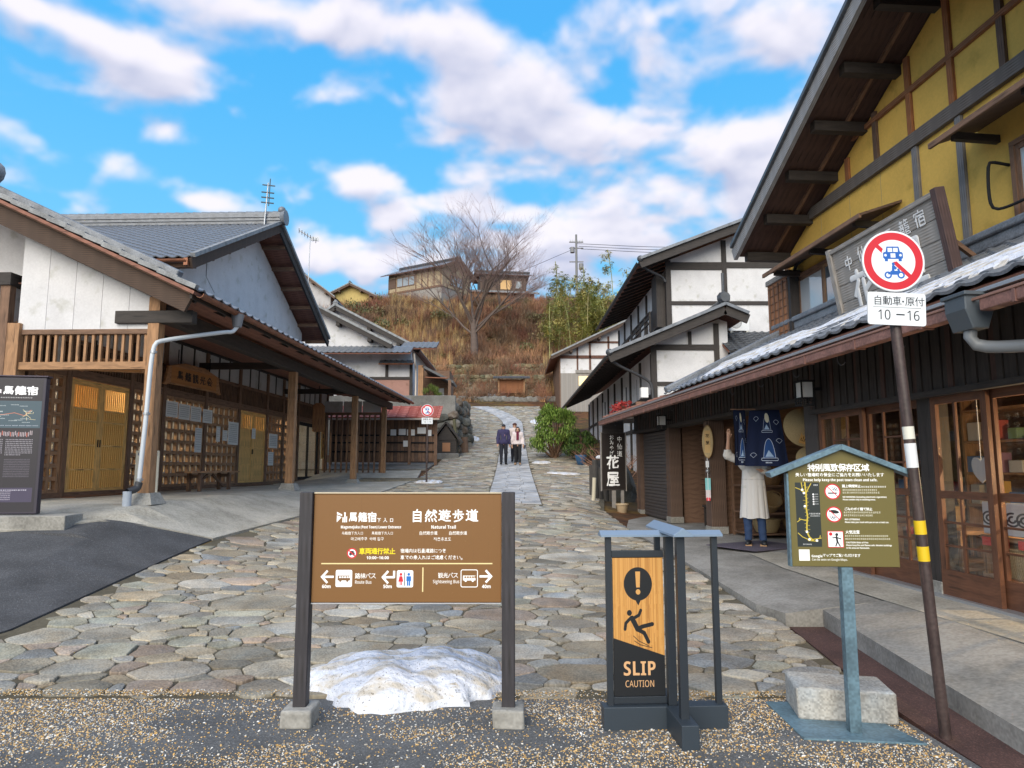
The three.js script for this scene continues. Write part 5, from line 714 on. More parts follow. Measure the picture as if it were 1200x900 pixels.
  part(t, 'upper_gable_wall', prismX([[NE - .75, 2.6], [FE + .75, 2.6], [FE + .75, EY + .18], [PK, PY - .25], [NE - .75, EY + .18]], wx - .2, wx), M.plaster); part(t, 'upper_side_wall', bx(LX, wx - .2, 2.6, EY + .1, NE - .95, NE - .75), M.plaster); part(t, 'upper_side_wall', bx(LX, wx - .2, 2.6, EY + .1, FE + .75, FE + .95), M.plaster);
  for (const pts of [[[-8.2, 5.9], [-8.2, 6.6], [-8.0, 6.75]], [[-8.2, 5.9], [-8.75, 5.55]]]) for (let i = 0; i + 1 < pts.length; i++) part(t, 'plaster_seam', bar(V(wx + .004, pts[i][1], pts[i][0]), V(wx + .004, pts[i + 1][1], pts[i + 1][0]), .012, .03), M.plasterGrey);
  const rs = PY - EY, run = NE - PK, sl2 = Math.hypot(rs, run);
  tiledSlope(t, V(LX, EY + .06, NE), V(1, 0, 0), V(0, rs, -run), vx - LX, sl2, { tw: .29, tl: .26, material: M.tile }); tiledSlope(t, V(LX, EY + .06, FE), V(1, 0, 0), V(0, PY - EY, PK - FE), vx - LX, Math.hypot(rs, PK - FE), { tw: .5, tl: .5, material: M.tile, fine: false });
  ridgeTiles(t, V(LX, PY + .02, PK), V(vx + .04, PY + .02, PK), M.tile, .34, .3); part(t, 'ridge_end_tile', [new THREE.CylinderGeometry(.2, .26, .16, 14).rotateZ(Math.PI / 2).translate(vx + .1, PY + .26, PK), new THREE.SphereGeometry(.13, 10, 8).translate(vx + .02, PY + .52, PK)], M.tile);
  for (const [a, b] of [[NE, PK], [FE, PK]]) { part(t, 'barge_board', bar(V(vx - .02, EY - .1, a), V(vx - .02, PY - .1, b), .06, .26, V(0, 1, 0)), a === NE ? M.rakeWood : M.timberBlack); const n = 22; for (let i = 0; i < n; i++) { const q = (k) => V(vx + .01, lerp(EY, PY, k / n) + .12, lerp(a, b, k / n)); part(t, 'verge_tile', bar(q(i), q(i + 1.05), .13, .1), M.tileGrey); } }
  for (let k = 0; k < 6; k++) for (const s of [NE, FE]) { const f = (k + .3) / 6, z = lerp(s, PK, f), y = lerp(EY, PY, f) - .17; part(t, 'purlin', bx(wx, vx - .06, y - .1, y + .02, z - .07, z + .07), M.timberDark); }
  part(t, 'gutter', rodHalf(V(LX, EY - .02, NE + .08), V(vx - .1, EY - .02, NE + .08), .07), M.copper); part(t, 'gutter_bracket', bx(vx - .16, vx - .06, EY - .16, EY + .02, NE - .02, NE + .1), M.copper); part(t, 'rain_pipe', rod(V(vx - 1.05, 4.2, NE - .7), V(vx - 1.05, EY - .1, NE - .6), .05), M.gutterDark);
  tiledSlope(t, V(LX, 3.75, NE + 2.2), V(1, 0, 0), V(0, 1.1, -2.9), 10.2, 3.1, { tw: .29, tl: .26, material: M.tile }); part(t, 'side_wall', bx(LX, -5.9, 2.2, 3.7, NE + 1.2, NE + 1.3), M.plaster);
}
// things on and in front of the hall, placed in the hall's own axes
function atHall(x, y, z) { const c = Math.cos(-.037), s = Math.sin(-.037); return [-5.6 + x * c + z * s, 1.0 + y, -10.7 - x * s + z * c]; }
{
  const b = thing('bench', 'low dark wooden trestle bench on the porch against the lattice wall', 'bench', atHall(-1.55, .012, -5.3), -.037);
  part(b, 'seat_plank', rb(-.17, -.005, .4, .44, -1.2, 1.2, .006), M.timberDark); part(b, 'seat_plank', rb(.005, .17, .4, .44, -1.2, 1.2, .006), M.timber);
  for (const z of [-.72, .72]) { for (const x of [-.12, .12]) part(b, 'leg', rb(x - .035, x + .035, 0, .4, z - .04, z + .04, .005), M.timberDark); part(b, 'cross_rail', rb(-.09, .09, .3, .37, z - .03, z + .03, .004), M.timberDark); }
  for (const s of [-1, 1]) part(b, 'brace', bar(V(.0, .08, s * .68), V(.0, .36, s * .12), .035, .05), M.timberDark);
}
{ // carved hanging signs
  const poly = [[-1.27, 0], [-1.2, .06], [-1.1, .42], [-.45, .56], [.45, .56], [1.1, .42], [1.2, .06], [1.27, 0], [1.15, -.02], [1.1, .02], [-1.1, .02], [-1.15, -.02]];
  const sign = (nm, label, pos, turn, sc, chars) => {
    const s = thing(nm, label, 'sign', pos, turn); const [c, x] = canvas(1024, 256); x.fillStyle = '#b0763f'; x.fillRect(0, 0, 1024, 256); for (let i = 0; i < 60; i++) { x.fillStyle = `rgba(70,36,14,${rr(.04, .16)})`; x.fillRect(0, rr(0, 256), 1024, rr(1, 4)); } text(x, chars, 120, 52, 140, { w: .12, color: '#2a1a10', brush: true, adv: 1.18 });
    const p = part(s, 'board', prism(poly.map(([a, b]) => [a * sc, b * sc]), -.03, .03, .008), mat([.46, .22, .09], .6, 'wood', .002)); pane(p, 'lettering', face(2.0 * sc, .38 * sc).translate(0, .24 * sc, .0315), printed(c, .7)); for (const q of [-.7, .7]) part(s, 'hanger', rod(V(q * sc, .5 * sc, 0), V(q * sc, .5 * sc + .34, 0), .012), M.blackMatt); return s;
  };
  sign('carved_sign', 'carved brown wooden sign with black brush characters hung over the lattice wall', atHall(-2.1, 2.36, -5.4), Math.PI / 2 - .037 - .05, .98, '馬籠観光会'); sign('carved_sign', 'carved ochre wooden sign hung behind the transom bars of the porch', atHall(-1.45, 2.2, -1.3), Math.PI / 2 * .25, .42, '馬籠観光会');
}
{ // notices pinned to the lattice
  const note = (label, y, z, w, h, n) => { const [c, x] = canvas(160, Math.round(160 * h / w), '#dcdcda'); for (let i = 0; i < n; i++) smallPrint(x, 16, 14 + i * (c.height - 24) / n, 126, 9, '#6d6d72'); const p = thing('notice_sheet', label, 'notice', atHall(-2.375, y, z), Math.PI / 2 - .037); const q = part(p, 'sheet', bx(-w / 2, w / 2, -h / 2, h / 2, 0, .006), M.paper); pane(q, 'printed_face', face(w * .99, h * .99).translate(0, 0, .0075), printed(c, .8)); };
  note('first of four white notices in a row under the carved sign', 1.86, -5.0, .52, .36, 6); note('second of four white notices in a row under the carved sign', 1.84, -5.56, .52, .36, 6); note('third of four white notices in a row under the carved sign', 1.83, -6.12, .52, .36, 6); note('last of four white notices in a row under the carved sign', 1.82, -6.72, .5, .34, 6); note('tall narrow white notice below the row of four', 1.2, -6.3, .34, .6, 9); note('small white notice left of two wide ones before the pale door', 1.4, -7.35, .22, .4, 6); note('square white notice between a narrow one and a large one', 1.38, -7.75, .28, .28, 5); note('large white notice right beside the pale wooden door', 1.46, -8.25, .62, .62, 10); note('small white notice taped to the pale wooden door', 1.52, -9.62, .26, .3, 4); note('upper white notice right of the pale wooden door', 1.36, -11.15, .7, .44, 6); note('lower white notice right of the pale wooden door', .8, -11.0, .42, .42, 5);
  const [c, x] = canvas(256, 520, '#17161c'); x.fillStyle = '#b3202c'; x.fillRect(60, 180, 130, 160); x.fillStyle = '#e7e2da'; x.fillRect(90, 60, 70, 26); x.fillStyle = '#d97a3a'; x.beginPath(); x.arc(150, 150, 40, 0, 7); x.fill(); for (let i = 0; i < 5; i++) smallPrint(x, 40, 380 + i * 24, 170, 12, '#c9c4c0'); const p = thing('poster', 'dark poster with red picture on the lattice by the entrance door', 'poster', atHall(-2.375, 1.42, -4.1), Math.PI / 2 - .037); pane(part(p, 'sheet', bx(-.21, .21, -.42, .42, 0, .008), M.black), 'printed_face', face(.41, .82).translate(0, 0, .0095), printed(c, .5));
  const [c2, x2] = canvas(256, 640, '#d7d4c6'); x2.fillStyle = '#2a3a78'; x2.font = 'bold 58px sans-serif'; x2.fillText('LUGGAGE', 14, 66, 228); x2.fillStyle = '#c4c0ae'; for (let i = 0; i < 6; i++) smallPrint(x2, 24, 120 + i * 22, 200, 12, '#9a968a'); const l = thing('luggage_sign', 'cream luggage sign board leaning by the entrance column', 'sign', atHall(-1.7, .012, -2.95), .45); const lp = part(l, 'board', rb(-.21, .21, .02, .86, -.015, .015, .006), mat([.62, .6, .52], .7)); lp.rotation.x = -.1; pane(lp, 'printed_face', face(.4, .82).translate(0, .44, .0165), printed(c2, .7)); part(l, 'strut', bar(V(0, .02, -.3), V(0, .8, -.1), .03, .03), M.timber);
  const v = thing('plank_sign', 'narrow upright wooden name board beside the dark glass door', 'sign', atHall(-2.36, 1.05, -16.1), Math.PI / 2 - .037); const [c3, x3] = canvas(96, 720, '#a26a2c'); text(x3, '馬籠宿観光会', 12, 30, 72, { w: .11, color: '#21140a', vertical: true, adv: 1.4, brush: true }); pane(part(v, 'board', rb(-.16, .16, -.2, 1.6, 0, .04, .006), M.yellowWood), 'lettering', face(.24, 1.7).translate(0, .7, .0415), printed(c3, .7));
  const r = thing('hanging_sign', 'small orange brown wooden sign hung from the porch ceiling', 'sign', atHall(-1.6, 1.75, -13.2), .2); part(r, 'board', prism([[-.2, .02], [-.16, 0], [.16, 0], [.2, .02], [.2, .9], [.1, 1.0], [-.1, 1.0], [-.2, .9]], -.02, .02, .005), mat([.36, .16, .06], .6, 'wood')); part(r, 'hanger', rod(V(0, 1, 0), V(0, 1.6, 0), .01), M.blackMatt);
}
// ---------------------------------------------------------------- right: souvenir shop, yellow gable over a dark timber front
const SHOP = [4.18, .3, -6.87], SHT = .072;
function atShop(x, y, z) { const c = Math.cos(SHT), s = Math.sin(SHT); return [SHOP[0] + x * c + z * s, SHOP[1] + y, SHOP[2] - x * s + z * c]; }
{
  const t = thing('souvenir_shop', 'souvenir shop with yellow plastered gable, dark timber front and tiled pent roof', 'building', SHOP, SHT);
  const N = 4.2, F = -11.75;
  // posts of the open front
  for (const [z, w, m] of [[-11.55, .26, M.brownWood], [-8.95, .28, M.brownWood], [-6.4, .3, M.brownWood], [-2.42, .34, mat([.1, .085, .08], .85, 'old', .004)], [-.13, .2, M.timberBlack], [3.4, .24, M.timberBlack]]) { const p = part(t, 'post', rb(0, w, .12, 2.3, z - w / 2, z + w / 2, .012), m); part(p, 'post_footing', rb(-.015, w + .015, 0, .14, z - w / 2 - .015, z + w / 2 + .015, .008), M.concrete); }
  part(t, 'lintel', bx(-.02, .24, 2.12, 2.32, F, -2.3), M.timberBlack); part(t, 'lintel', bx(-.02, .2, 1.96, 2.08, -2.25, N), M.timberBlack);
  // fascia of upright battens
  let k = 0; for (let z = -11.7; z < N; z += .075) { const y0 = z < -2.3 ? 2.18 : 1.99; part(t, k ? 'fascia_batten_' + String(k).padStart(3, '0') : 'fascia_batten', bx(-.075 - (k % 2) * .012, -.02, y0, 2.62, z + .004, z + .071), k % 7 ? M.timberBlack : M.boardDark); k++; }
  part(t, 'fascia_cap', bx(-.11, -.02, 1.93, 1.99, -2.26, N), M.timberBlack); part(t, 'fascia_cap', bx(-.11, -.02, 2.12, 2.18, F, -2.26), M.timberBlack);
  // eave: rafters, soffit boards, fascia, gutter
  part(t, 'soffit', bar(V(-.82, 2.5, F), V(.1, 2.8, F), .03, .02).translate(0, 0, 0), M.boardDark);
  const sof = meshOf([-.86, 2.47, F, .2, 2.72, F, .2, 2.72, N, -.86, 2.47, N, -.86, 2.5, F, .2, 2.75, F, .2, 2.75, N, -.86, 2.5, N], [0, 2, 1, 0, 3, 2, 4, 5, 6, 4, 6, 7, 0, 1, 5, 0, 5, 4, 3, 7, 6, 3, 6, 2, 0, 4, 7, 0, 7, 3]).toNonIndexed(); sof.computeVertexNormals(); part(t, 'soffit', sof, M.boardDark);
  for (let z = F + .1; z < N; z += .62) part(t, 'rafter', bar(V(-.84, 2.44, z), V(.0, 2.64, z), .05, .07), M.timberBlack);
  part(t, 'eave_edge', rb(-.9, -.84, 2.46, 2.55, F, N, .008), M.brownWood); part(t, 'eave_flashing', rb(-.935, -.9, 2.5, 2.53, F, N, .004), M.metal); part(t, 'gutter', rb(-1.0, -.9, 2.35, 2.445, F - .1, 1.66, .012), M.gutterPink); part(t, 'gutter', rb(-1.0, -.9, 2.35, 2.445, 1.98, N, .012), M.gutterPink); part(t, 'gutter_lip', rb(-1.012, -.99, 2.435, 2.455, F - .1, N, .003), mat([.3, .16, .12], .4));
  for (let z = -11; z < N; z += .95) part(t, 'gutter_joint', rb(-1.008, -.895, 2.342, 2.45, z - .014, z + .014, .002), mat([.2, .1, .08], .5)); for (let z = -10.6; z < N; z += .95) part(t, 'gutter_hook', tube([[-.86, 2.4, z], [-.85, 2.3, z], [-.83, 2.27, z + .03], [-.81, 2.3, z + .06]], .005, 10, 5), M.gutterDark);
  { const h = part(t, 'rain_hopper', [prism([[-.11, .14], [.11, .14], [.11, .02], [.06, -.12], [-.06, -.12], [-.11, .02]], -.11, .11, .008).translate(-.95, 2.36, 1.82), rb(-1.075, -.825, 2.48, 2.51, 1.69, 1.95, .006)], mat([.075, .09, .105], .45)); part(h, 'rain_elbow', tube([[-.95, 2.26, 1.82], [-.95, 2.16, 1.82], [-.9, 2.12, 1.86], [-.6, 2.06, 2.4], [-.1, 1.98, 3.1]], .045, 24, 10), mat([.2, .21, .22], .45)); }
  // tiled pent roof, 300 nearest tiles singly
  const pv = V(2.45, 1.2, 0), pl = pv.length();
  tiledSlope(t, V(-.87, 2.6, -6.15), V(0, 0, 1), pv, N + 6.1, pl, { tw: .268, tl: .232, material: M.tile, each: 300, amp: .021 });
  part(t, 'verge_roll', bar(V(-.85, 2.68, -6.16), V(1.62, 3.9, -6.16), .18, .13, V(-.4, .9, 0), .04), M.tile); part(t, 'wall_flashing', bar(V(1.5, 3.83, -6.4), V(1.5, 3.83, N), .2, .16, V(0, 1, 0), .03), M.tile); part(t, 'wall_flashing', bar(V(1.44, 3.94, -6.4), V(1.44, 3.94, N), .16, .1, V(0, 1, 0), .03), M.tile);
  const low = meshOf([-.9, 2.56, F - .12, 1.6, 3.05, F - .12, 1.6, 3.05, -6.0, -.9, 2.56, -6.0, -.9, 2.53, F - .12, 1.6, 2.9, F - .12, 1.6, 2.9, -6.0, -.9, 2.53, -6.0], [0, 1, 2, 0, 2, 3, 4, 6, 5, 4, 7, 6, 0, 4, 5, 0, 5, 1, 3, 2, 6, 3, 6, 7, 0, 3, 7, 0, 7, 4]).toNonIndexed(); low.computeVertexNormals(); part(t, 'sheet_roof', low, M.gutterPink);
  for (let z = F; z < -6.1; z += .45) part(t, 'roof_seam', bar(V(-.9, 2.58, z), V(1.6, 3.07, z), .03, .03), M.gutterPink);
  // roller shutter bay
  for (let i = 0; i < 26; i++) part(t, i ? 'shutter_slat_' + String(i).padStart(3, '0') : 'shutter_slat', new THREE.CylinderGeometry(.045, .045, 2.2, 6, 1).rotateX(Math.PI / 2).scale(.35, 1, 1).translate(.1, .06 + i * .08, -10.25), mat([.07, .06, .058], .55)); part(t, 'shutter_guide', bx(.04, .16, 0, 2.15, -9.12, -9.08), M.metal);
  // rooms: floor is the forecourt, walls, ceiling
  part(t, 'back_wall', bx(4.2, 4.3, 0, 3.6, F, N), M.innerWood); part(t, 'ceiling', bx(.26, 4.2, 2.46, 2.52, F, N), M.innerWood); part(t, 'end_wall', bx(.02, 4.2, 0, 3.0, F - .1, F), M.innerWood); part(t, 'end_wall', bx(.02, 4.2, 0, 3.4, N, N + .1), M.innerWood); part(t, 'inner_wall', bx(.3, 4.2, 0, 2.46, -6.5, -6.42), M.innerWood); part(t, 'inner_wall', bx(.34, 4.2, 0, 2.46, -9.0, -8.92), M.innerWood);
  // glazed sliding doors
  const door = (z0, z1, x, v, hz) => {
    const b = .12, d = part(t, 'sliding_door', [bx(x - .02, x + .02, .27, 1.95, z0, z0 + .07), bx(x - .02, x + .02, .27, 1.95, z1 - .07, z1), bx(x - .02, x + .02, 1.86, 1.95, z0 + .07, z1 - .07), bx(x - .02, x + .02, .95, 1.02, z0 + .07, z1 - .07)], M.redWood);
    part(d, 'kick_board', bx(x - .022, x + .022, .03, .27, z0, z1), M.redWood); part(d, 'door_glass', bx(x - .003, x + .003, .27, 1.87, z0 + .06, z1 - .06), M.glass);
    for (const q of v) part(d, 'glazing_bar', bx(x - .012, x + .012, .27, .95, q - .014, q + .014), M.redWood); for (const q of v.slice(-2)) part(d, 'glazing_bar', bx(x - .012, x + .012, 1.02, 1.86, q - .014, q + .014), M.redWood); for (const y of hz) part(d, 'glazing_bar', bx(x - .011, x + .011, y - .01, y + .01, y > 1 ? v[Math.max(0, v.length - 2)] : z0 + .07, z1 - .07), M.redWood);
  };
  door(-2.2, -1.2, .02, [-1.88, -1.56], [.5, .72, 1.3, 1.58]); door(-1.24, -.24, .08, [-.92, -.6], [.5, .72, 1.3, 1.58]); door(-.02, .72, .02, [.3], [.5, .72]); door(.66, 1.66, .08, [1.0, 1.3, 1.5], [.5, .72, 1.3, 1.58]); door(1.6, 2.5, .02, [1.9, 2.2], [.5, .72, 1.3, 1.58]); door(2.45, 3.3, .08, [2.7, 3.0], [.5, .72, 1.3, 1.58]);
  part(t, 'door_track', bx(-.06, .14, .0, .03, -2.25, 3.3), M.metal); part(t, 'transom_rail', bx(-.02, .14, 1.95, 1.97, -2.25, 3.3), M.redWood);
  // yellow gable wall above
  const yx = 1.6, far = -6.1, peak = -1.45, rk = (z) => 5.42 + .475 * (Math.min(z, 2 * peak - z) + 5.9), nearE = 2 * peak - far;
  part(t, 'gable_wall', prismX([[far, 3.1], [nearE, 3.1], [nearE, rk(nearE) - .1], [peak, rk(peak) - .1], [far, rk(far) - .1]], yx, yx + .16), M.yellow); part(t, 'side_wall', bx(yx + .16, 9, 3, 5.0, far, far + .15), M.yellow);
  const trim = (nm, z0, z1, y0, y1, m, d = .05) => part(t, nm, rb(yx - d, yx + .01, y0, y1, z0, z1, .006), m);
  trim('wall_beam', -5.4, nearE, 5.66, 5.86, mat([.19, .165, .15], .85, 'old', .004), .07); trim('wall_rail', -3.9, 1.2, 6.47, 6.55, mat([.34, .15, .07], .85, 'old', .004)); trim('wall_sill', far, nearE, 3.62, 3.72, M.timberDark); trim('corner_post', far, far + .14, 3.6, 5.2, mat([.3, .15, .06], .8, 'wood', .003));
  [-4.7, -3.82, -3.03, -2.22, -1.39, -.55, .3].forEach((z, i) => { trim('wall_stud', z - .05, z + .05, 5.86, rk(z) - .15, i % 3 < 2 ? mat([.42, .17, .07], .85, 'old', .004) : M.brownWood, .045); }); for (const z of [-2.17, -1.32, 1.2]) trim('wall_stud', z - .055, z + .055, 3.72, 5.66, mat([.27, .26, .26], .85, 'old', .004), .045); for (const z of [-4.75, -3.85, -3.01]) trim('plaster_joint', z - .006, z + .006, 4.95, 5.66, M.ochre, .004);
  // great roof with deep verge over the street
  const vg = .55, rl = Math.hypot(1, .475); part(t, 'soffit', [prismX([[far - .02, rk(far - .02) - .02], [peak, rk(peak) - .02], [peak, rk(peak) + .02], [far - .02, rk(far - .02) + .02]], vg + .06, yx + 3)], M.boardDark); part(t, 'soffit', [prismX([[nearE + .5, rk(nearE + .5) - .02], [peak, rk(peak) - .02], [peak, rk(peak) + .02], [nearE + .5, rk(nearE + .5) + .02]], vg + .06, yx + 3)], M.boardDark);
  for (const s of [far + .05, nearE + .55]) { const y = rk(s); part(t, 'barge_board', bar(V(vg, y - .05, s), V(vg, rk(peak) - .05, peak), .07, .24, V(0, 1, 0)), mat([.36, .36, .37], .75, 'old', .002)); part(t, 'verge_tile', bar(V(vg - .02, y + .1, s), V(vg - .02, rk(peak) + .1, peak), .14, .05, V(0, 1, 0), .01), M.tileDark); part(t, 'verge_tile', bar(V(vg + .02, y + .15, s), V(vg + .02, rk(peak) + .15, peak), .2, .05, V(0, 1, 0), .01), M.tileDark); }
  for (let i = 0; i < 6; i++) { const z = lerp(far + .12, peak - .1, i / 5), y = rk(z) - .12; part(t, 'purlin', bx(vg + .2, yx, y - .09, y + .07, z - .07, z + .07), M.timberBlack); part(t, 'rafter', bar(V(vg + .75, rk(z) - .05, z), V(vg + .75, rk(z + .9) - .05, z + .9), .05, .06), M.timberDark); }
  tiledSlope(t, V(vg, rk(far) + .1, far), V(1, 0, 0), V(0, .475, 1), 5, (peak - far) * rl, { tw: .5, tl: .5, material: M.tileDark, fine: false }); tiledSlope(t, V(vg, rk(far) + .1, nearE), V(1, 0, 0), V(0, .475, -1), 5, (peak - far) * rl, { tw: .5, tl: .5, material: M.tileDark, fine: false }); ridgeTiles(t, V(vg, rk(peak) + .12, peak), V(5.4, rk(peak) + .12, peak), M.tileDark);
  // upstairs window with shutter box under a little canopy
  const win = (z0, z1, y0, y1, n) => { const f = part(t, 'window', [bx(yx - .09, yx, y0 - .07, y0, z0 - .06, z1 + .06), bx(yx - .09, yx, y1, y1 + .06, z0 - .06, z1 + .06), bx(yx - .09, yx, y0, y1, z0 - .06, z0), bx(yx - .09, yx, y0, y1, z1, z1 + .06)], M.timberDark); for (let i = 0; i < n; i++) { const a = lerp(z0, z1, i / n), b = lerp(z0, z1, (i + 1) / n); part(f, 'sash', [bx(yx - .07, yx - .03, y0, y1, a, a + .05), bx(yx - .07, yx - .03, y0, y1, b - .05, b), bx(yx - .07, yx - .03, y0, y0 + .06, a + .05, b - .05), bx(yx - .07, yx - .03, y1 - .06, y1, a + .05, b - .05)], i ? mat([.34, .2, .11], .7, 'wood') : M.timberDark); part(f, 'window_pane', bx(yx - .052, yx - .048, y0 + .06, y1 - .06, a + .05, b - .05), i ? M.skyGlass : M.blind); } return f; };
  M.skyGlass = new THREE.MeshPhysicalMaterial({ color: new THREE.Color(.1, .13, .16), roughness: .03, metalness: .0, clearcoat: 1, clearcoatRoughness: .02, specularIntensity: 1, ior: 2.2 }); M.blind = new THREE.MeshPhysicalMaterial({ color: new THREE.Color(.5, .52, .54), roughness: .12, clearcoat: 1, clearcoatRoughness: .03 });
  win(-5.55, -2.9, 3.76, 4.72, 3);
  { const b = part(t, 'shutter_box', [rb(yx - .22, yx, 3.72, 4.84, -6.5, -5.62, .008)], mat([.44, .19, .085], .7, 'wood', .002)); for (let i = 0; i < 7; i++) part(b, 'shutter_batten', bx(yx - .235, yx - .221, 3.78 + i * .155, 3.79 + i * .155, -6.44, -5.63), M.timberDark); for (let i = 0; i < 5; i++) part(b, 'shutter_batten', bx(yx - .24, yx - .222, 3.74, 4.76, -6.4 + i * .18, -6.375 + i * .18), M.timberDark); part(b, 'box_cap', rb(yx - .26, yx, 4.8, 4.9, -6.5, -5.58, .006), M.greyWood); part(b, 'box_side', rb(yx - .24, yx - .005, 3.7, 4.86, -5.62, -5.52, .006), M.timberBlack); }
  const canopy = (z0, z1, y) => { const c = part(t, 'window_canopy', [bar(V(yx - .64, y - .08, (z0 + z1) / 2), V(yx, y + .14, (z0 + z1) / 2), z1 - z0, .035)], M.brownWood); part(c, 'canopy_edge', rb(yx - .66, yx - .62, y - .13, y - .06, z0, z1, .005), M.timberDark); for (const z of [z0 + .3, (z0 + z1) / 2, z1 - .3]) part(c, 'canopy_bracket', bar(V(yx - .56, y - .11, z), V(yx, y - .13, z), .07, .09), M.timberBlack); };
  canopy(-5.75, -2.55, 4.9); canopy(-1.05, 1.6, 5.2); win(-.45, 1.1, 3.95, 4.85, 2); part(t, 'window_rail', tube([[yx, 4.7, -.62], [yx - .24, 4.72, -.62], [yx - .26, 4.68, -.62], [yx - .26, 4.2, -.62], [yx - .22, 4.16, -.6], [yx - .22, 4.16, 1.0]], .018, 40, 6), M.blackMatt);
  part(t, 'service_cable', tube([[yx - .1, 4.66, -5.5], [yx - .16, 4.9, -5.45], [yx - .1, 5.0, -5.2]], .03, 14, 6), M.blackMatt); part(t, 'service_pipe', tube([[yx - .2, 3.72, -6.3], [yx - .6, 3.45, -6.4], [yx - 1.0, 3.4, -6.6]], .02, 14, 6), M.metal);
}
{ // the snow still lying in the troughs of the pent roof
  const g = grid(150, 26, (u, v) => { const z = -6.0 + u * 9.6, s = .12 + v * 1.25, x = -.87 + s * .9, y = 2.6 + s * .44; const e = Math.min(u * 30, (1 - u) * 30, v * 7, (1 - v) * 5, 1), n = fbm(z * .9 + 3, s * 2.6 + 8, 4), k = (n - .45) * .2 + .012; return [x, y + .045 + clamp(k, -.06, .035) * e - (1 - e) * .05, z]; });
  const s = single('roof_snow', mergeVertices(g), M.snow, 'patchy melting snow on the tiled pent roof of the souvenir shop', 'snow'); s.position.set(...SHOP); s.rotation.y = SHT;
}
{ // weathered name board standing on the pent roof
  const t = thing('shop_name_board', 'large weathered grey plank name board with white characters standing on the pent roof', 'sign', atShop(.72, 3.3, -1.55), SHT - Math.PI / 2);
  const W = 2.15, Hh = .95, g = new THREE.Group(); const lean = .16;
  const put = (o) => { o.rotation.x = lean; return o; };
  for (let i = 0; i < 4; i++) put(part(t, 'plank', rb(-W / 2, W / 2, i * Hh / 4 + .003, (i + 1) * Hh / 4 - .003, -.02, .012 + (i % 2) * .004, .004), M.greyWood));
  for (const s of [-1, 1]) put(part(t, 'frame_side', rb(s * (W / 2 + .04) - .045, s * (W / 2 + .04) + .045, -.06, Hh + .08, -.06, .06, .008), s > 0 ? mat([.11, .065, .06], .75, 'old', .003) : M.greyWood)); put(part(t, 'frame_top', rb(-W / 2, W / 2, Hh, Hh + .06, -.05, .05, .008), M.greyWood)); put(part(t, 'frame_bottom', rb(-W / 2, W / 2, -.06, 0, -.05, .05, .008), M.greyWood));
  const glyphs = (ch, cx, cy, sz, w) => { const gs = []; for (const s of GL[ch]) for (let i = 0; i + 3 < s.length; i += 2) { const a = V(cx + (s[i] / 100 - .5) * sz, cy + (.5 - s[i + 1] / 100) * sz, 0), b = V(cx + (s[i + 2] / 100 - .5) * sz, cy + (.5 - s[i + 3] / 100) * sz, 0), f = i / Math.max(2, s.length - 2); gs.push(rod(a, b, sz * w * (1.2 - .5 * f), sz * w * (1.1 - .6 * f), 8).scale(1, 1, .28).translate(0, 0, .024), new THREE.SphereGeometry(sz * w * (1.2 - .5 * f), 8, 6).scale(1, 1, .28).translate(a.x, a.y, .024)); } put(part(t, 'carved_character', gs, mat([.72, .72, .72], .85))); };
  glyphs('中', -.72, .72, .2, .05); glyphs('仙', -.4, .76, .2, .05); glyphs('道', -.08, .78, .2, .05); glyphs('馬', .2, .79, .18, .05); glyphs('籠', .5, .79, .2, .04); glyphs('宿', .78, .8, .2, .045); glyphs('花', -.5, .33, .5, .07); glyphs('屋', .45, .36, .58, .07);
  for (const s of [-.7, .7]) { part(t, 'prop', bar(V(s, .86, .1), V(s, .32, -.62), .05, .05), M.timberDark); part(t, 'foot', rb(s - .1, s + .1, -.2, -.05, -.06, .06, .006), M.timber); }
}
{ // wall lanterns
  const lamp = (label, p) => { const t = thing('wall_lantern', label, 'lantern', p, SHT); part(t, 'frame', [bx(-.09, .09, .3, .325, -.1, .1), bx(-.085, .085, 0, .02, -.09, .09), ...[[-1, -1], [-1, 1], [1, -1], [1, 1]].map(([a, b]) => bx(a * .078 - .008, a * .078 + .008, .02, .3, b * .083 - .008, b * .083 + .008))], M.blackMatt); part(t, 'shade', bx(-.07, .07, .1, .3, -.076, .076), mat([.7, .7, .69], .6)); for (const z of [-.05, 0, .05]) part(t, 'grille_bar', bx(-.09, -.08, .02, .1, z - .006, z + .006), M.blackMatt); for (const x of [-.05, 0, .05]) part(t, 'grille_bar', bx(x - .006, x + .006, .02, .1, .084, .094), M.blackMatt); part(t, 'grille_rail', [bx(-.09, -.08, .055, .065, -.09, .09), bx(-.09, .09, .055, .065, .084, .094), bx(-.088, .088, .098, .106, -.092, .092)], M.blackMatt); part(t, 'arm', bx(.085, .26, .2, .24, -.015, .015), M.blackMatt); return t; };
  lamp('square paper wall lantern over the post between the hats and glass doors', atShop(-.3, 2.02, -1.95)); lamp('square paper wall lantern over the post of the shuttered bay', atShop(-.3, 2.05, -8.35));
}
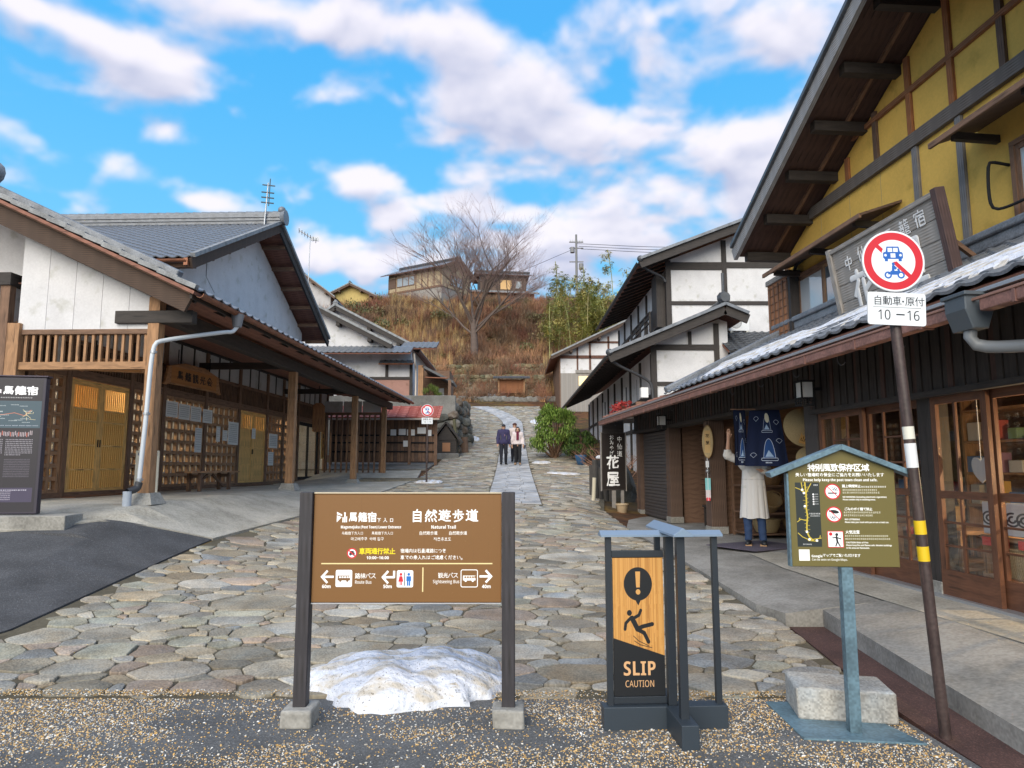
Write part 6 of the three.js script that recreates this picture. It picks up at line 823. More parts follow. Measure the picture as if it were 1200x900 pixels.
{ // hanging shop sign at the far corner
  const t = thing('hanging_shop_sign', 'tall dark wooden hanging sign with white brush characters at the shop corner', 'sign', atShop(-.58, .62, -12.0), SHT + .1);
  const [c, x] = canvas(400, 880, '#1a1210'); for (let i = 0; i < 60; i++) { x.fillStyle = `rgba(70,44,30,${rr(.05, .25)})`; x.fillRect(rr(0, 400), 0, rr(1, 5), 880); } text(x, 'おみやげ', 130, 22, 78, { w: .07, vertical: true, adv: 1.08, brush: true }); text(x, '中仙道', 262, 40, 98, { w: .07, vertical: true, adv: 1.2, brush: true }); text(x, '花', 76, 350, 215, { w: .12, brush: true }); text(x, '屋', 72, 610, 225, { w: .12, brush: true });
  const b = part(t, 'board', rb(-.34, .34, 0, 1.55, -.03, .03, .006), M.timberBlack); pane(b, 'lettering', face(.62, 1.48).translate(0, .78, .0315), printed(c, .7)); for (const s of [-1, 1]) part(t, 'edge_strip', rb(s * .345 - .012, s * .345 + .012, -.02, 1.57, -.04, .04, .004), M.greyWood); part(t, 'post', rb(-.05, .05, -.62, 0, -.03, .03, .005), M.greyWood); part(t, 'post', rb(.2, .28, -.62, 0, -.03, .03, .005), M.greyWood); part(t, 'top_hanger', rb(-.3, .3, 1.55, 1.88, -.02, .02, .004), M.timberBlack);
}
// ---------------------------------------------------------------- right, farther up: white half-timbered inn, two roofs gable to us
{
  const t = thing('half_timbered_inn', 'tall white half-timbered inn with black beams and two stepped gable roofs', 'building', [0, 0, 0]);
  const B = M.timberBlack, zf = -24, zb = -44, zu = -26, zub = -38;
  const wall = (poly, z0, z1) => part(t, 'plaster_wall', prism(poly, z0, z1), M.plaster);
  const lo = (x) => 5.3 + .42 * (Math.min(x, 14.62 - x) - 3.3);                 // lower roof: ridge x = 7.31
  const hi = (x) => 9.15 + .385 * (Math.min(x, 23.2 - x) - 4.78);               // upper roof: ridge x = 11.6
  wall([[4.95, .2], [7.6, .2], [7.6, lo(7.31) - .35], [7.31, lo(7.31) - .25], [4.95, lo(4.95) - .15]], zf - .2, zf); part(t, 'plaster_wall', bx(4.95, 5.1, .2, 5.6, zb, zf - .2), M.plaster);
  wall([[6.0, 3], [13, 3], [13, hi(13) - .15], [11.6, hi(11.6) - .15], [6.0, hi(6.0) - .15]], zu - .2, zu); part(t, 'plaster_wall', bx(6.0, 6.15, 4.5, 9.2, zub, zu - .2), M.plaster); part(t, 'plaster_wall', bx(7.6, 12.9, .2, 5.4, -25, -24.8), M.plaster);
  const beam = (x0, x1, y0, y1, z, d = .05) => part(t, 'timber_beam', bx(x0, x1, y0, y1, z, z + d), B);
  // lower front
  beam(4.87, 5.07, .2, lo(4.95) - .2, zf, .06); beam(7.1, 7.28, .2, lo(7.15) - .35, zf, .06); beam(6.2, 6.32, 5.8, lo(6.25) - .25, zf, .045); beam(5.07, 7.1, 5.62, 5.82, zf, .05); beam(5.07, 7.1, 4.36, 4.5, zf, .05); beam(5.07, 7.1, 3.1, 3.24, zf, .05);
  // upper front
  beam(5.92, 6.12, 4, hi(6) - .15, zu, .06); beam(8.1, 8.28, 5, hi(8.2) - .2, zu, .06); beam(10.3, 10.48, 5, hi(10.4) - .2, zu, .06); beam(12.4, 12.58, 5, 10.6, zu, .06); beam(6.12, 12.9, 9.18, 9.4, zu, .05); beam(6.12, 12.9, 7.72, 7.86, zu, .05); beam(6.12, 8.1, 9.1, 9.18, zu, .045);
  // street side walls: posts, sills, white panels and dark openings
  for (let i = 0; i <= 9; i++) { const z = lerp(zf - .1, zb, i / 9); part(t, 'timber_post', bx(4.88, 4.96, .2, 5.5, z - .09, z + .09), B); } for (const y of [2.9, 3.95]) part(t, 'timber_beam', bx(4.89, 4.955, y, y + .14, zb, zf - .2), B); for (let i = 0; i < 5; i++) { const z = -26.2 - i * 3.4; part(t, 'window_opening', bx(4.9, 4.952, 4.1, 4.95, z - .8, z), M.windowGlass); part(t, 'shoji_panel', bx(4.86, 4.9, 4.1, 4.95, z - .5, z - .05), M.plaster); }
  for (let i = 0; i <= 6; i++) { const z = lerp(zu - .1, zub, i / 6); part(t, 'timber_post', bx(5.93, 6.0, 4.5, 9.1, z - .08, z + .08), B); } for (const y of [6.9, 8.0]) part(t, 'timber_beam', bx(5.94, 6.0, y, y + .13, zub, zu - .2), B); for (let i = 0; i < 3; i++) { const z = -28.4 - i * 3.2; part(t, 'window_opening', bx(5.92, 5.995, 7.0, 8.0, z - .8, z), i ? M.rakeWood : B); }
  part(t, 'shutter_box', bx(5.6, 5.93, 6.9, 9.0, -27.1, -26.2), B); for (const y of [7.15, 7.35, 7.55]) part(t, 'balcony_rail', bx(5.38, 5.44, y, y + .05, -31, -26.6), B); for (let i = 0; i < 5; i++) part(t, 'balcony_post', bx(5.38, 5.44, 6.8, 7.6, -26.7 - i, -26.62 - i), B);
  // roofs
  const roof = (f, xe, xr, z0, z1, xe2) => {
    const s = (f(xr) - f(xe)) / (xr - xe), l = Math.hypot(1, s);
    tiledSlope(t, V(xe, f(xe) + .06, z1), V(0, 0, 1), V(1, s, 0), z0 - z1, (xr - xe) * l, { tw: .5, tl: .5, material: M.tileDark, fine: false }); tiledSlope(t, V(xe2, f(xe2) + .06, z1), V(0, 0, 1), V(-1, s, 0), z0 - z1, (xe2 - xr) * l, { tw: .5, tl: .5, material: M.tileDark, fine: false });
    ridgeTiles(t, V(xr, f(xr) + .05, z1), V(xr, f(xr) + .05, z0), M.tileDark, .22, .24);
    for (const [a, b] of [[xe, xr], [xe2, xr]]) { part(t, 'barge_board', bar(V(a, f(a) - .08, z0), V(b, f(b) - .08, z0), .08, .32, V(0, 1, 0)), B); part(t, 'verge_tile', bar(V(a, f(a) + .12, z0 + .04), V(b, f(b) + .12, z0 + .04), .2, .1, V(0, 1, 0)), M.tile); }
    for (let i = 0; i < Math.round((z0 - z1) / .75); i++) { const z = z0 - .3 - i * .75; part(t, 'rafter', bar(V(xe + .05, f(xe) - .05, z), V(xe + 1.7, f(xe + 1.7) - .05, z), .09, .12), B); }
    part(t, 'gutter', rodHalf(V(xe - .06, f(xe), z0), V(xe - .06, f(xe), z1), .07), M.gutterDark); part(t, 'eave_end_tile', new THREE.SphereGeometry(.13, 8, 6).translate(xe + .02, f(xe) + .12, z0), M.tileDark);
  };
  roof(lo, 3.3, 7.31, zf + .75, zb, 8.1); roof(hi, 4.78, 11.6, zu + .9, zub, 18);
  part(t, 'ridge_end_tile', [new THREE.CylinderGeometry(.17, .24, .22, 10).rotateX(Math.PI / 2).translate(7.31, lo(7.31) + .35, zf + .75), rod(V(7.31, lo(7.31) + .5, zf + .6), V(7.31, lo(7.31) + 1.25, zf + .6), .05)], M.tileDark);
  part(t, 'rain_pipe', tube([[3.28, 5.25, zf + .7], [3.6, 5.05, zf + .5], [4.7, 4.55, zf + .12], [4.84, 4.4, zf + .1], [4.84, 1.5, zf + .1]], .05, 40, 7), M.gutterDark); part(t, 'rain_pipe', tube([[4.74, 9.1, zu + .85], [5.1, 8.95, zu + .6], [5.8, 8.75, zu + .12], [5.9, 8.6, zu + .1]], .05, 20, 7), M.gutterDark);
  tiledSlope(t, V(7.4, 5.5, -23.3), V(1, 0, 0), V(0, 1.0, -1.9), 5.5, 2.15, { tw: .27, tl: .24, material: M.tileDark }); part(t, 'gutter', rodHalf(V(7.4, 5.47, -23.2), V(12.8, 5.47, -23.2), .07), M.gutterDark); part(t, 'door_lantern', bx(4.5, 4.75, 3.95, 4.3, -24.2, -23.95), M.white);
  part(t, 'flower_box', bx(4.0, 4.5, 3.35, 3.55, -27.2, -24.6), B); part(t, 'cantilever', bx(4.0, 4.95, 3.25, 3.36, -27.2, -24.6), B);
}
{ const t = thing('air_conditioner', 'white air conditioner unit on a bracket on the inn wall', 'air conditioner', [8.4, 6.5, -25.3]); part(t, 'casing', rb(-.4, .4, .04, .66, -.15, .15, .02), mat([.72, .73, .74], .5)); part(t, 'fan_grille', new THREE.TorusGeometry(.2, .012, 6, 24).translate(-.1, .35, .155), mat([.3, .3, .3], .5)); const r = []; for (let i = -5; i <= 5; i++) { const y = i * .036; r.push(bx(-.1 - Math.sqrt(.04 - y * y), -.1 + Math.sqrt(.04 - y * y), .35 + y - .006, .35 + y + .006, .152, .16)); } stuff(t, 'fan_slats', r, mat([.25, .25, .26], .5)); for (const s of [-.3, .3]) part(t, 'foot', rb(s - .04, s + .04, -.3, .04, -.2, .2, .005), mat([.6, .58, .52], .6)); }
{ // red-leaved pot plant on the inn's flower box
  const t = thing('red_plant', 'red leaved plant on the flower box of the inn', 'plant', [4.1, 3.55, -25.8]); const g = []; for (let i = 0; i < 260; i++) { const p = V(rr(-.3, .3), rr(.02, .38), rr(-1.1, 1.1)); g.push(new THREE.PlaneGeometry(.09, .05).rotateX(rr(-1, 1)).rotateY(rr(0, 6)).translate(p.x, p.y, p.z)); } stuff(t, 'leaves', g, mat([.45, .045, .04], .6)); const st = []; for (let i = 0; i < 30; i++) { const z = rr(-1, 1); st.push(rod(V(0, 0, z), V(rr(-.2, .2), rr(.2, .4), z + rr(-.15, .15)), .008, .004, 4)); } part(t, 'stems', st, M.timberDark);
}
// ---------------------------------------------------------------- generic small house in the distance, gable towards +z
function houseBox(t, { x0, x1, y0, ye, yr, xr, z0, z1, over = .6, wall = M.plaster, wood = M.timberBlack, tile = M.tile, tw = .5, verge = M.tileGrey }) {
  const f = (x) => x < xr ? lerp(ye, yr, (x - x0) / (xr - x0)) : lerp(ye, yr, (x1 - x) / (x1 - xr));
  part(t, 'wall', prism([[x0, y0], [x1, y0], [x1, ye], [xr, yr], [x0, ye]], z1, z0), wall);
  for (const [a, s] of [[x0, -1], [x1, 1]]) {
    const sl = (yr - ye) / Math.abs(xr - a), xe = a + s * over, yl = ye - over * sl, l = Math.hypot(xr - xe, yr - yl);
    tiledSlope(t, V(xe, yl + .12, z1 - over), V(0, 0, 1), V(xr - xe, yr - yl, 0), z0 - z1 + 2 * over, l, { tw, tl: tw, material: tile, fine: false });
    part(t, 'barge_board', bar(V(xe, yl + .02, z0 + over), V(xr, yr + .02, z0 + over), .08, .26, V(0, 1, 0)), wood); part(t, 'verge_tile', bar(V(xe, yl + .2, z0 + over), V(xr, yr + .2, z0 + over), .16, .12, V(0, 1, 0)), verge);
    for (const k of [.25, .6]) part(t, 'purlin', bx(lerp(xe, xr, k) - .1, lerp(xe, xr, k) + .1, lerp(yl, yr, k) - .3, lerp(yl, yr, k) - .1, z0, z0 + over), wood);
  }
  ridgeTiles(t, V(xr, yr + .12, z1 - over), V(xr, yr + .12, z0 + over), tile, .26, .26); return f;
}
const pent = (t, x0, x1, y, z, run, drop, material = M.tile, tw = .3) => { tiledSlope(t, V(x0, y, z + run), V(1, 0, 0), V(0, drop, -run), x1 - x0, Math.hypot(run, drop), { tw, tl: tw, material, fine: false }); };
{ // white house on the terrace behind the hall
  const t = thing('white_house', 'white plastered house with two stepped gables and blue grey tiled pent roof', 'house', [0, 0, 0]);
  houseBox(t, { x0: -13.6, x1: -5.9, y0: 4.9, ye: 8.45, yr: 10.75, xr: -10.3, z0: -40, z1: -48, over: .55 });
  houseBox(t, { x0: -15.2, x1: -6.9, y0: 4.9, ye: 8.1, yr: 10.3, xr: -11.2, z0: -36.6, z1: -39.9, over: .55 });
  pent(t, -14, -5.25, 7.42, -36.6, 1.3, .55, M.tile, .3); pent(t, -6.2, -4.2, 8.1, -39.4, 1.6, .6, M.tile, .3);
  part(t, 'lower_wall', bx(-14, -5.4, 4.9, 7.9, -36.8, -36.55), M.plaster); part(t, 'pink_board', bx(-9.2, -5.35, 4.9, 6.15, -36.55, -36.5), M.pinkWall); part(t, 'timber_beam', bx(-9.4, -5.3, 6.15, 6.3, -36.55, -36.46), M.timberBlack); part(t, 'timber_post', bx(-6.75, -6.6, 6.3, 7.2, -36.55, -36.47), M.timberBlack); part(t, 'timber_post', bx(-5.45, -5.3, 4.9, 7.2, -36.55, -36.45), M.timberBlack);
  pent(t, -7.0, -5.2, 6.95, -36.4, .5, .22, M.tileDark, .3); part(t, 'gutter', rodHalf(V(-7.0, 6.92, -35.85), V(-5.2, 6.92, -35.85), .05), M.copper); part(t, 'rain_pipe', tube([[-5.1, 7.4, -35.6], [-5.08, 6.9, -35.9], [-5.1, 6.7, -36.3], [-5.1, 4.9, -36.4]], .05, 20, 6), mat([.62, .55, .48], .5)); part(t, 'porch_post', bx(-4.98, -4.7, 4.9, 6.9, -36.6, -36.3), M.timber);
  const e = (a, b, m = M.timberBlack, w = .5, h = .16) => part(t, 'porch_roof', bar(V(...a), V(...b), w, h), m); e([-4.75, 6.85, -37.4], [-3.1, 6.0, -37.4], M.tileDark, 2.2, .12); part(t, 'porch_wall', bx(-5.2, -3.5, 4.9, 6.9, -41, -38.4), M.timberDark); part(t, 'porch_post', bx(-3.3, -3.15, 4.9, 6.0, -35.6, -35.45), M.timberDark); part(t, 'porch_panel', bx(-4.3, -3.8, 4.95, 5.9, -38.4, -38.36), M.plasterGrey); part(t, 'copper_rail', rod(V(-4.6, 6.25, -36.3), V(-3.4, 6.2, -36.3), .04), M.copper);
}
// stone retaining wall carrying the terrace
{
  const t = thing('retaining_wall', 'stone and concrete retaining wall carrying the terrace of the white house', 'wall', [0, 0, 0]);
  part(t, 'core', bx(-16, -2.95, .8, 4.9, -60, -33.3), M.concreteDark); part(t, 'concrete_band', rb(-9, -2.72, 3.9, 4.97, -33.6, -33.2, .03), M.concreteDark);
  const tones = [[.19, .185, .16], [.14, .14, .125], [.24, .225, .2], [.12, .12, .105], [.22, .17, .13]].map((c) => mat(c, .9, 'stone', .02)); let k = 0;
  const stone = (x, y, z, sx, sy, sz) => { const g = noisy(new THREE.IcosahedronGeometry(.5, 1), .28, 3.1 + rnd()).scale(sx, sy, sz).rotateZ(rr(-.3, .3)).translate(x, y, z); part(t, k ? 'wall_stone_' + String(k).padStart(3, '0') : 'wall_stone', g, tones[k % 5]); k++; };
  for (let y = 1.7; y < 4.0; y += .36) for (let x = -7; x < -2.7; x += .62) stone(x + rr(-.1, .1) + ((y * 10 | 0) % 2) * .22, y + rr(-.06, .06), -33.15, rr(.55, .85), rr(.38, .5), .35);
  for (let y = 1.9; y < 5.3; y += .42) for (let z = -33.3; z > -44; z -= .62) { if (k > 270) break; if (y > interp([[33, 4.3], [36, 4.9], [44, 5.4]], -z) || y < H(-2.6, -z) - .2) continue; stone(-2.75 + rr(-.1, .12) + (y - 2) * -.05, y, z + rr(-.1, .1), .55, rr(.42, .56), rr(.62, .85)); }
  for (let i = 0; i < 12; i++) stone(-2.45 + rr(-.15, .15), 2.6 + (i % 4) * .42, -36.4 - Math.floor(i / 4) * .6, .6, .5, .7);
}
{ // red roofed notice shelter
  const t = thing('notice_shelter', 'long board wall notice shelter with faded red sheet roof', 'shelter', [-4.6, 1.66, -29.6]);
  part(t, 'board_wall', bx(-3.2, 1.35, .1, 1.95, -.14, -.08), M.boardDark); for (let i = 0; i < 5; i++) part(t, 'post', bx(-3.2 + i * 1.12, -3.08 + i * 1.12, -.1, 2.0, -.08, .02), M.timberDark); for (const y of [.5, .88, 1.2]) part(t, 'rail', bx(-3.2, 1.35, y, y + .06, -.08, -.03), M.blackMatt); for (let i = 0; i < 30; i++) part(t, 'wall_board', bx(-3.15 + i * .15, -3.02 + i * .15, .12, 1.9, -.078, -.07), i % 3 ? M.timberDark : M.brownWood);
  part(t, 'roof_sheet', bar(V(-.9, 1.94, .7), V(-.9, 2.52, -.65), 4.95, .04), M.rust); for (let i = 0; i < 12; i++) part(t, 'roof_rib', bar(V(-3.2 + i * .42, 1.975, .7), V(-3.2 + i * .42, 2.555, -.65), .03, .03), M.rust); part(t, 'eave_rail', bx(-3.35, 1.55, 1.84, 1.92, .62, .7), mat([.4, .33, .28], .6)); for (const [x, y, w] of [[-.6, 1.22, .24], [-.25, 1.24, .3], [.1, 1.22, .34], [.55, 1.3, .36], [-.05, .74, .3], [.95, 1.2, .2]]) part(t, 'notice_sheet', bx(x, x + w, y, y + .26, -.028, -.022), M.paper);
}
{ // little gabled shrine box by the wall
  const t = thing('roadside_shrine', 'small dark roadside shrine with steep gabled roof by the stone wall', 'shrine', [-3.05, 2.05, -32.4]); part(t, 'cabinet', [bx(-.48, .48, .1, .72, -.4, .4)], M.timberBlack); part(t, 'plinth', noisy(new RoundedBoxGeometry(1.2, .35, 1.0, 2, .04).translate(0, -.05, 0), .06, 4), M.concreteDark); for (const s of [-1, 1]) part(t, 'roof_slope', bar(V(0, 1.55, 0), V(s * .72, .62, 0), 1.1, .07), M.timberBlack); part(t, 'gable_board', prism([[-.5, .72], [.5, .72], [0, 1.42]], .38, .42), M.timberBlack); part(t, 'lattice_door', bx(-.16, .2, .2, .6, .4, .42), mat([.33, .16, .08], .7));
}
{ // rain trough step at the end of the porch, kerb stones
  const t = thing('stone_trough', 'long low dark stone trough at the end of the visitor hall', 'trough', [-4.1, 1.0, -24.3], -.04); part(t, 'basin', [rb(-1.3, 1.1, -.1, .16, -.5, -.38, .02), rb(-1.3, 1.1, -.1, .12, .38, .5, .02), rb(-1.3, -1.18, -.1, .14, -.38, .38, .02), rb(.98, 1.1, -.1, .14, -.38, .38, .02)], mat([.22, .2, .16], .9, 'stone', .01)); part(t, 'water', bx(-1.18, .98, -.08, .02, -.38, .38), mat([.03, .035, .03], .08));
}
{ // open board shelter on the hill at the top of the street
  const t = thing('board_shelter', 'small wooden notice shelter with flat eave at the top of the street', 'shelter', [-.05, 7.4, -62]); part(t, 'board', bx(-1.1, 1.1, .75, 2.0, -.1, -.02), mat([.3, .12, .05], .8, 'wood')); for (const x of [-1.15, 1.15]) part(t, 'post', bx(x - .07, x + .07, -.3, 2.1, -.1, .06), M.timber); part(t, 'roof', [bar(V(-.0, 2.05, .6), V(0, 2.3, -.5), 3.3, .1)], M.tileDark); part(t, 'low_box', bx(-2.1, -1.4, .0, .65, -.2, .2), mat([.3, .32, .38], .7)); for (let i = 0; i < 26; i++) part(t, 'kerb_stone', noisy(new THREE.IcosahedronGeometry(.4, 1).scale(1, .8, .8), .2, 2).translate(-4.5 + i * .38, .0 + rr(-.05, .1), 1.1), M.concreteDark);
}
{ // weathered house up on the right
  const t = thing('weathered_house', 'weathered white house with reddish timbers and one lit yellow window', 'house', [0, 0, 0]);
  houseBox(t, { x0: 3.9, x1: 13, y0: 5.5, ye: 10.5, yr: 13.2, xr: 9.6, z0: -55, z1: -64, over: .8, wood: M.rakeWood, tile: M.tileDark });
  const rw = mat([.17, .075, .05], .8, 'old'); for (const [x0, x1, y0, y1] of [[3.9, 12, 10.2, 10.45], [6.2, 6.35, 9.0, 12], [7.7, 7.85, 9.0, 12], [5.2, 11, 11.45, 11.6], [5.2, 5.32, 9, 11.2]]) part(t, 'timber_beam', bx(x0, x1, y0, y1, -55, -54.92), rw); part(t, 'lower_boards', bx(3.9, 12, 5.5, 9.0, -55, -54.9), M.greyWood); part(t, 'sill', bx(5.1, 9, 9.0, 9.25, -55, -54.8), M.greyWood); part(t, 'side_boards', bx(3.82, 3.9, 5.5, 10.4, -64, -55), M.timberDark);
  part(t, 'lit_window', bx(5.35, 6.4, 8.0, 8.75, -54.9, -54.86), new THREE.MeshStandardMaterial({ color: new THREE.Color(.8, .6, .3), emissive: new THREE.Color(1, .72, .34), emissiveIntensity: .35, roughness: .6 }));
}
{ // houses on the brow of the hill
  const t = thing('hilltop_house', 'two storey brown house with cream upper wall and blue grey roof on the hilltop', 'house', [-12.7, 22.2, -88], -.55);
  const b = { x0: -4.6, x1: 4.6 }; part(t, 'lower_wall', bx(-4.4, 4.4, -1, 2.2, -6, 0), M.greyWood); part(t, 'upper_wall', prismX([[0, 2.2], [-6.2, 2.2], [-6.2, 4.6], [-3, 6.2], [0, 4.8]], -4.5, 4.5), mat([.5, .4, .26], .9, 'plaster')); tiledSlope(t, V(-5.2, 4.55, .9), V(1, 0, 0), V(0, 1.75, -3.9), 10.4, 4.3, { tw: .5, tl: .5, material: M.tile, fine: false }); tiledSlope(t, V(-5.2, 4.3, -7), V(1, 0, 0), V(0, 2.0, 4.0), 10.4, 4.5, { tw: .6, tl: .6, material: M.tile, fine: false }); ridgeTiles(t, V(-5.2, 6.3, -3), V(5.2, 6.3, -3), M.tileDark);
  const w = part(t, 'window', bx(-3, 0, 2.9, 4.2, 0, .06), M.timberDark); for (let i = 0; i < 3; i++) part(w, 'window_pane', bx(-2.9 + i * 1, -2.05 + i * 1, 3.0, 4.1, .06, .08), mat([.3, .34, .38], .2)); for (const x of [-4.4, -3.2, .2, 1.2, 2.2, 3.2, 4.3]) part(t, 'timber_post', bx(x - .07, x + .07, 2.2, 4.5, .0, .05), M.timberDark); part(t, 'timber_beam', bx(-4.5, 4.5, 2.1, 2.35, .0, .07), M.timberDark); const w2 = part(t, 'window', bx(4.5, 4.58, 2.6, 4.0, -4.4, -1.6), M.timberDark); part(w2, 'window_pane', bx(4.58, 4.6, 2.7, 3.9, -4.2, -1.8), mat([.3, .33, .36], .2)); part(t, 'window', bx(-3.8, -1.6, .4, 1.6, 0, .05), M.windowGlass); part(t, 'shutter_box', bx(-4.45, -3.2, 2.9, 4.2, 0, .1), M.brownWood);
  for (const s of [1]) { part(t, 'barge_board', bar(V(5.2, 4.4, .9), V(5.2, 6.2, -3), .1, .3), M.timberDark); part(t, 'barge_board', bar(V(5.2, 4.2, -7), V(5.2, 6.2, -3), .1, .3), M.timberDark); }
}
{
  const t = thing('hilltop_inn', 'brown two tier house with grey roofs behind the bare tree on the hilltop', 'house', [-.9, 23.6, -92], .15); part(t, 'lower_wall', bx(-5, 4, -2, 1.6, -5, 0), mat([.2, .15, .12], .9, 'wood')); part(t, 'upper_wall', bx(-3.4, 3.0, 1.6, 4.0, -4.4, -.6), mat([.16, .11, .085], .9, 'wood')); tiledSlope(t, V(-4, 4.0, .1), V(1, 0, 0), V(0, .9, -2.6), 7.8, 2.75, { tw: .6, tl: .6, material: M.tile, fine: false }); tiledSlope(t, V(-4, 4.0, -5.1), V(1, 0, 0), V(0, .9, 2.6), 7.8, 2.75, { tw: .6, tl: .6, material: M.tile, fine: false }); ridgeTiles(t, V(-4, 4.95, -2.5), V(3.8, 4.95, -2.5), M.tileDark, .2); pent(t, -5.4, 4.6, 1.3, -.6, 1.4, .6, M.tileGrey, .6); part(t, 'lit_window', bx(-.6, .9, 2.1, 3.4, -.6, -.54), mat([.62, .38, .16], .6)); const w = part(t, 'window', bx(1.4, 2.4, 2.2, 3.4, -.6, -.54), M.timberDark); part(w, 'window_pane', bx(1.5, 2.3, 2.3, 3.3, -.54, -.52), mat([.35, .38, .4], .2)); for (let i = 0; i < 8; i++) part(t, 'timber_post', bx(-4.9 + i * 1.2, -4.75 + i * 1.2, -1, 1.5, 0, .06), M.timberDark);
}
{
  const t = thing('yellow_gable_house', 'low house with yellow gable wall on the hilltop', 'house', [0, 0, 0]); houseBox(t, { x0: -22.8, x1: -17.6, y0: 20.5, ye: 22.9, yr: 24.2, xr: -20.3, z0: -85, z1: -92, over: .7, wall: mat([.68, .53, .2], .9, 'plaster'), wood: M.brownWood, tile: M.tileDark });
  const u = thing('grey_roof_house', 'far house of which the grey roof slope shows beside the yellow gable', 'house', [0, 0, 0]); houseBox(u, { x0: -31, x1: -22, y0: 20, ye: 22.2, yr: 25.2, xr: -26, z0: -82, z1: -92, over: .7, wall: M.plasterGrey, wood: M.brownWood, tile: M.tileDark });
}
// ---------------------------------------------------------------- poles, wires, aerials
{
  const pole = (label, x, y, z, h, arms) => { const t = thing('utility_pole', label, 'utility pole', [x, y, z]); part(t, 'pole', rod(V(0, 0, 0), V(0, h, 0), .2, .13, 10), mat([.2, .2, .2], .8)); for (const a of arms) part(t, 'cross_arm', bx(-.9, .9, a - .06, a + .06, -.06, .06), mat([.18, .18, .19], .6)); for (const [q, a] of [[-.5, .35], [.6, -1.8]]) part(t, 'transformer', new THREE.CylinderGeometry(.3, .3, .7, 10).translate(q, h - 2.4 + a, 0), mat([.22, .22, .23], .6)); for (let i = 0; i < 6; i++) part(t, 'insulator', new THREE.CylinderGeometry(.06, .08, .22, 6).translate(-.75 + i * .3, arms[0] + .18, 0), mat([.5, .5, .5], .4)); return t; };
  pole('utility pole with cross arms and transformers above the bamboo', 8.25, 20, -86, 11.2, [10.2, 9.4, 7.6]); pole('thin utility pole behind the hilltop brown house', -9.6, 22, -94, 7.2, [6.6, 6.0]);
  for (const [i, dy] of [[0, 0], [1, -.35], [2, -.7]]) single('power_line', tube([[8.25 + i * .3, 30 + dy, -86], [20, 27.6 + dy, -80], [34, 26.6 + dy, -74]], .03, 24, 4), M.blackMatt, 'sagging power lines running right from the pole above the bamboo', 'cable', 'power lines from the hilltop pole');
  single('power_line', tube([[8.25, 29.4, -86], [-1, 27.6, -92], [-9.6, 28.2, -94]], .025, 24, 4), M.blackMatt, 'thin power line between the two hilltop poles', 'cable');
  const ae = (label, x, y, z, h, bars) => { const t = thing('aerial', label, 'aerial', [x, y, z], .3); part(t, 'mast', rod(V(0, 0, 0), V(bars < 0 ? .06 : .08, h, 0), .03, .02, 8), M.metal); if (bars > 0) { for (let i = 0; i < 3; i++) part(t, 'element', bx(-.12, .28, h * (.6 + i * .1), h * (.6 + i * .1) + .03, -.02, .02), M.gutterDark); part(t, 'element', bx(-.1, .3, h - .1, h - .07, -.015, .015), M.gutterDark); part(t, 'boom', rod(V(.12, h * .55, 0), V(.14, h + .15, 0), .015), M.gutterDark); part(t, 'bracket', bx(-.1, .12, .0, .2, -.05, .05), M.copper); } else { part(t, 'boom', bar(V(-.5, h + .35, 0), V(.35, h - .1, 0), .05, .05), M.metal); for (let i = 0; i < 7; i++) { const k = i / 6, p = V(lerp(-.5, .35, k), lerp(h + .35, h - .1, k), 0); part(t, 'element', bx(p.x - .015, p.x + .015, p.y - .015, p.y + .015, -.4, .4), M.metal); } part(t, 'reflector', bx(.1, .5, h - .12, h + .08, -.03, .03), M.metal); } };
  ae('short aerial mast with cross bars at the gable of the visitor hall', -8.16, 9.15, -21.95, 1.75, 3); ae('tall thin mast with tilted television aerial behind the visitor hall', -10.5, 6, -34.6, 7.3, -1);
}
// ---------------------------------------------------------------- trees and plants
function limbs(base, dir, len, r, depth, out, twigs, spread, up) {
  let p = base.clone(), d = dir.clone(), n = depth > 2 ? 4 : 3; const seg = len / n;
  for (let i = 0; i < n; i++) {
    const q = p.clone().addScaledVector(d, seg), r1 = r * (1 - .42 * (i + 1) / n), r0 = r * (1 - .42 * i / n);
    (depth > 1 ? out : twigs).push(rod(p, q, r0, r1, depth > 3 ? 8 : depth > 1 ? 5 : 3, true)); p = q; d = d.clone().add(V(rr(-.16, .16), up * .12 + rr(-.06, .08), rr(-.16, .16))).normalize();
    if (depth > 0 && i > 0) for (let k = 0; k < (depth > 2 ? 2 : 4); k++) { const a = rr(0, 6.283), nd = d.clone().add(V(Math.cos(a) * spread, up * rr(.0, .45), Math.sin(a) * spread)).normalize(); limbs(p, nd, len * rr(.55, .75), r1 * rr(.5, .7), depth - 1, out, twigs, spread, up); }
  }
}
{
  const t = thing('bare_tree', 'large bare spreading tree standing on the dry hillside', 'tree', [-3.9, land(-3.9, 70) - .4, -70]); const out = [], tw = [];
  const bark = mat([.17, .125, .105], .9, 'wood'), tops = [];
  part(t, 'trunk', [rod(V(0, 0, 0), V(.05, 1.8, 0), .48, .38, 12, true), rod(V(.05, 1.8, 0), V(-.1, 4.6, .1), .38, .26, 12, true)], bark, undefined);
  for (let i = 0; i < 9; i++) { const a = i * 2.399 + .3, s = i < 3 ? .3 + i * .12 : rr(.8, 1.4); limbs(V(-.05, 2.9 + (i % 4) * .5, .1), V(Math.cos(a) * s, 1, Math.sin(a) * s * .8).normalize(), rr(5.0, 6.0), .13, 3, out, tw, .8, .42); }
  part(t, 'branches', out, bark); stuff(t, 'twigs', tw, mat([.27, .18, .155], .9)); console.log('tree', out.length, tw.length);
}
function leafGeo(l, w) { const g = meshOf([0, 0, 0, -w / 2, l * .5, .03 * l, w / 2, l * .5, .03 * l, 0, l, -.05 * l, 0, l * .5, -.02 * l], [0, 4, 1, 0, 2, 4, 1, 4, 3, 4, 2, 3]); return g; }
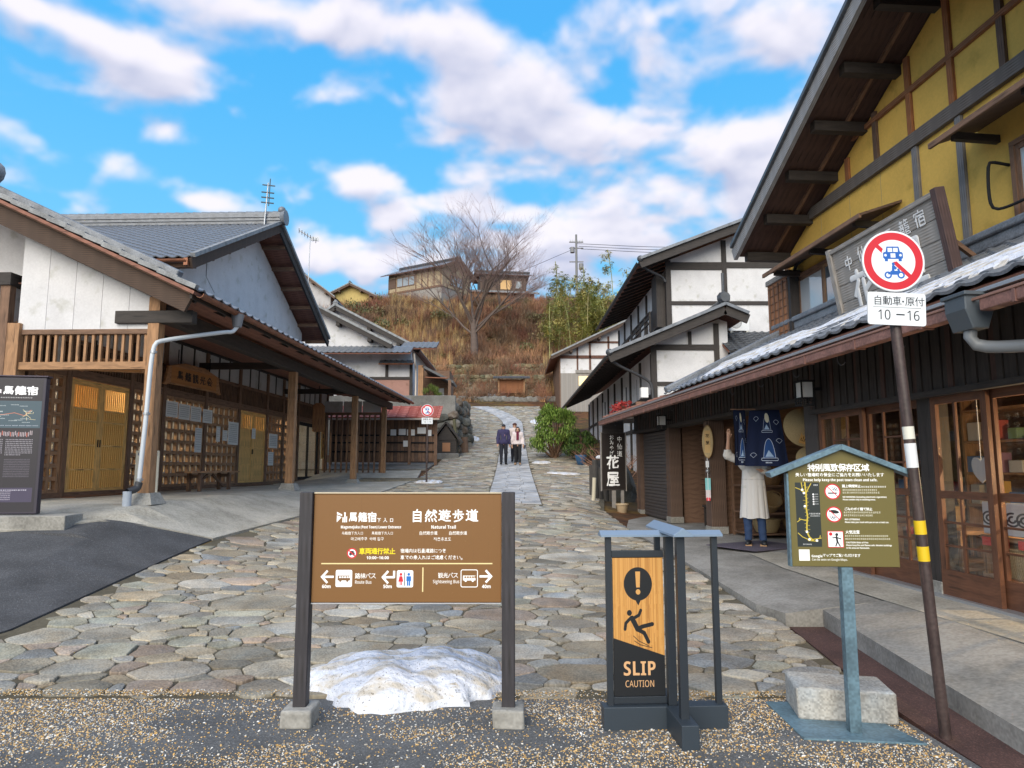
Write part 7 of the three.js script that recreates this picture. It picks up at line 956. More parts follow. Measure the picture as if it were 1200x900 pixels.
const leafMat = (c, more = {}) => new THREE.MeshPhysicalMaterial({ color: new THREE.Color(...c), roughness: .55, side: THREE.DoubleSide, ...more });
function scatter(parent, name, g, material, n, place, cols) {
  const im = new THREE.InstancedMesh(g, material, n); im.name = name; im.userData.kind = 'stuff'; const m = new THREE.Matrix4(), q = new THREE.Quaternion(), e = new THREE.Euler();
  for (let i = 0; i < n; i++) { const [p, rot, s] = place(i); e.set(...rot); q.setFromEuler(e); m.compose(p, q, Array.isArray(s) ? V(...s) : V(s, s, s)); im.setMatrixAt(i, m); if (cols) { const c = cols[Math.floor(rnd() * cols.length)], b = rr(.7, 1.25); im.setColorAt(i, new THREE.Color(c[0] * b, c[1] * b, c[2] * b)); } }
  im.castShadow = im.receiveShadow = true; parent.add(im); return im;
}
function roundShrub(name, label, x, d, rx, ry, n, cols, leaf = [.16, .05], lobes = 16, y0) {
  const t = thing(name, label, 'shrub', [x, (y0 ?? H(x, d)) - .02, -d]); const cl = []; for (let i = 0; i < lobes; i++) { const a = rr(0, 6.283), v = Math.pow(rnd(), .7), r = Math.sqrt(1 - v * v * .9) * rr(.55, .95); cl.push([V(Math.cos(a) * r * rx, ry * (.13 + v * .87) * rr(.85, 1), Math.sin(a) * r * rx), rr(.24, .4) * rx]); }
  const st = []; for (const [c] of cl) st.push(rod(V(rr(-.1, .1), 0, rr(-.1, .1)), c, .04, .012, 5)); part(t, 'stems', st, M.timberDark);
  scatter(t, 'foliage', leafGeo(...leaf), leafMat([1, 1, 1]), n, () => { const [c, r] = cl[Math.floor(rnd() * cl.length)], u = V(rr(-1, 1), rr(-.7, 1), rr(-1, 1)).normalize().multiplyScalar(r * Math.pow(rnd(), .35)); return [c.clone().add(V(u.x, u.y * .75, u.z)), [rr(.2, 1.5), Math.atan2(u.x, u.z) + rr(-.6, .6), rr(-.4, .4)], rr(.7, 1.25)]; }, cols); return t;
}
roundShrub('evergreen_shrub', 'big rounded light green evergreen shrub beside the upper street', 1.95, 32, 1.15, 2.35, 8000, [[.17, .28, .05], [.24, .36, .07], [.12, .2, .04], [.3, .4, .1]], [.17, .055], 44);
roundShrub('evergreen_shrub', 'lower dark green shrub between the light green shrub and the inn', 3.1, 31, .8, 1.3, 3200, [[.07, .13, .03], [.11, .18, .04], [.05, .09, .03]], [.14, .05], 20);
roundShrub('pine_shrub', 'clipped bright green pine bush on the terrace wall', -4.1, 35, .5, .75, 1600, [[.2, .27, .06], [.27, .33, .09]], [.16, .016], 14, 4.88);
{ // bare twiggy bush and stump planter at the corner of the shop
  const b = thing('bare_bush', 'bare reddish brown twiggy bush behind the stump planter', 'shrub', [3.35, .85, -22.2]); const g = []; for (let i = 0; i < 60; i++) { const a = rr(-2.6, -.3), l = rr(.9, 2.0), p = V(rr(-.2, .2), 0, rr(-.3, .3)), q = p.clone().add(V(Math.cos(a) * l * .75 - .2, l * rr(.5, .85), Math.sin(a) * l * .4)), m = p.clone().lerp(q, .55).add(V(0, .15, 0)); g.push(rod(p, m, .014, .01, 4), rod(m, q, .01, .004, 4)); for (let k = 0; k < 3; k++) { const f = rr(.3, .9), o = m.clone().lerp(q, f); g.push(rod(o, o.clone().add(V(rr(-.3, .2), rr(0, .35), rr(-.2, .2))), .006, .002, 3)); } } part(b, 'twigs', g, mat([.3, .16, .1], .9));
  const t = thing('log_edging', 'row of dark weathered upright logs edging the planter by the shop', 'edging', [0, 0, 0]); for (let i = 0; i < 9; i++) { const x = 2.36 + (i % 5) * .16 + rr(-.02, .02), z = -19.9 + Math.floor(i / 5) * -.5 - (i % 5) * .05, h = rr(1.15, 1.45); part(t, i ? 'log_' + String(i).padStart(3, '0') : 'log', noisy(new THREE.CylinderGeometry(.085, .1, h, 9, 6).translate(0, h / 2, 0), .05, 7).translate(x, .38, z), mat([.1, .092, .085], .95, 'old', .01)); }
  const s = thing('stone_boulder', 'dark mossy boulder behind the log edging', 'boulder', [3.05, .4, -20.3]); part(s, 'rock', noisy(new THREE.IcosahedronGeometry(.55, 3).scale(.9, 1.3, .8).translate(0, .5, 0), .3, 2.5), mat([.11, .11, .1], .95, 'stone', .02));
  for (const [x, y, d, r] of [[2.55, .34, 19.2, .07], [2.75, .33, 19.0, .06], [2.95, .36, 19.1, .1], [2.45, .5, 19.6, .07], [2.7, .34, 18.6, .05], [2.5, 1.82, 19.9, .08]]) single('snow_lump', noisy(new THREE.IcosahedronGeometry(r, 2).scale(1.3, .7, 1), .05, 9).translate(x, y, -d), M.snow, 'small lump of snow lying in the planter by the log edging', 'snow', 'snow lumps in the planter');
  const pot = thing('plant_pot', 'cream plastic plant pot standing on the forecourt by the hanging sign', 'pot', [2.86, .3, -18.2]); part(pot, 'pot', new THREE.LatheGeometry([[0, .01], [.11, .01], [.15, .26], [.17, .26], [.17, .3], [.14, .3], [.13, .24]].map(([a, b]) => new THREE.Vector2(a, b)), 20), mat([.5, .38, .24], .7)); part(pot, 'soil', new THREE.CylinderGeometry(.13, .13, .02, 16).translate(0, .24, 0), M.dark);
  const pp = thing('drain_pipe_stub', 'bent cream plastic pipe rising beside the log edging', 'pipe', [2.2, .4, -19.3]); part(pp, 'pipe', tube([[-.12, .02, .1], [-.02, .08, .05], [.03, .2, .02], [.08, .85, 0]], .055, 24, 10), mat([.55, .5, .38], .6));
  const bp = thing('blue_pot', 'blue glazed pot at the foot of the dark shrub', 'pot', [2.95, H(2.95, 29.8), -29.8]); part(bp, 'pot', new THREE.LatheGeometry([[0, 0], [.15, 0], [.24, .3], [.26, .42], [.23, .42], [.2, .3]].map(([a, b]) => new THREE.Vector2(a, b)), 18), mat([.03, .1, .22], .3)); const tb = thing('low_table', 'small dark table with a lit orange lamp by the inn', 'table', [3.8, H(3.8, 27.2), -27.2]); part(tb, 'top', bx(-.4, .3, .42, .48, -.3, .3), M.timberBlack); for (const [a, c] of [[-.35, -.25], [-.35, .25], [.25, -.25], [.25, .25]]) part(tb, 'leg', bx(a - .03, a + .03, 0, .42, c - .03, c + .03), M.timberBlack);
  const sl = thing('stone_lantern_base', 'pale stone block with a small orange lamp beside the inn', 'lamp', [3.95, H(3.95, 26), -26]); part(sl, 'block', noisy(new RoundedBoxGeometry(.5, .5, .5, 3, .04).translate(0, .25, 0), .04, 5), M.concrete); part(sl, 'lamp', new THREE.SphereGeometry(.1, 12, 8).translate(0, .6, 0), new THREE.MeshStandardMaterial({ color: new THREE.Color(.9, .45, .1), emissive: new THREE.Color(1, .45, .08), emissiveIntensity: .5 }));
}
{ // wooden stake and stump by the wall
  const t = thing('tree_stump', 'short hollow stump beside the street below the stone wall', 'stump', [-2.35, H(-2.35, 34), -34]); part(t, 'stump', noisy(new THREE.CylinderGeometry(.17, .24, .75, 10, 4).translate(0, .37, 0), .1, 5), mat([.16, .1, .07], .9, 'wood')); const p = thing('wooden_stake', 'leaning mossy wooden stake against the stone wall', 'stake', [-2.62, H(-2.62, 33), -33]); part(p, 'stake', rod(V(0, -.1, 0), V(-.14, 1.7, 0), .1, .08, 9), mat([.15, .14, .08], .9, 'wood'));
}
// ---------------------------------------------------------------- the dry hillside
{
  const blades = (n, h, w, sp) => { const pos = [], idx = []; for (let i = 0; i < n; i++) { const a = rr(0, 6.283), r = rr(0, sp), x = Math.cos(a) * r, z = Math.sin(a) * r, l = h * rr(.55, 1), b = rr(0, 6.283), lean = rr(.1, .5) * l, k = pos.length / 3; pos.push(x - w * Math.sin(b), 0, z + w * Math.cos(b), x + w * Math.sin(b), 0, z - w * Math.cos(b), x + Math.cos(b) * lean, l, z + Math.sin(b) * lean); idx.push(k, k + 1, k + 2); } return meshOf(pos, idx); };
  const spot = (dmin, dmax, xmin, xmax) => { for (let i = 0; i < 40; i++) { const x = rr(xmin, xmax), d = rr(dmin, dmax); if (Math.abs(x) < 2.6 && d < 61.2) continue; if (d < 62 && x > 3 && x < 13.5) continue; return V(x, land(x, d), -d); } return V(20, land(20, 70), -70); };
  const tuft = blades(16, 1, .035, .3), S1 = new THREE.MeshStandardMaterial({ roughness: 1, side: THREE.DoubleSide }), holder = new THREE.Group(); holder.name = 'hillside_grass'; holder.userData.kind = 'stuff'; tag(holder, 'dry straw coloured grass covering the hillside', 'grass'); scene.add(holder);
  scatter(holder, 'grass_tufts', tuft, S1, 9000, () => [spot(60, 93, -32, 26), [rr(-.1, .1), rr(0, 6.3), rr(-.1, .1)], [rr(.8, 1.3), rr(.25, .7), rr(.8, 1.3)]], [[.44, .26, .12], [.36, .2, .1], [.38, .27, .13], [.5, .33, .16], [.3, .24, .11], [.36, .19, .1]]);
  scatter(holder, 'tall_reeds', tuft, S1, 800, () => { const a = rnd() < .5 ? spot(68, 86, -15, -5) : spot(62, 80, 3, 10); return [a, [0, rr(0, 6.3), 0], [.8, rr(1.2, 2.3), .8]]; }, [[.5, .33, .14], [.44, .27, .11], [.52, .38, .18]]);
  // twiggy bushes
  const twig = (() => { const pos = [], idx = []; for (let i = 0; i < 70; i++) { const u = V(rr(-1, 1), rr(.15, 1), rr(-1, 1)).normalize(), l = rr(.5, 1), b = V(u.x * .15, 0, u.z * .15), e = u.clone().multiplyScalar(l), w = .014; for (const [p, q] of [[b, e], [b.clone().lerp(e, .5), e.clone().multiplyScalar(.9).add(V(rr(-.3, .3), rr(-.1, .3), rr(-.3, .3)))], [b.clone().lerp(e, .7), e.clone().add(V(rr(-.25, .25), rr(-.1, .2), rr(-.25, .25)))]]) { const k = pos.length / 3, s = V(rr(-1, 1), rr(-.2, .2), rr(-1, 1)).normalize().multiplyScalar(w); pos.push(p.x - s.x, p.y, p.z - s.z, p.x + s.x, p.y, p.z + s.z, q.x, q.y, q.z); idx.push(k, k + 1, k + 2); } } return meshOf(pos, idx); })();
  const brush = new THREE.Group(); brush.name = 'hillside_brush'; brush.userData.kind = 'stuff'; tag(brush, 'tangled bare brown brushwood over the hillside', 'brushwood'); scene.add(brush);
  scatter(brush, 'brushwood', twig, S1, 3600, () => [spot(60.5, 92, -32, 26), [0, rr(0, 6.3), 0], [rr(.8, 1.8), rr(.7, 2.0), rr(.8, 1.8)]], [[.28, .12, .08], [.34, .17, .1], [.25, .15, .1], [.4, .22, .12], [.2, .13, .09], [.3, .2, .12]]);
  // low evergreen bushes
  const leaves = (() => { const g = []; for (let i = 0; i < 150; i++) { const u = V(rr(-1, 1), rr(0, 1), rr(-1, 1)).normalize().multiplyScalar(rr(.6, 1)); g.push(leafGeo(.22, .1).rotateX(rr(0, 3)).rotateY(rr(0, 6)).translate(u.x, u.y, u.z)); } return mergeGeometries(g); })();
  const sh = [[-4.5, 66, 1.2], [-2.2, 68, 1.4], [-.5, 66, 1], [1.5, 72, 1.6], [3.4, 74, 1.8], [-8, 80, 1.8], [-12, 78, 1.6], [-14.5, 76, 2], [-17, 80, 2.2], [-19, 83, 1.8], [2.8, 80, 1.8], [-1, 83, 1.4], [-15, 86, 1.7], [-17.5, 86, 1.8], [1.8, 87, 1.6], [-3, 86, 1.2], [4.6, 69, 1.4], [-7, 70, 1.1], [6.5, 78, 1.6], [-10, 85, 1.4]];
  sh.forEach(([x, d, s], i) => { const t = thing('hillside_bush', `${s > 1.7 ? 'large' : s > 1.3 ? 'middling' : 'small'} dark green evergreen bush among the dry grass of the hillside`, 'bush', [x, land(x, d), -d], rr(0, 6), 'green bushes on the hillside'); scatter(t, 'foliage', leaves, leafMat([1, 1, 1]), 5, () => [V(rr(-.5, .5) * s, rr(0, .35) * s, rr(-.5, .5) * s), [0, rr(0, 6), 0], s * rr(.45, .75)], [[.1, .12, .045], [.15, .16, .06], [.22, .19, .08], [.26, .2, .09]]); part(t, 'stem', rod(V(0, -.2, 0), V(0, .5 * s, 0), .06, .03, 5), M.timberDark); });
  // a mossy dry-stone bank in two steps above the shelter
  { const bank = thing('stone_bank', 'low mossy dry stone bank across the hillside behind the board shelter', 'bank', [0, 0, 0]), bm = [[.2, .17, .09], [.25, .2, .11], [.15, .14, .08], [.28, .24, .15]].map((c) => mat(c, .95, 'stone', .02)); let k = 0; for (const [d, n, x0, x1] of [[64.6, 3, -9, 3.2], [67.4, 2, -8, 2.6]]) for (let r = 0; r < n; r++) for (let x = x0; x < x1; x += .62) { part(bank, k ? 'bank_stone_' + String(k).padStart(3, '0') : 'bank_stone', noisy(new THREE.IcosahedronGeometry(.5, 1), .3, 3).scale(rr(.6, .95), rr(.42, .6), .6).translate(x + rr(-.1, .1) + (r % 2) * .3, land(x, d) + .12 + r * .4, -d + r * -.12), bm[k % 4]); k++; } }
  // embankment rubble behind the top of the street
  const rub = noisy(new THREE.IcosahedronGeometry(.5, 1), .3, 2.3); scatter(brush, 'bank_stones', rub, mat([.26, .22, .15], .95, 'stone'), 260, () => { const x = rr(-9, 9), d = rr(63, 66); return [V(x, land(x, d), -d), [rr(0, 6), rr(0, 6), 0], rr(.4, .9)]; });
}
{ // bamboo: culms singled out, each with its own leaves
  const lg = (() => { const g = []; for (let i = 0; i < 26; i++) { const a = rr(0, 6.283); g.push(leafGeo(rr(.3, .5), .07).rotateX(rr(1.2, 2.4)).rotateY(a).translate(Math.cos(a) * rr(.05, .5), rr(-.25, .3), Math.sin(a) * rr(.05, .5))); } return mergeGeometries(g); })(), lm = leafMat([1, 1, 1]), cm = mat([.27, .27, .1], .5), m2 = mat([.33, .28, .13], .6);
  for (let i = 0; i < 38; i++) {
    const x = i < 25 ? rr(3.6, 9.5) : rr(8, 13), d = rr(67, 78), h = rr(4.5, 9.8) * (x > 10.4 ? 1.25 : 1) * (x < 5 ? .8 : 1), t = thing('bamboo', `${h > 8 ? 'tall' : h > 6.4 ? 'middling' : 'short'} ${i % 3 ? 'green' : 'yellowing'} bamboo stem in the grove above the street`, 'bamboo', [x, land(x, d) - .2, -d], rr(0, 6), 'bamboo grove on the hillside'), bend = V(rr(-.8, .8), 0, rr(-.8, .8));
    part(t, 'culm', tube([[0, 0, 0], [bend.x * .1, h * .45, bend.z * .1], [bend.x * .45, h * .8, bend.z * .45], [bend.x, h, bend.z]], .045, 10, 5), i % 3 ? cm : m2);
    scatter(t, 'foliage', lg, lm, 20, () => { const k = rr(.42, 1), w = Math.sin((k - .35) / .65 * Math.PI) * .75 + .15; return [V(bend.x * k * k + rr(-w, w), h * k, bend.z * k * k + rr(-w, w)), [rr(-.3, .3), rr(0, 6), rr(-.3, .3)], rr(.8, 1.4)]; }, [[.3, .3, .07], [.38, .35, .09], [.24, .27, .07], [.46, .38, .12]]);
  }
}
// ---------------------------------------------------------------- people: signed-distance bodies meshed on a grid
function blob(fn, [x0, y0, z0], [x1, y1, z1], c) {              // surface nets
  const nx = Math.ceil((x1 - x0) / c) + 1, ny = Math.ceil((y1 - y0) / c) + 1, nz = Math.ceil((z1 - z0) / c) + 1, f = new Float32Array(nx * ny * nz), id = (i, j, k) => i + nx * (j + ny * k);
  for (let k = 0; k < nz; k++) for (let j = 0; j < ny; j++) for (let i = 0; i < nx; i++) f[id(i, j, k)] = fn(x0 + i * c, y0 + j * c, z0 + k * c);
  const vi = new Int32Array(nx * ny * nz).fill(-1), pos = [], idx = [];
  for (let k = 0; k < nz - 1; k++) for (let j = 0; j < ny - 1; j++) for (let i = 0; i < nx - 1; i++) {
    let sx = 0, sy = 0, sz = 0, n = 0; const v = []; for (let q = 0; q < 8; q++) v.push(f[id(i + (q & 1), j + (q >> 1 & 1), k + (q >> 2))]);
    for (let a = 0; a < 8; a++) for (const b of [1, 2, 4]) { const e = a ^ b; if (e < a || (v[a] < 0) === (v[e] < 0)) continue; const t = v[a] / (v[a] - v[e]); sx += (a & 1) + (b === 1 ? t : 0); sy += (a >> 1 & 1) + (b === 2 ? t : 0); sz += (a >> 2) + (b === 4 ? t : 0); n++; }
    if (n) { vi[id(i, j, k)] = pos.length / 3; pos.push(x0 + (i + sx / n) * c, y0 + (j + sy / n) * c, z0 + (k + sz / n) * c); }
  }
  const quad = (a, b, d, e, flip) => { if (a < 0 || b < 0 || d < 0 || e < 0) return; flip ? idx.push(a, d, b, a, e, d) : idx.push(a, b, d, a, d, e); };
  for (let k = 1; k < nz - 1; k++) for (let j = 1; j < ny - 1; j++) for (let i = 1; i < nx - 1; i++) {
    const s = f[id(i, j, k)] < 0;
    if (s !== f[id(i + 1, j, k)] < 0) quad(vi[id(i, j - 1, k - 1)], vi[id(i, j, k - 1)], vi[id(i, j, k)], vi[id(i, j - 1, k)], !s);
    if (s !== f[id(i, j + 1, k)] < 0) quad(vi[id(i - 1, j, k - 1)], vi[id(i - 1, j, k)], vi[id(i, j, k)], vi[id(i, j, k - 1)], !s);
    if (s !== f[id(i, j, k + 1)] < 0) quad(vi[id(i - 1, j - 1, k)], vi[id(i, j - 1, k)], vi[id(i, j, k)], vi[id(i - 1, j, k)], !s);
  }
  return meshOf(pos, idx);
}
const cap = (a, b, ra, rb_) => { const d = [b[0] - a[0], b[1] - a[1], b[2] - a[2]], l = d[0] ** 2 + d[1] ** 2 + d[2] ** 2; return (x, y, z) => { const t = clamp(((x - a[0]) * d[0] + (y - a[1]) * d[1] + (z - a[2]) * d[2]) / l); return Math.hypot(x - a[0] - d[0] * t, y - a[1] - d[1] * t, z - a[2] - d[2] * t) - lerp(ra, rb_, t); }; };
const ell = (c, r) => (x, y, z) => (Math.hypot((x - c[0]) / r[0], (y - c[1]) / r[1], (z - c[2]) / r[2]) - 1) * Math.min(...r);
const smin = (a, b, k) => { const h = clamp(.5 + .5 * (b - a) / k); return lerp(b, a, h) - k * h * (1 - h); };
const uni = (list, k) => (x, y, z) => { let v = 9; for (const f of list) v = smin(v, f(x, y, z), k); return v; };
// joints of a figure facing +z, sized for a height of 1.7 m
function figure(o) {
  const J = { head: [0, 1.58, .01], neck: [0, 1.44, 0], sh: [[-.17, 1.39, 0], [.17, 1.39, 0]], hip: [[-.09, .9, 0], [.09, .9, 0]], ...o };
  const hand = (w, e) => { const d = V(w[0] - e[0], w[1] - e[1], w[2] - e[2]).normalize(), side = V(d.z, 0, -d.x); if (side.lengthSq() < .01) side.set(1, 0, 0); side.normalize(); const P = (f, s, u = 0) => [w[0] + d.x * f + side.x * s, w[1] + d.y * f + side.y * s, w[2] + d.z * f + side.z * s + u]; const out = [cap(P(.0, 0), P(.07, 0), .026, .032)]; [[-.026, .15], [-.009, .17], [.009, .165], [.026, .14]].forEach(([s, l]) => out.push(cap(P(.08, s), P(.115, s * 1.1, .004), .0105, .0095), cap(P(.115, s * 1.1, .004), P(l, s * 1.1, .02), .0095, .008))); out.push(cap(P(.02, .03), P(.075, .055, .015), .012, .009)); return out; };
  const face_ = [ell([J.head[0], J.head[1] + .02, J.head[2]], [.078, .108, .095]), ell([J.head[0], J.head[1] - .055, J.head[2] + .03], [.055, .06, .062]), cap([J.head[0], J.head[1] + .005, J.head[2] + .088], [J.head[0], J.head[1] - .025, J.head[2] + .108], .011, .015), ell([J.head[0] - .079, J.head[1] - .005, J.head[2]], [.012, .03, .02]), ell([J.head[0] + .079, J.head[1] - .005, J.head[2]], [.012, .03, .02]), ell([J.head[0], J.head[1] - .062, J.head[2] + .09], [.024, .009, .012])];
  const core = [...face_, cap(J.neck, [J.head[0], J.head[1] - .06, J.head[2]], .052, .05), cap([0, 1.32, 0], [0, 1.06, 0], .125, .105), cap([0, 1.02, 0], [0, .93, 0], .115, .12), cap(J.sh[0], J.sh[1], .07, .07), cap([-.09, 1.3, .01], [.09, 1.3, .01], .1, .1)], limbsF = [];
  for (const s of [0, 1]) { limbsF.push(cap(J.sh[s], J.el[s], .052, .04), cap(J.el[s], J.wr[s], .039, .027), cap(J.hip[s], J.kn[s], .085, .056), cap(J.kn[s], J.an[s], .054, .036), cap(J.an[s], [J.an[s][0] + (s ? .015 : -.015), .035, J.an[s][2] + .13], .036, .03)); }
  const hands = [hand(J.wr[0], J.el[0]), hand(J.wr[1], J.el[1])].map((h) => uni(h, .006));
  return { J, skin: (x, y, z) => smin(uni([...core, ...limbsF], .03)(x, y, z), Math.min(hands[0](x, y, z), hands[1](x, y, z)), .01), face_ };
}
function dress(t, fig, o) {
  const { J } = fig, B = [[-.5, -.02, -.4], [.5, 1.82, .45]];
  const skin = part(t, 'body', blob(fig.skin, [-.62, -.02, -.45], [.62, 2.3, .5], o.cell || .014), mat([.5, .29, .2], .6));
  for (const s of [-1, 1]) part(skin, 'eye', new THREE.SphereGeometry(.009, 8, 6).translate(J.head[0] + s * .03, J.head[1] + .012, J.head[2] + .088), M.blackMatt);
  const c = o.cell || .014, fat = o.fat || .03;
  if (o.jacket) { const L = [cap([0, 1.36, 0], [0, 1.0, 0], .13 + fat, .125 + fat), cap([-.1, 1.33, .0], [.1, 1.33, .0], .11 + fat * .6, .11 + fat * .6), cap(J.sh[0], J.sh[1], .075 + fat * .7, .075 + fat * .7), cap([-.06, .96, 0], [.06, .96, 0], .115 + fat, .115 + fat)]; for (const s of [0, 1]) L.push(cap(J.sh[s], J.el[s], .062 + fat * .7, .055 + fat * .5), cap(J.el[s], J.wr[s], .055 + fat * .5, .04 + fat * .4)); const u = uni(L, .035), hem = o.hem || .86; part(t, 'jacket', blob((x, y, z) => Math.max(u(x, y, z) + (fbm(x * 14 + 3, y * 16 + z * 9, 2) - .5) * .018, hem - y), [-.62, hem - .03, -.4], [.62, 1.6, .45], c), o.jacket); }
  if (o.trousers) { const L = [cap([-.05, .94, 0], [.05, .94, 0], .12, .12)]; for (const s of [0, 1]) L.push(cap(J.hip[s], J.kn[s], .1, .074), cap(J.kn[s], J.an[s], .074, .06)); const u = uni(L, .03); part(t, 'trousers', blob((x, y, z) => Math.max(u(x, y, z) + (fbm(x * 16, y * 20 + z * 9, 2) - .5) * .014, .085 - y, y - 1.0), [-.4, .06, -.45], [.4, 1.04, .5], c), o.trousers); }
  for (const s of [0, 1]) { const a = J.an[s], g = uni([cap([a[0], .06, a[2] - .03], [a[0] + (s ? .018 : -.018), .045, a[2] + .15], .05, .044)], .01); const sh = part(t, 'shoe', blob((x, y, z) => Math.max(g(x, y, z), .004 - y), [a[0] - .1, -.01, a[2] - .12], [a[0] + .12, .14, a[2] + .24], .012), o.shoe || M.blackMatt); sh.position.y = a[1] > .12 ? a[1] - .08 : 0; }
  if (o.hair) { const h = J.head, top = ell([h[0], h[1] + .03, h[2] - .012], [.09, .112, .105]); const long = o.long ? uni([cap([h[0] - .075, h[1] + .02, h[2] - .02], [h[0] - .085, h[1] - .2, h[2] - .0], .035, .04), cap([h[0] + .075, h[1] + .02, h[2] - .02], [h[0] + .085, h[1] - .2, h[2] - .0], .035, .04), cap([h[0], h[1], h[2] - .06], [h[0], h[1] - .2, h[2] - .07], .07, .08)], .02) : () => 9; part(t, 'hair', blob((x, y, z) => Math.min(Math.max(top(x, y, z), (z - h[2] - .035) - (y - h[1] - .03) * .9), long(x, y, z)), [h[0] - .2, h[1] - .32, h[2] - .22], [h[0] + .2, h[1] + .2, h[2] + .2], .011), o.hair); }
  return skin;
}
const stride = (k) => ({ el: [[-.24, 1.12, .02], [.24, 1.12, .0]], wr: [[-.25, .9, .1 * k + .03], [.25, .9, -.08 * k + .05]], kn: [[-.1, .5, .1 * k], [.1, .5, -.02 * k + .03]], an: [[-.1, .08, .02 + .16 * k], [.1, .08, -.14 * k]] });
{
  const man = thing('person', 'person in navy jacket, dark trousers and cap walking down the slab path', 'person', [-.36, H(-.36, 29.6) + .012, -29.6], .03);
  dress(man, figure(stride(1)), { jacket: mat([.035, .03, .09], .8), trousers: mat([.012, .013, .022], .85), fat: .038, cell: .016 });
  const h = [0, 1.58, .01]; part(man, 'cap', [blob(((a) => (x, y, z) => Math.max(a(x, y, z), h[1] + .045 - y))(ell([0, h[1] + .03, 0], [.095, .115, .112])), [-.14, h[1], -.15], [.14, h[1] + .2, .15], .012), new THREE.CylinderGeometry(.085, .085, .012, 16, 1).scale(1, 1, .8).translate(0, h[1] + .055, .1)], mat([.02, .022, .03], .8)); part(man, 'chest_badge', bx(-.02, .05, 1.2, 1.27, .155, .165), mat([.5, .25, .22], .7)); for (const s of [-.13, .13]) part(man, 'backpack_strap', bar(V(s, 1.44, .06), V(s * .95, 1.05, .15), .035, .02), M.black);
  const wom = thing('person', 'person in white jacket with maroon scarf and long dark hair walking down the path', 'person', [.24, H(.24, 29.5) + .012, -29.5], -.04); wom.scale.setScalar(.94);
  dress(wom, figure(stride(-.8)), { jacket: mat([.66, .58, .58], .85), trousers: mat([.012, .012, .015], .85), shoe: mat([.36, .22, .13], .8), hair: mat([.02, .013, .012], .6), long: true, fat: .03, cell: .016, hem: .92 });
  part(wom, 'scarf', [new THREE.TorusGeometry(.085, .04, 8, 16).rotateX(Math.PI / 2).translate(0, 1.455, .02), noisy(new RoundedBoxGeometry(.11, .34, .05, 3, .02), .03, 9).translate(.0, 1.27, .175)], mat([.13, .012, .035], .9)); part(wom, 'sunglasses', bx(-.07, .07, 1.575, 1.605, .09, .105), M.black); part(wom, 'camera_bag', rb(.26, .36, .72, .9, .0, .1, .02), mat([.03, .035, .06], .7));
  const back = thing('person', 'person in pale coat and dark cap walking just behind the other two', 'person', [.12, H(.12, 30.5) + .012, -30.5], .0);
  dress(back, figure(stride(.7)), { jacket: mat([.6, .52, .5], .85), trousers: mat([.02, .02, .028], .85), hair: mat([.05, .025, .018], .7), fat: .032, cell: .018, hem: .9 }); part(back, 'cap', [new THREE.SphereGeometry(.105, 16, 10, 0, 6.283, 0, 1.45).translate(0, 1.61, 0), new THREE.CylinderGeometry(.085, .085, .012, 16).scale(1, 1, .8).translate(0, 1.635, .1)], mat([.1, .03, .025], .8));
}
{ // shop keeper reaching up behind the hanging happi coats
  const t = thing('person', 'shop keeper in pale apron and jeans reaching up behind hanging navy coats', 'person', atShop(.0, .006, -4.33), SHT - .42); t.scale.setScalar(.95);
  dress(t, figure({ el: [[-.4, 1.5, .04], [.27, 1.2, .1]], wr: [[-.37, 1.79, .14], [.16, 1.24, .27]], kn: [[-.11, .5, .03], [.1, .5, .02]], an: [[-.11, .08, -.02], [.12, .08, -.02]] }), { jacket: mat([.55, .53, .5], .9), trousers: mat([.03, .06, .14], .85), shoe: M.black, hair: mat([.02, .015, .013], .6), fat: .02, cell: .012, hem: .95 });
  const fold = (a) => .018 * Math.sin(a * 11) + .012 * Math.sin(a * 23 + 1), apron = grid(72, 22, (u, v) => { const a = u * Math.PI * 2, y = lerp(1.3, .46, v), r = lerp(.15, .2, v) + .025 * sstep(.3, .1, v) * 0 + fold(a) * v * .6; return [Math.sin(a) * r * 1.12, y + .01 * Math.sin(a * 5) * v, Math.cos(a) * r * .86 + .01]; }); part(t, 'apron', mergeVertices(apron), new THREE.MeshStandardMaterial({ color: new THREE.Color(.62, .6, .58), roughness: .95, side: THREE.DoubleSide })); part(t, 'apron_waistband', new THREE.TorusGeometry(.155, .012, 6, 32).rotateX(Math.PI / 2).scale(1.12, 1, .86).translate(0, 1.1, .01), mat([.52, .5, .48], .95));
  for (const s of [-.11, .12]) part(t, 'shoe_sole', rb(s - .055, s + .055, .0, .03, -.08, .17, .012), mat([.45, .27, .14], .8));
}
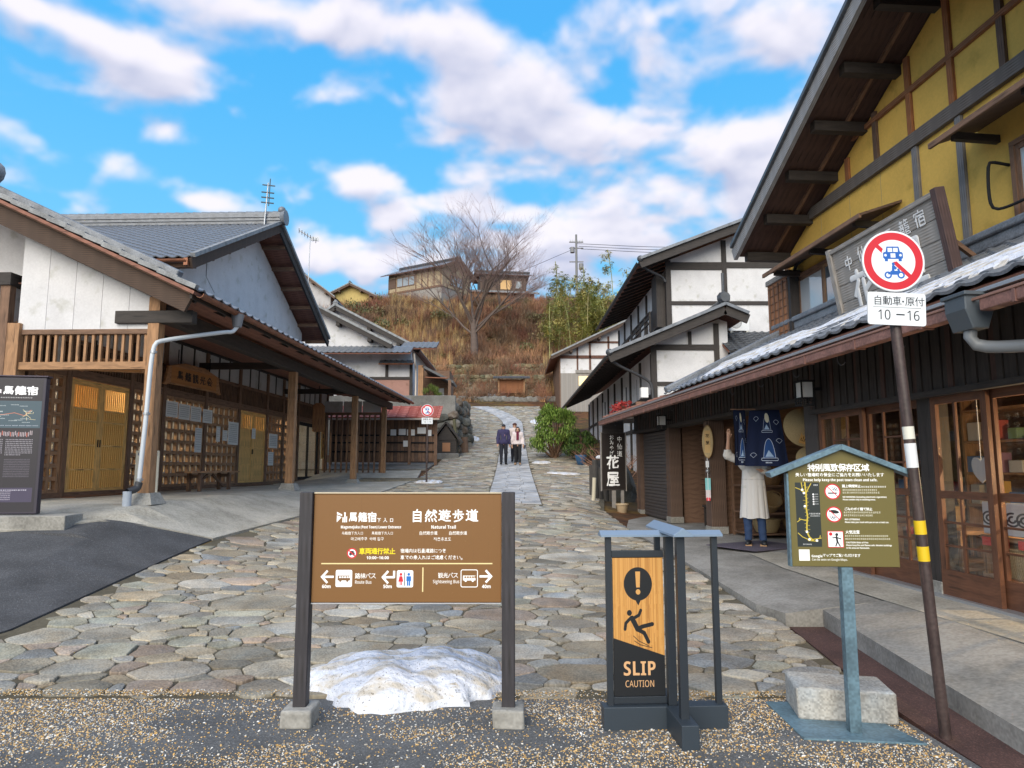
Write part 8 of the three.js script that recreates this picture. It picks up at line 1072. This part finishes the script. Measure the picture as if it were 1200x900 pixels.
{ // navy printed coats on a hanger under the lintel
  const t = thing('hanging_coats', 'two navy printed happi coats hung from the shop lintel in front of the shop keeper', 'clothing', atShop(-.16, 0, -3.95), SHT - .42);
  const print = () => { const [c, x] = canvas(512, 600, '#0f1c3c'); for (let i = 0; i < 900; i++) { x.fillStyle = `rgba(40,66,120,${rr(.02, .12)})`; x.fillRect(rr(0, 512), rr(0, 600), 2, rr(4, 40)); } const bell = (cx, cy, s, fill) => { x.strokeStyle = '#c7d2e2'; x.lineWidth = 5 * s; x.fillStyle = fill; x.beginPath(); x.moveTo(cx - 70 * s, cy + 90 * s); x.bezierCurveTo(cx - 60 * s, cy - 60 * s, cx - 30 * s, cy - 100 * s, cx, cy - 104 * s); x.bezierCurveTo(cx + 30 * s, cy - 100 * s, cx + 60 * s, cy - 60 * s, cx + 70 * s, cy + 90 * s); x.closePath(); x.fill(); x.stroke(); x.beginPath(); x.roundRect(cx - 96 * s, cy + 90 * s, 192 * s, 26 * s, 12 * s); x.stroke(); x.fillStyle = '#9fb7d4'; x.beginPath(); x.moveTo(cx - 50 * s, cy + 78 * s); x.lineTo(cx - 6 * s, cy + 10 * s); x.lineTo(cx + 14 * s, cy + 34 * s); x.lineTo(cx + 50 * s, cy + 78 * s); x.fill(); }; bell(300, 420, 1.05, '#24487f'); bell(285, 150, .8, '#16294f'); x.fillStyle = '#d8d2ba'; x.beginPath(); x.ellipse(290, 88, 34, 52, -.2, 0, 7); x.fill(); x.strokeStyle = '#c7d2e2'; x.lineWidth = 4; for (const [a, b] of [[440, 330], [430, 130], [120, 90], [100, 480]]) { x.beginPath(); x.moveTo(a - 40, b); x.quadraticCurveTo(a, b - 44, a + 40, b); x.lineTo(a, b + 30); x.closePath(); x.stroke(); } x.fillStyle = '#c7d2e2'; for (let i = 0; i < 5; i++) x.fillRect(250 + i * 16, 556, 10, 14); return c; };
  const cloth = (nm, w0, w1, y0, y1, x, z, turn) => { const g = new THREE.PlaneGeometry(1, 1, 26, 18), p = g.getAttribute('position'), th = .012; for (let i = 0; i < p.count; i++) { const u = p.getX(i), v = .5 - p.getY(i), w = lerp(w0, w1, v); p.setXYZ(i, u * w, lerp(y1, y0, v) - .03 * Math.abs(u) * (1 - v), .03 * Math.sin(u * 9) * v + .014 * Math.sin(u * 21 + 1) * v + .02 * Math.sin(v * 3)); } g.computeVertexNormals(); const m = printed(print(), .95); m.side = THREE.DoubleSide; const o = pane(t, nm, g, m); o.position.set(x, 0, z); o.rotation.y = turn; const bk = g.clone(); const q = bk.getAttribute('position'); for (let i = 0; i < q.count; i++) q.setZ(i, q.getZ(i) - th); const b = pane(o, 'lining', bk, mat([.02, .03, .06], .95)); return o; };
  cloth('coat', .44, .64, 1.26, 2.13, .2, .05, -.05); cloth('coat', .2, .24, 1.27, 2.15, -.17, .0, .5); part(t, 'hanger_bar', rod(V(-.3, 2.15, .02), V(.42, 2.13, .05), .012), M.timberDark); for (const x of [-.2, .25]) part(t, 'hook', rod(V(x, 2.14, .03), V(x, 2.3, .03), .006), M.blackMatt);
}
// ---------------------------------------------------------------- goods in and before the souvenir shop
const turnShop = SHT;
{ const m = thing('door_mat', 'purple grey door mat on the forecourt under the shop keeper', 'mat', atShop(.02, .003, -4.3), SHT + .45); part(m, 'mat', rb(-.62, .62, .0, .014, -.5, .5, .006), mat([.2, .17, .23], .95, 'asphalt', .004)); }
function basketGeo(r0, r1, h, n = 16) { const pts = []; for (let i = 0; i <= 6; i++) { const k = i / 6; pts.push(new THREE.Vector2(lerp(r0, r1, k) + .012 * Math.sin(k * 3.1), k * h)); } for (let i = 6; i >= 0; i--) { const k = i / 6; pts.push(new THREE.Vector2(lerp(r0, r1, k) - .012, k * h + .008)); } return new THREE.LatheGeometry(pts, n); }
T.weave = tex(256, (u, v) => { const a = Math.floor(u * 24), b = Math.floor(v * 24), k = (a + b) % 2, s = Math.abs(((k ? u : v) * 24) % 1 - .5); return .95 - s * .7 + .1 * (vn(u * 60, v * 60, 60, 2) - .5); }, .3); Bm.weave = T.weave;
const weave = [mat([.5, .32, .14], .8, 'weave', .004), mat([.4, .22, .09], .8, 'weave', .004), mat([.6, .44, .22], .8, 'weave', .004)];
function basket(label, p, r0, r1, h, m, tilt = 0, handle = true) { const b = thing('basket', label, 'basket', p, SHT); const o = part(b, 'bowl', basketGeo(r0, r1, h).rotateX(tilt), m); part(b, 'base', new THREE.CylinderGeometry(r0, r0, .012, 16).rotateX(tilt).translate(0, .006, 0), m); part(b, 'rim', new THREE.TorusGeometry(r1, .014, 6, 20).rotateX(Math.PI / 2).translate(0, h, 0).rotateX(tilt), m); if (handle) part(b, 'handle', new THREE.TorusGeometry(r1 * .95, .011, 6, 18, Math.PI).translate(0, h, 0).rotateX(tilt), m); return b; }
{ // left of the open bay: shelf of baskets against the partition
  const s = thing('basket_rack', 'dark wooden rack of baskets along the inner partition of the open bay', 'shelf', atShop(1.15, 0, -5.75), SHT); for (const y of [.06, .42, .9, 1.36]) part(s, 'shelf_board', bx(-.75, .9, y, y + .03, -.45, .35), M.timberDark); for (const x of [-.75, .9]) for (const z of [-.45, .32]) part(s, 'upright', bx(x - .02, x + .02, 0, 1.9, z - .02, z + .02), M.timberDark);
  basket('tilted woven basket on the middle shelf of the rack', atShop(.75, .5, -5.55), .13, .2, .24, weave[0], .7); basket('round woven basket on the middle shelf of the rack', atShop(1.25, .46, -5.6), .14, .19, .25, weave[1]); basket('wide low basket on the bottom shelf of the rack', atShop(.75, .1, -5.6), .18, .24, .22, weave[2], 0, false); basket('second wide low basket on the bottom shelf of the rack', atShop(1.3, .1, -5.6), .17, .23, .22, weave[0], 0, false); basket('woven basket on the top shelf of the rack', atShop(.85, .94, -5.6), .15, .21, .26, weave[1], .3);
  const w = thing('wooden_crate', 'weathered wooden crate on the top shelf of the rack', 'crate', atShop(1.5, .94, -5.6), SHT); for (let i = 0; i < 3; i++) part(w, 'crate_slat', bx(-.25, .25, .02 + i * .11, .11 + i * .11, .14, .16), M.greyWood); part(w, 'crate_body', bx(-.25, .25, .01, .33, -.16, .14), M.greyWood);
}
{ // right of the open bay: canes, red bags, brooms, box, hats
  const r = thing('cane_rack', 'rack of brown walking canes hanging in the open bay', 'rack', atShop(1.3, 0, -3.6), SHT - .4); part(r, 'top_bar', bx(-.5, .5, 1.12, 1.16, -.02, .02), M.timberDark); for (const x of [-.5, .5]) part(r, 'upright', bx(x - .02, x + .02, 0, 1.7, -.02, .02), M.timberDark); for (let i = 0; i < 13; i++) part(r, i ? 'cane_' + String(i).padStart(3, '0') : 'cane', tube([[-.42 + i * .07, .3, .05], [-.42 + i * .07 + rr(-.02, .02), .7, .06], [-.42 + i * .07, 1.08, .05], [-.42 + i * .07, 1.14, .02], [-.42 + i * .07, 1.1, -.03]], .013, 14, 6), weave[1]); for (let i = 0; i < 6; i++) part(r, 'price_tag', bx(-.48 + i * .17, -.4 + i * .17, 1.17, 1.25, .02, .03), i % 3 === 1 ? mat([.3, .6, .05], .6) : mat([.75, .03, .03], .6));
  const bag = (label, x, z, s, c) => { const b = thing('cloth_bag', label, 'bag', atShop(x, .42, z), SHT + rr(-.4, .4)); part(b, 'bag', noisy(new THREE.SphereGeometry(.17 * s, 16, 12).scale(1.1, 1.15, .7), .05, 8).translate(0, .18, 0), c); part(b, 'drawn_neck', new THREE.CylinderGeometry(.07 * s, .04 * s, .08, 10).translate(0, .38 * s + .02, 0), c); };
  const st = thing('display_stand', 'low dark stand carrying red bags in the open bay', 'stand', atShop(.75, 0, -3.1), SHT); part(st, 'top', bx(-.5, .5, .39, .42, -.32, .32), M.timberDark); for (const [a, b] of [[-.45, -.28], [-.45, .28], [.45, -.28], [.45, .28]]) part(st, 'leg', bx(a - .025, a + .025, 0, .39, b - .025, b + .025), M.timberDark);
  const red = mat([.42, .025, .045], .9); bag('crimson cloth bag at the street edge of the low stand', .4, -3.1, 1, red); bag('crimson cloth bag in the middle of the low stand', .66, -3.2, 1.05, red); bag('crimson cloth bag at the inner end of the low stand', .95, -3.05, 1, mat([.5, .03, .04], .9)); bag('pink and white cloth bag behind the crimson bags', .55, -3.42, 1.1, mat([.62, .5, .5], .9));
  const bx_ = thing('wicker_box', 'brown lidded wicker box on the floor before the low stand', 'box', atShop(.3, .006, -2.95), SHT); part(bx_, 'box', rb(-.2, .2, 0, .24, -.17, .17, .02), weave[1]); part(bx_, 'lid', rb(-.21, .21, .245, .29, -.18, .18, .015), weave[1]);
  const br = thing('broom_bundle', 'bundle of straw hand brooms in a dark bucket by the post', 'brooms', atShop(.62, .006, -2.62), SHT); part(br, 'bucket', new THREE.CylinderGeometry(.17, .14, .3, 16).translate(0, .15, 0), M.timberDark); const bl = []; for (let i = 0; i < 70; i++) { const a = rr(0, 6.3), l = rr(.28, .5); bl.push(rod(V(Math.cos(a) * .05, .28, Math.sin(a) * .05), V(Math.cos(a) * rr(.12, .28), .28 + l, Math.sin(a) * rr(.12, .28)), .012, .008, 4)); } stuff(br, 'straw', bl, mat([.55, .4, .14], .9));
  const hat = (label, p, tilt, txt) => { const h = thing('straw_hat', label, 'hat', p, SHT - .35); h.rotation.x = tilt; part(h, 'brim', new THREE.LatheGeometry([[.005, .16], [.1, .12], [.29, .0], [.29, -.012], [.1, .1], [.005, .145]].map(([a, b]) => new THREE.Vector2(a, b)), 28), weave[2]); if (txt) { const [c, x] = canvas(64, 128); x.fillStyle = '#b98f52'; x.fillRect(0, 0, 64, 128); text(x, '中山', 8, 6, 46, { color: '#2a1a0c', vertical: true, adv: 1.2, brush: true }); const f = pane(h, 'lettering', face(.1, .2).rotateX(-Math.PI / 2 + .43).translate(0, .078, .17), printed(c, .9)); } };
  hat('conical straw hat with brush characters hung in the open bay', atShop(.3, 1.82, -3.2), 1.35, true); hat('conical straw hat overlapping the lettered one', atShop(.55, 1.88, -2.95), 1.2, false); hat('plain conical straw hat hung lowest in the open bay', atShop(.35, 1.32, -2.95), .9, false);
  const gd = thing('dark_counter', 'long counter at the back of the open bay piled with goods', 'counter', atShop(2.6, 0, -4.4), SHT); part(gd, 'counter', bx(-.4, .5, 0, .8, -1.7, 1.7), M.timberDark); const cols = [[.6, .1, .08], [.55, .45, .3], [.1, .2, .4], [.6, .55, .5], [.2, .35, .15], [.65, .4, .1]];
  for (let i = 0; i < 26; i++) { const z = -5.9 + (i % 13) * .24, w = rr(.12, .2), h = rr(.1, .3); const o = single('gift_box', rb(-w / 2, w / 2, 0, h, -.09, .09, .006), mat(cols[i % 6], .6), ['red', 'tan', 'navy', 'grey', 'green', 'orange'][i % 6] + ' gift box on the back counter of the open bay', 'box', 'gift boxes on the back counter'); o.position.set(...atShop(2.35 + (i > 12 ? .3 : 0), .802, z)); o.rotation.y = SHT + rr(-.15, .15); }
}
{ // bench in the dark bay, oval name plate with charm strips on the post
  const b = thing('bench', 'small black bench standing in the dark bay beside the roller shutter', 'bench', atShop(.65, 0, -7.5), SHT); part(b, 'seat', rb(-.2, .2, .4, .44, -.55, .55, .006), M.timberBlack); for (const x of [-.15, .15]) for (const z of [-.48, .48]) part(b, 'leg', bx(x - .025, x + .025, 0, .4, z - .025, z + .025), M.timberBlack);
  const o = thing('oval_plaque', 'oval bamboo name plaque hung on the shop post', 'plaque', atShop(-.05, 1.72, -6.2), SHT - .6); part(o, 'plaque', new THREE.CylinderGeometry(.3, .3, .03, 32).rotateX(Math.PI / 2).scale(.34, 1.0, 1), mat([.62, .46, .24], .8, 'wood')); part(o, 'rim', new THREE.TorusGeometry(.3, .018, 6, 40).scale(.34, 1, 1), mat([.36, .22, .1], .8)); const [c, x] = canvas(64, 256); x.fillStyle = '#d0ac74'; x.fillRect(0, 0, 64, 256); text(x, '花屋', 12, 40, 42, { color: '#22160c', vertical: true, adv: 1.9, brush: true }); pane(o, 'lettering', face(.11, .42).translate(0, 0, .0165), printed(c, .8)); part(o, 'hook', rod(V(0, .28, .0), V(0, .42, .0), .008), M.blackMatt);
  const s = thing('charm_strip', 'string of charms with blue and red paper tags below the oval plaque', 'ornament', atShop(-.07, .62, -6.2), SHT - .6); part(s, 'cord', rod(V(0, 0, 0), V(0, .8, 0), .006), M.white); part(s, 'paper_tag', bx(-.05, .05, .2, .42, -.004, .004), mat([.25, .6, .6], .7)); part(s, 'paper_tag', bx(-.045, .045, .05, .2, -.003, .003), mat([.72, .62, .62], .7)); part(s, 'paper_tag', bx(-.035, .035, 0, .06, -.005, .005), mat([.8, .08, .1], .7)); part(s, 'bell', new THREE.SphereGeometry(.035, 10, 8).translate(0, .55, 0), M.metal); part(s, 'paper_tag', bx(-.03, .03, .62, .74, -.003, .003), M.paper);
}
{ // behind the glazed doors
  const rows = [[-1.7, .0], [-.7, .0], [.45, .0], [1.3, .0], [2.2, 0]];
  rows.forEach(([z], i) => { const t = thing('display_table', ['display table behind the first glazed door past the lantern post', 'display table behind the second glazed door past the lantern post', 'display table behind the glazed door next to the black post', 'display table behind the wide glazed door', 'display table behind the last glazed door'][i], 'table', atShop(.75, 0, z), SHT); part(t, 'top', bx(-.35, .5, .56, .6, -.44, .44), M.timber); part(t, 'lower_shelf', bx(-.35, .5, .2, .23, -.44, .44), M.timber); for (const a of [-.32, .46]) for (const b of [-.4, .4]) part(t, 'leg', bx(a - .025, a + .025, 0, .56, b - .025, b + .025), M.timber); for (let k = 0; k < 4; k++) part(t, 'price_tag', bx(-.365, -.352, .5, .58, -.4 + k * .22, -.3 + k * .22), mat([.8, .06, .05], .5)); });
  basket('pale lattice woven basket behind the wide glazed door', atShop(.55, .23, 1.05), .16, .2, .26, weave[2]); basket('pale lattice basket on the display table top near the last door', atShop(.6, .6, 1.5), .17, .22, .28, weave[2]); basket('round pale basket behind the glazed door next to the black post', atShop(.55, .23, .35), .17, .19, .26, weave[2]); basket('brown basket behind the second glazed door', atShop(.6, .6, -.75), .15, .19, .22, weave[0]);
  const cloth = (label, x, y, z, w, h, pat) => { const [c, q] = canvas(200, 120, pat[0]); q.strokeStyle = pat[1]; q.lineWidth = 7; for (let i = 0; i < 5; i++) { q.beginPath(); q.arc(24 + i * 40, 60, 24, 0, 5); q.stroke(); q.beginPath(); q.arc(24 + i * 40, 60, 11, 0, 5); q.stroke(); } const t = thing('folded_cloth', label, 'cloth', atShop(x, y, z), SHT); const b = part(t, 'cloth', rb(-.02, .02, 0, h, -w / 2, w / 2, .008), mat([.5, .5, .5], .95)); pane(b, 'print', face(w * .98, h * .96).rotateY(-Math.PI / 2).translate(-.0215, h / 2, 0), printed(c, .95)); };
  cloth('white cloth with dark swirl pattern behind the glazed door next to the black post', .35, .62, .5, .7, .3, ['#c9c9cc', '#2b2f3c']); cloth('white cloth with blue rings behind the first glazed door', .35, .62, -1.7, .7, .26, ['#b8c0c0', '#3a5a70']);
  const heart = thing('heart_board', 'white heart shaped board hanging inside the glazed door', 'board', atShop(.2, 1.1, .36), SHT - Math.PI / 2); const hs = new THREE.Shape(); hs.moveTo(0, 0); hs.bezierCurveTo(-.2, .12, -.16, .3, -.06, .28); hs.bezierCurveTo(-.02, .27, 0, .24, 0, .22); hs.bezierCurveTo(0, .24, .02, .27, .06, .28); hs.bezierCurveTo(.16, .3, .2, .12, 0, 0); part(heart, 'heart', new THREE.ExtrudeGeometry(hs, { depth: .01, bevelEnabled: false }).scale(.85, .85, 1), mat([.4, .4, .4], .8)); part(heart, 'cord', rod(V(0, .18, .005), V(0, .8, .005), .003), M.white);
  const cols = [[.6, .12, .1], [.5, .42, .3], [.12, .22, .4], [.62, .6, .55], [.22, .35, .18], [.7, .42, .1], [.35, .2, .3]], names = ['red', 'tan', 'blue', 'cream', 'green', 'orange', 'plum'];
  const sh = thing('wall_shelf', 'tall goods shelf at the back of the glazed room', 'shelf', atShop(2.1, 0, .6), SHT); for (const y of [.35, .75, 1.15, 1.55, 1.95]) part(sh, 'shelf_board', bx(-.2, .2, y, y + .03, -2.7, 2.7), M.timber); for (const z of [-2.7, -.9, .9, 2.7]) part(sh, 'upright', bx(-.2, .2, 0, 2.3, z - .02, z + .02), M.timber); part(sh, 'back_panel', bx(.2, .22, 0, 2.3, -2.7, 2.7), M.timberDark);
  for (let i = 0; i < 60; i++) { const w = rr(.14, .26), h = rr(.12, .3), y = [.38, .78, 1.18, 1.58][i % 4], z = -1.95 + Math.floor(i / 4) * .34 + rr(-.04, .04), o = single('souvenir_packet', rb(-.08, .08, 0, h, -w / 2, w / 2, .008), mat(cols[i % 7], .6), names[i % 7] + ' souvenir packet on the tall goods shelf', 'packet', 'packets on the goods shelf'); o.position.set(...atShop(2.0, y + .002, z)); o.rotation.y = SHT; }
  const lamp = thing('paper_lamp', 'lit yellow paper lamp hanging inside the glazed room', 'lamp', atShop(1.1, 1.42, 1.1), SHT); part(lamp, 'lamp_globe', new THREE.SphereGeometry(.13, 20, 14).scale(1, 1.15, 1), new THREE.MeshStandardMaterial({ color: new THREE.Color(.9, .75, .4), emissive: new THREE.Color(1, .74, .3), emissiveIntensity: .5 })); part(lamp, 'lamp_cord', rod(V(0, .14, 0), V(0, 1.05, 0), .006), M.blackMatt); const L = new THREE.PointLight(new THREE.Color(1, .74, .42), 2.4, 0, 2); L.castShadow = true; L.position.set(-.2, -.2, 0); lamp.add(L);
}
renderer.render(scene, camera);
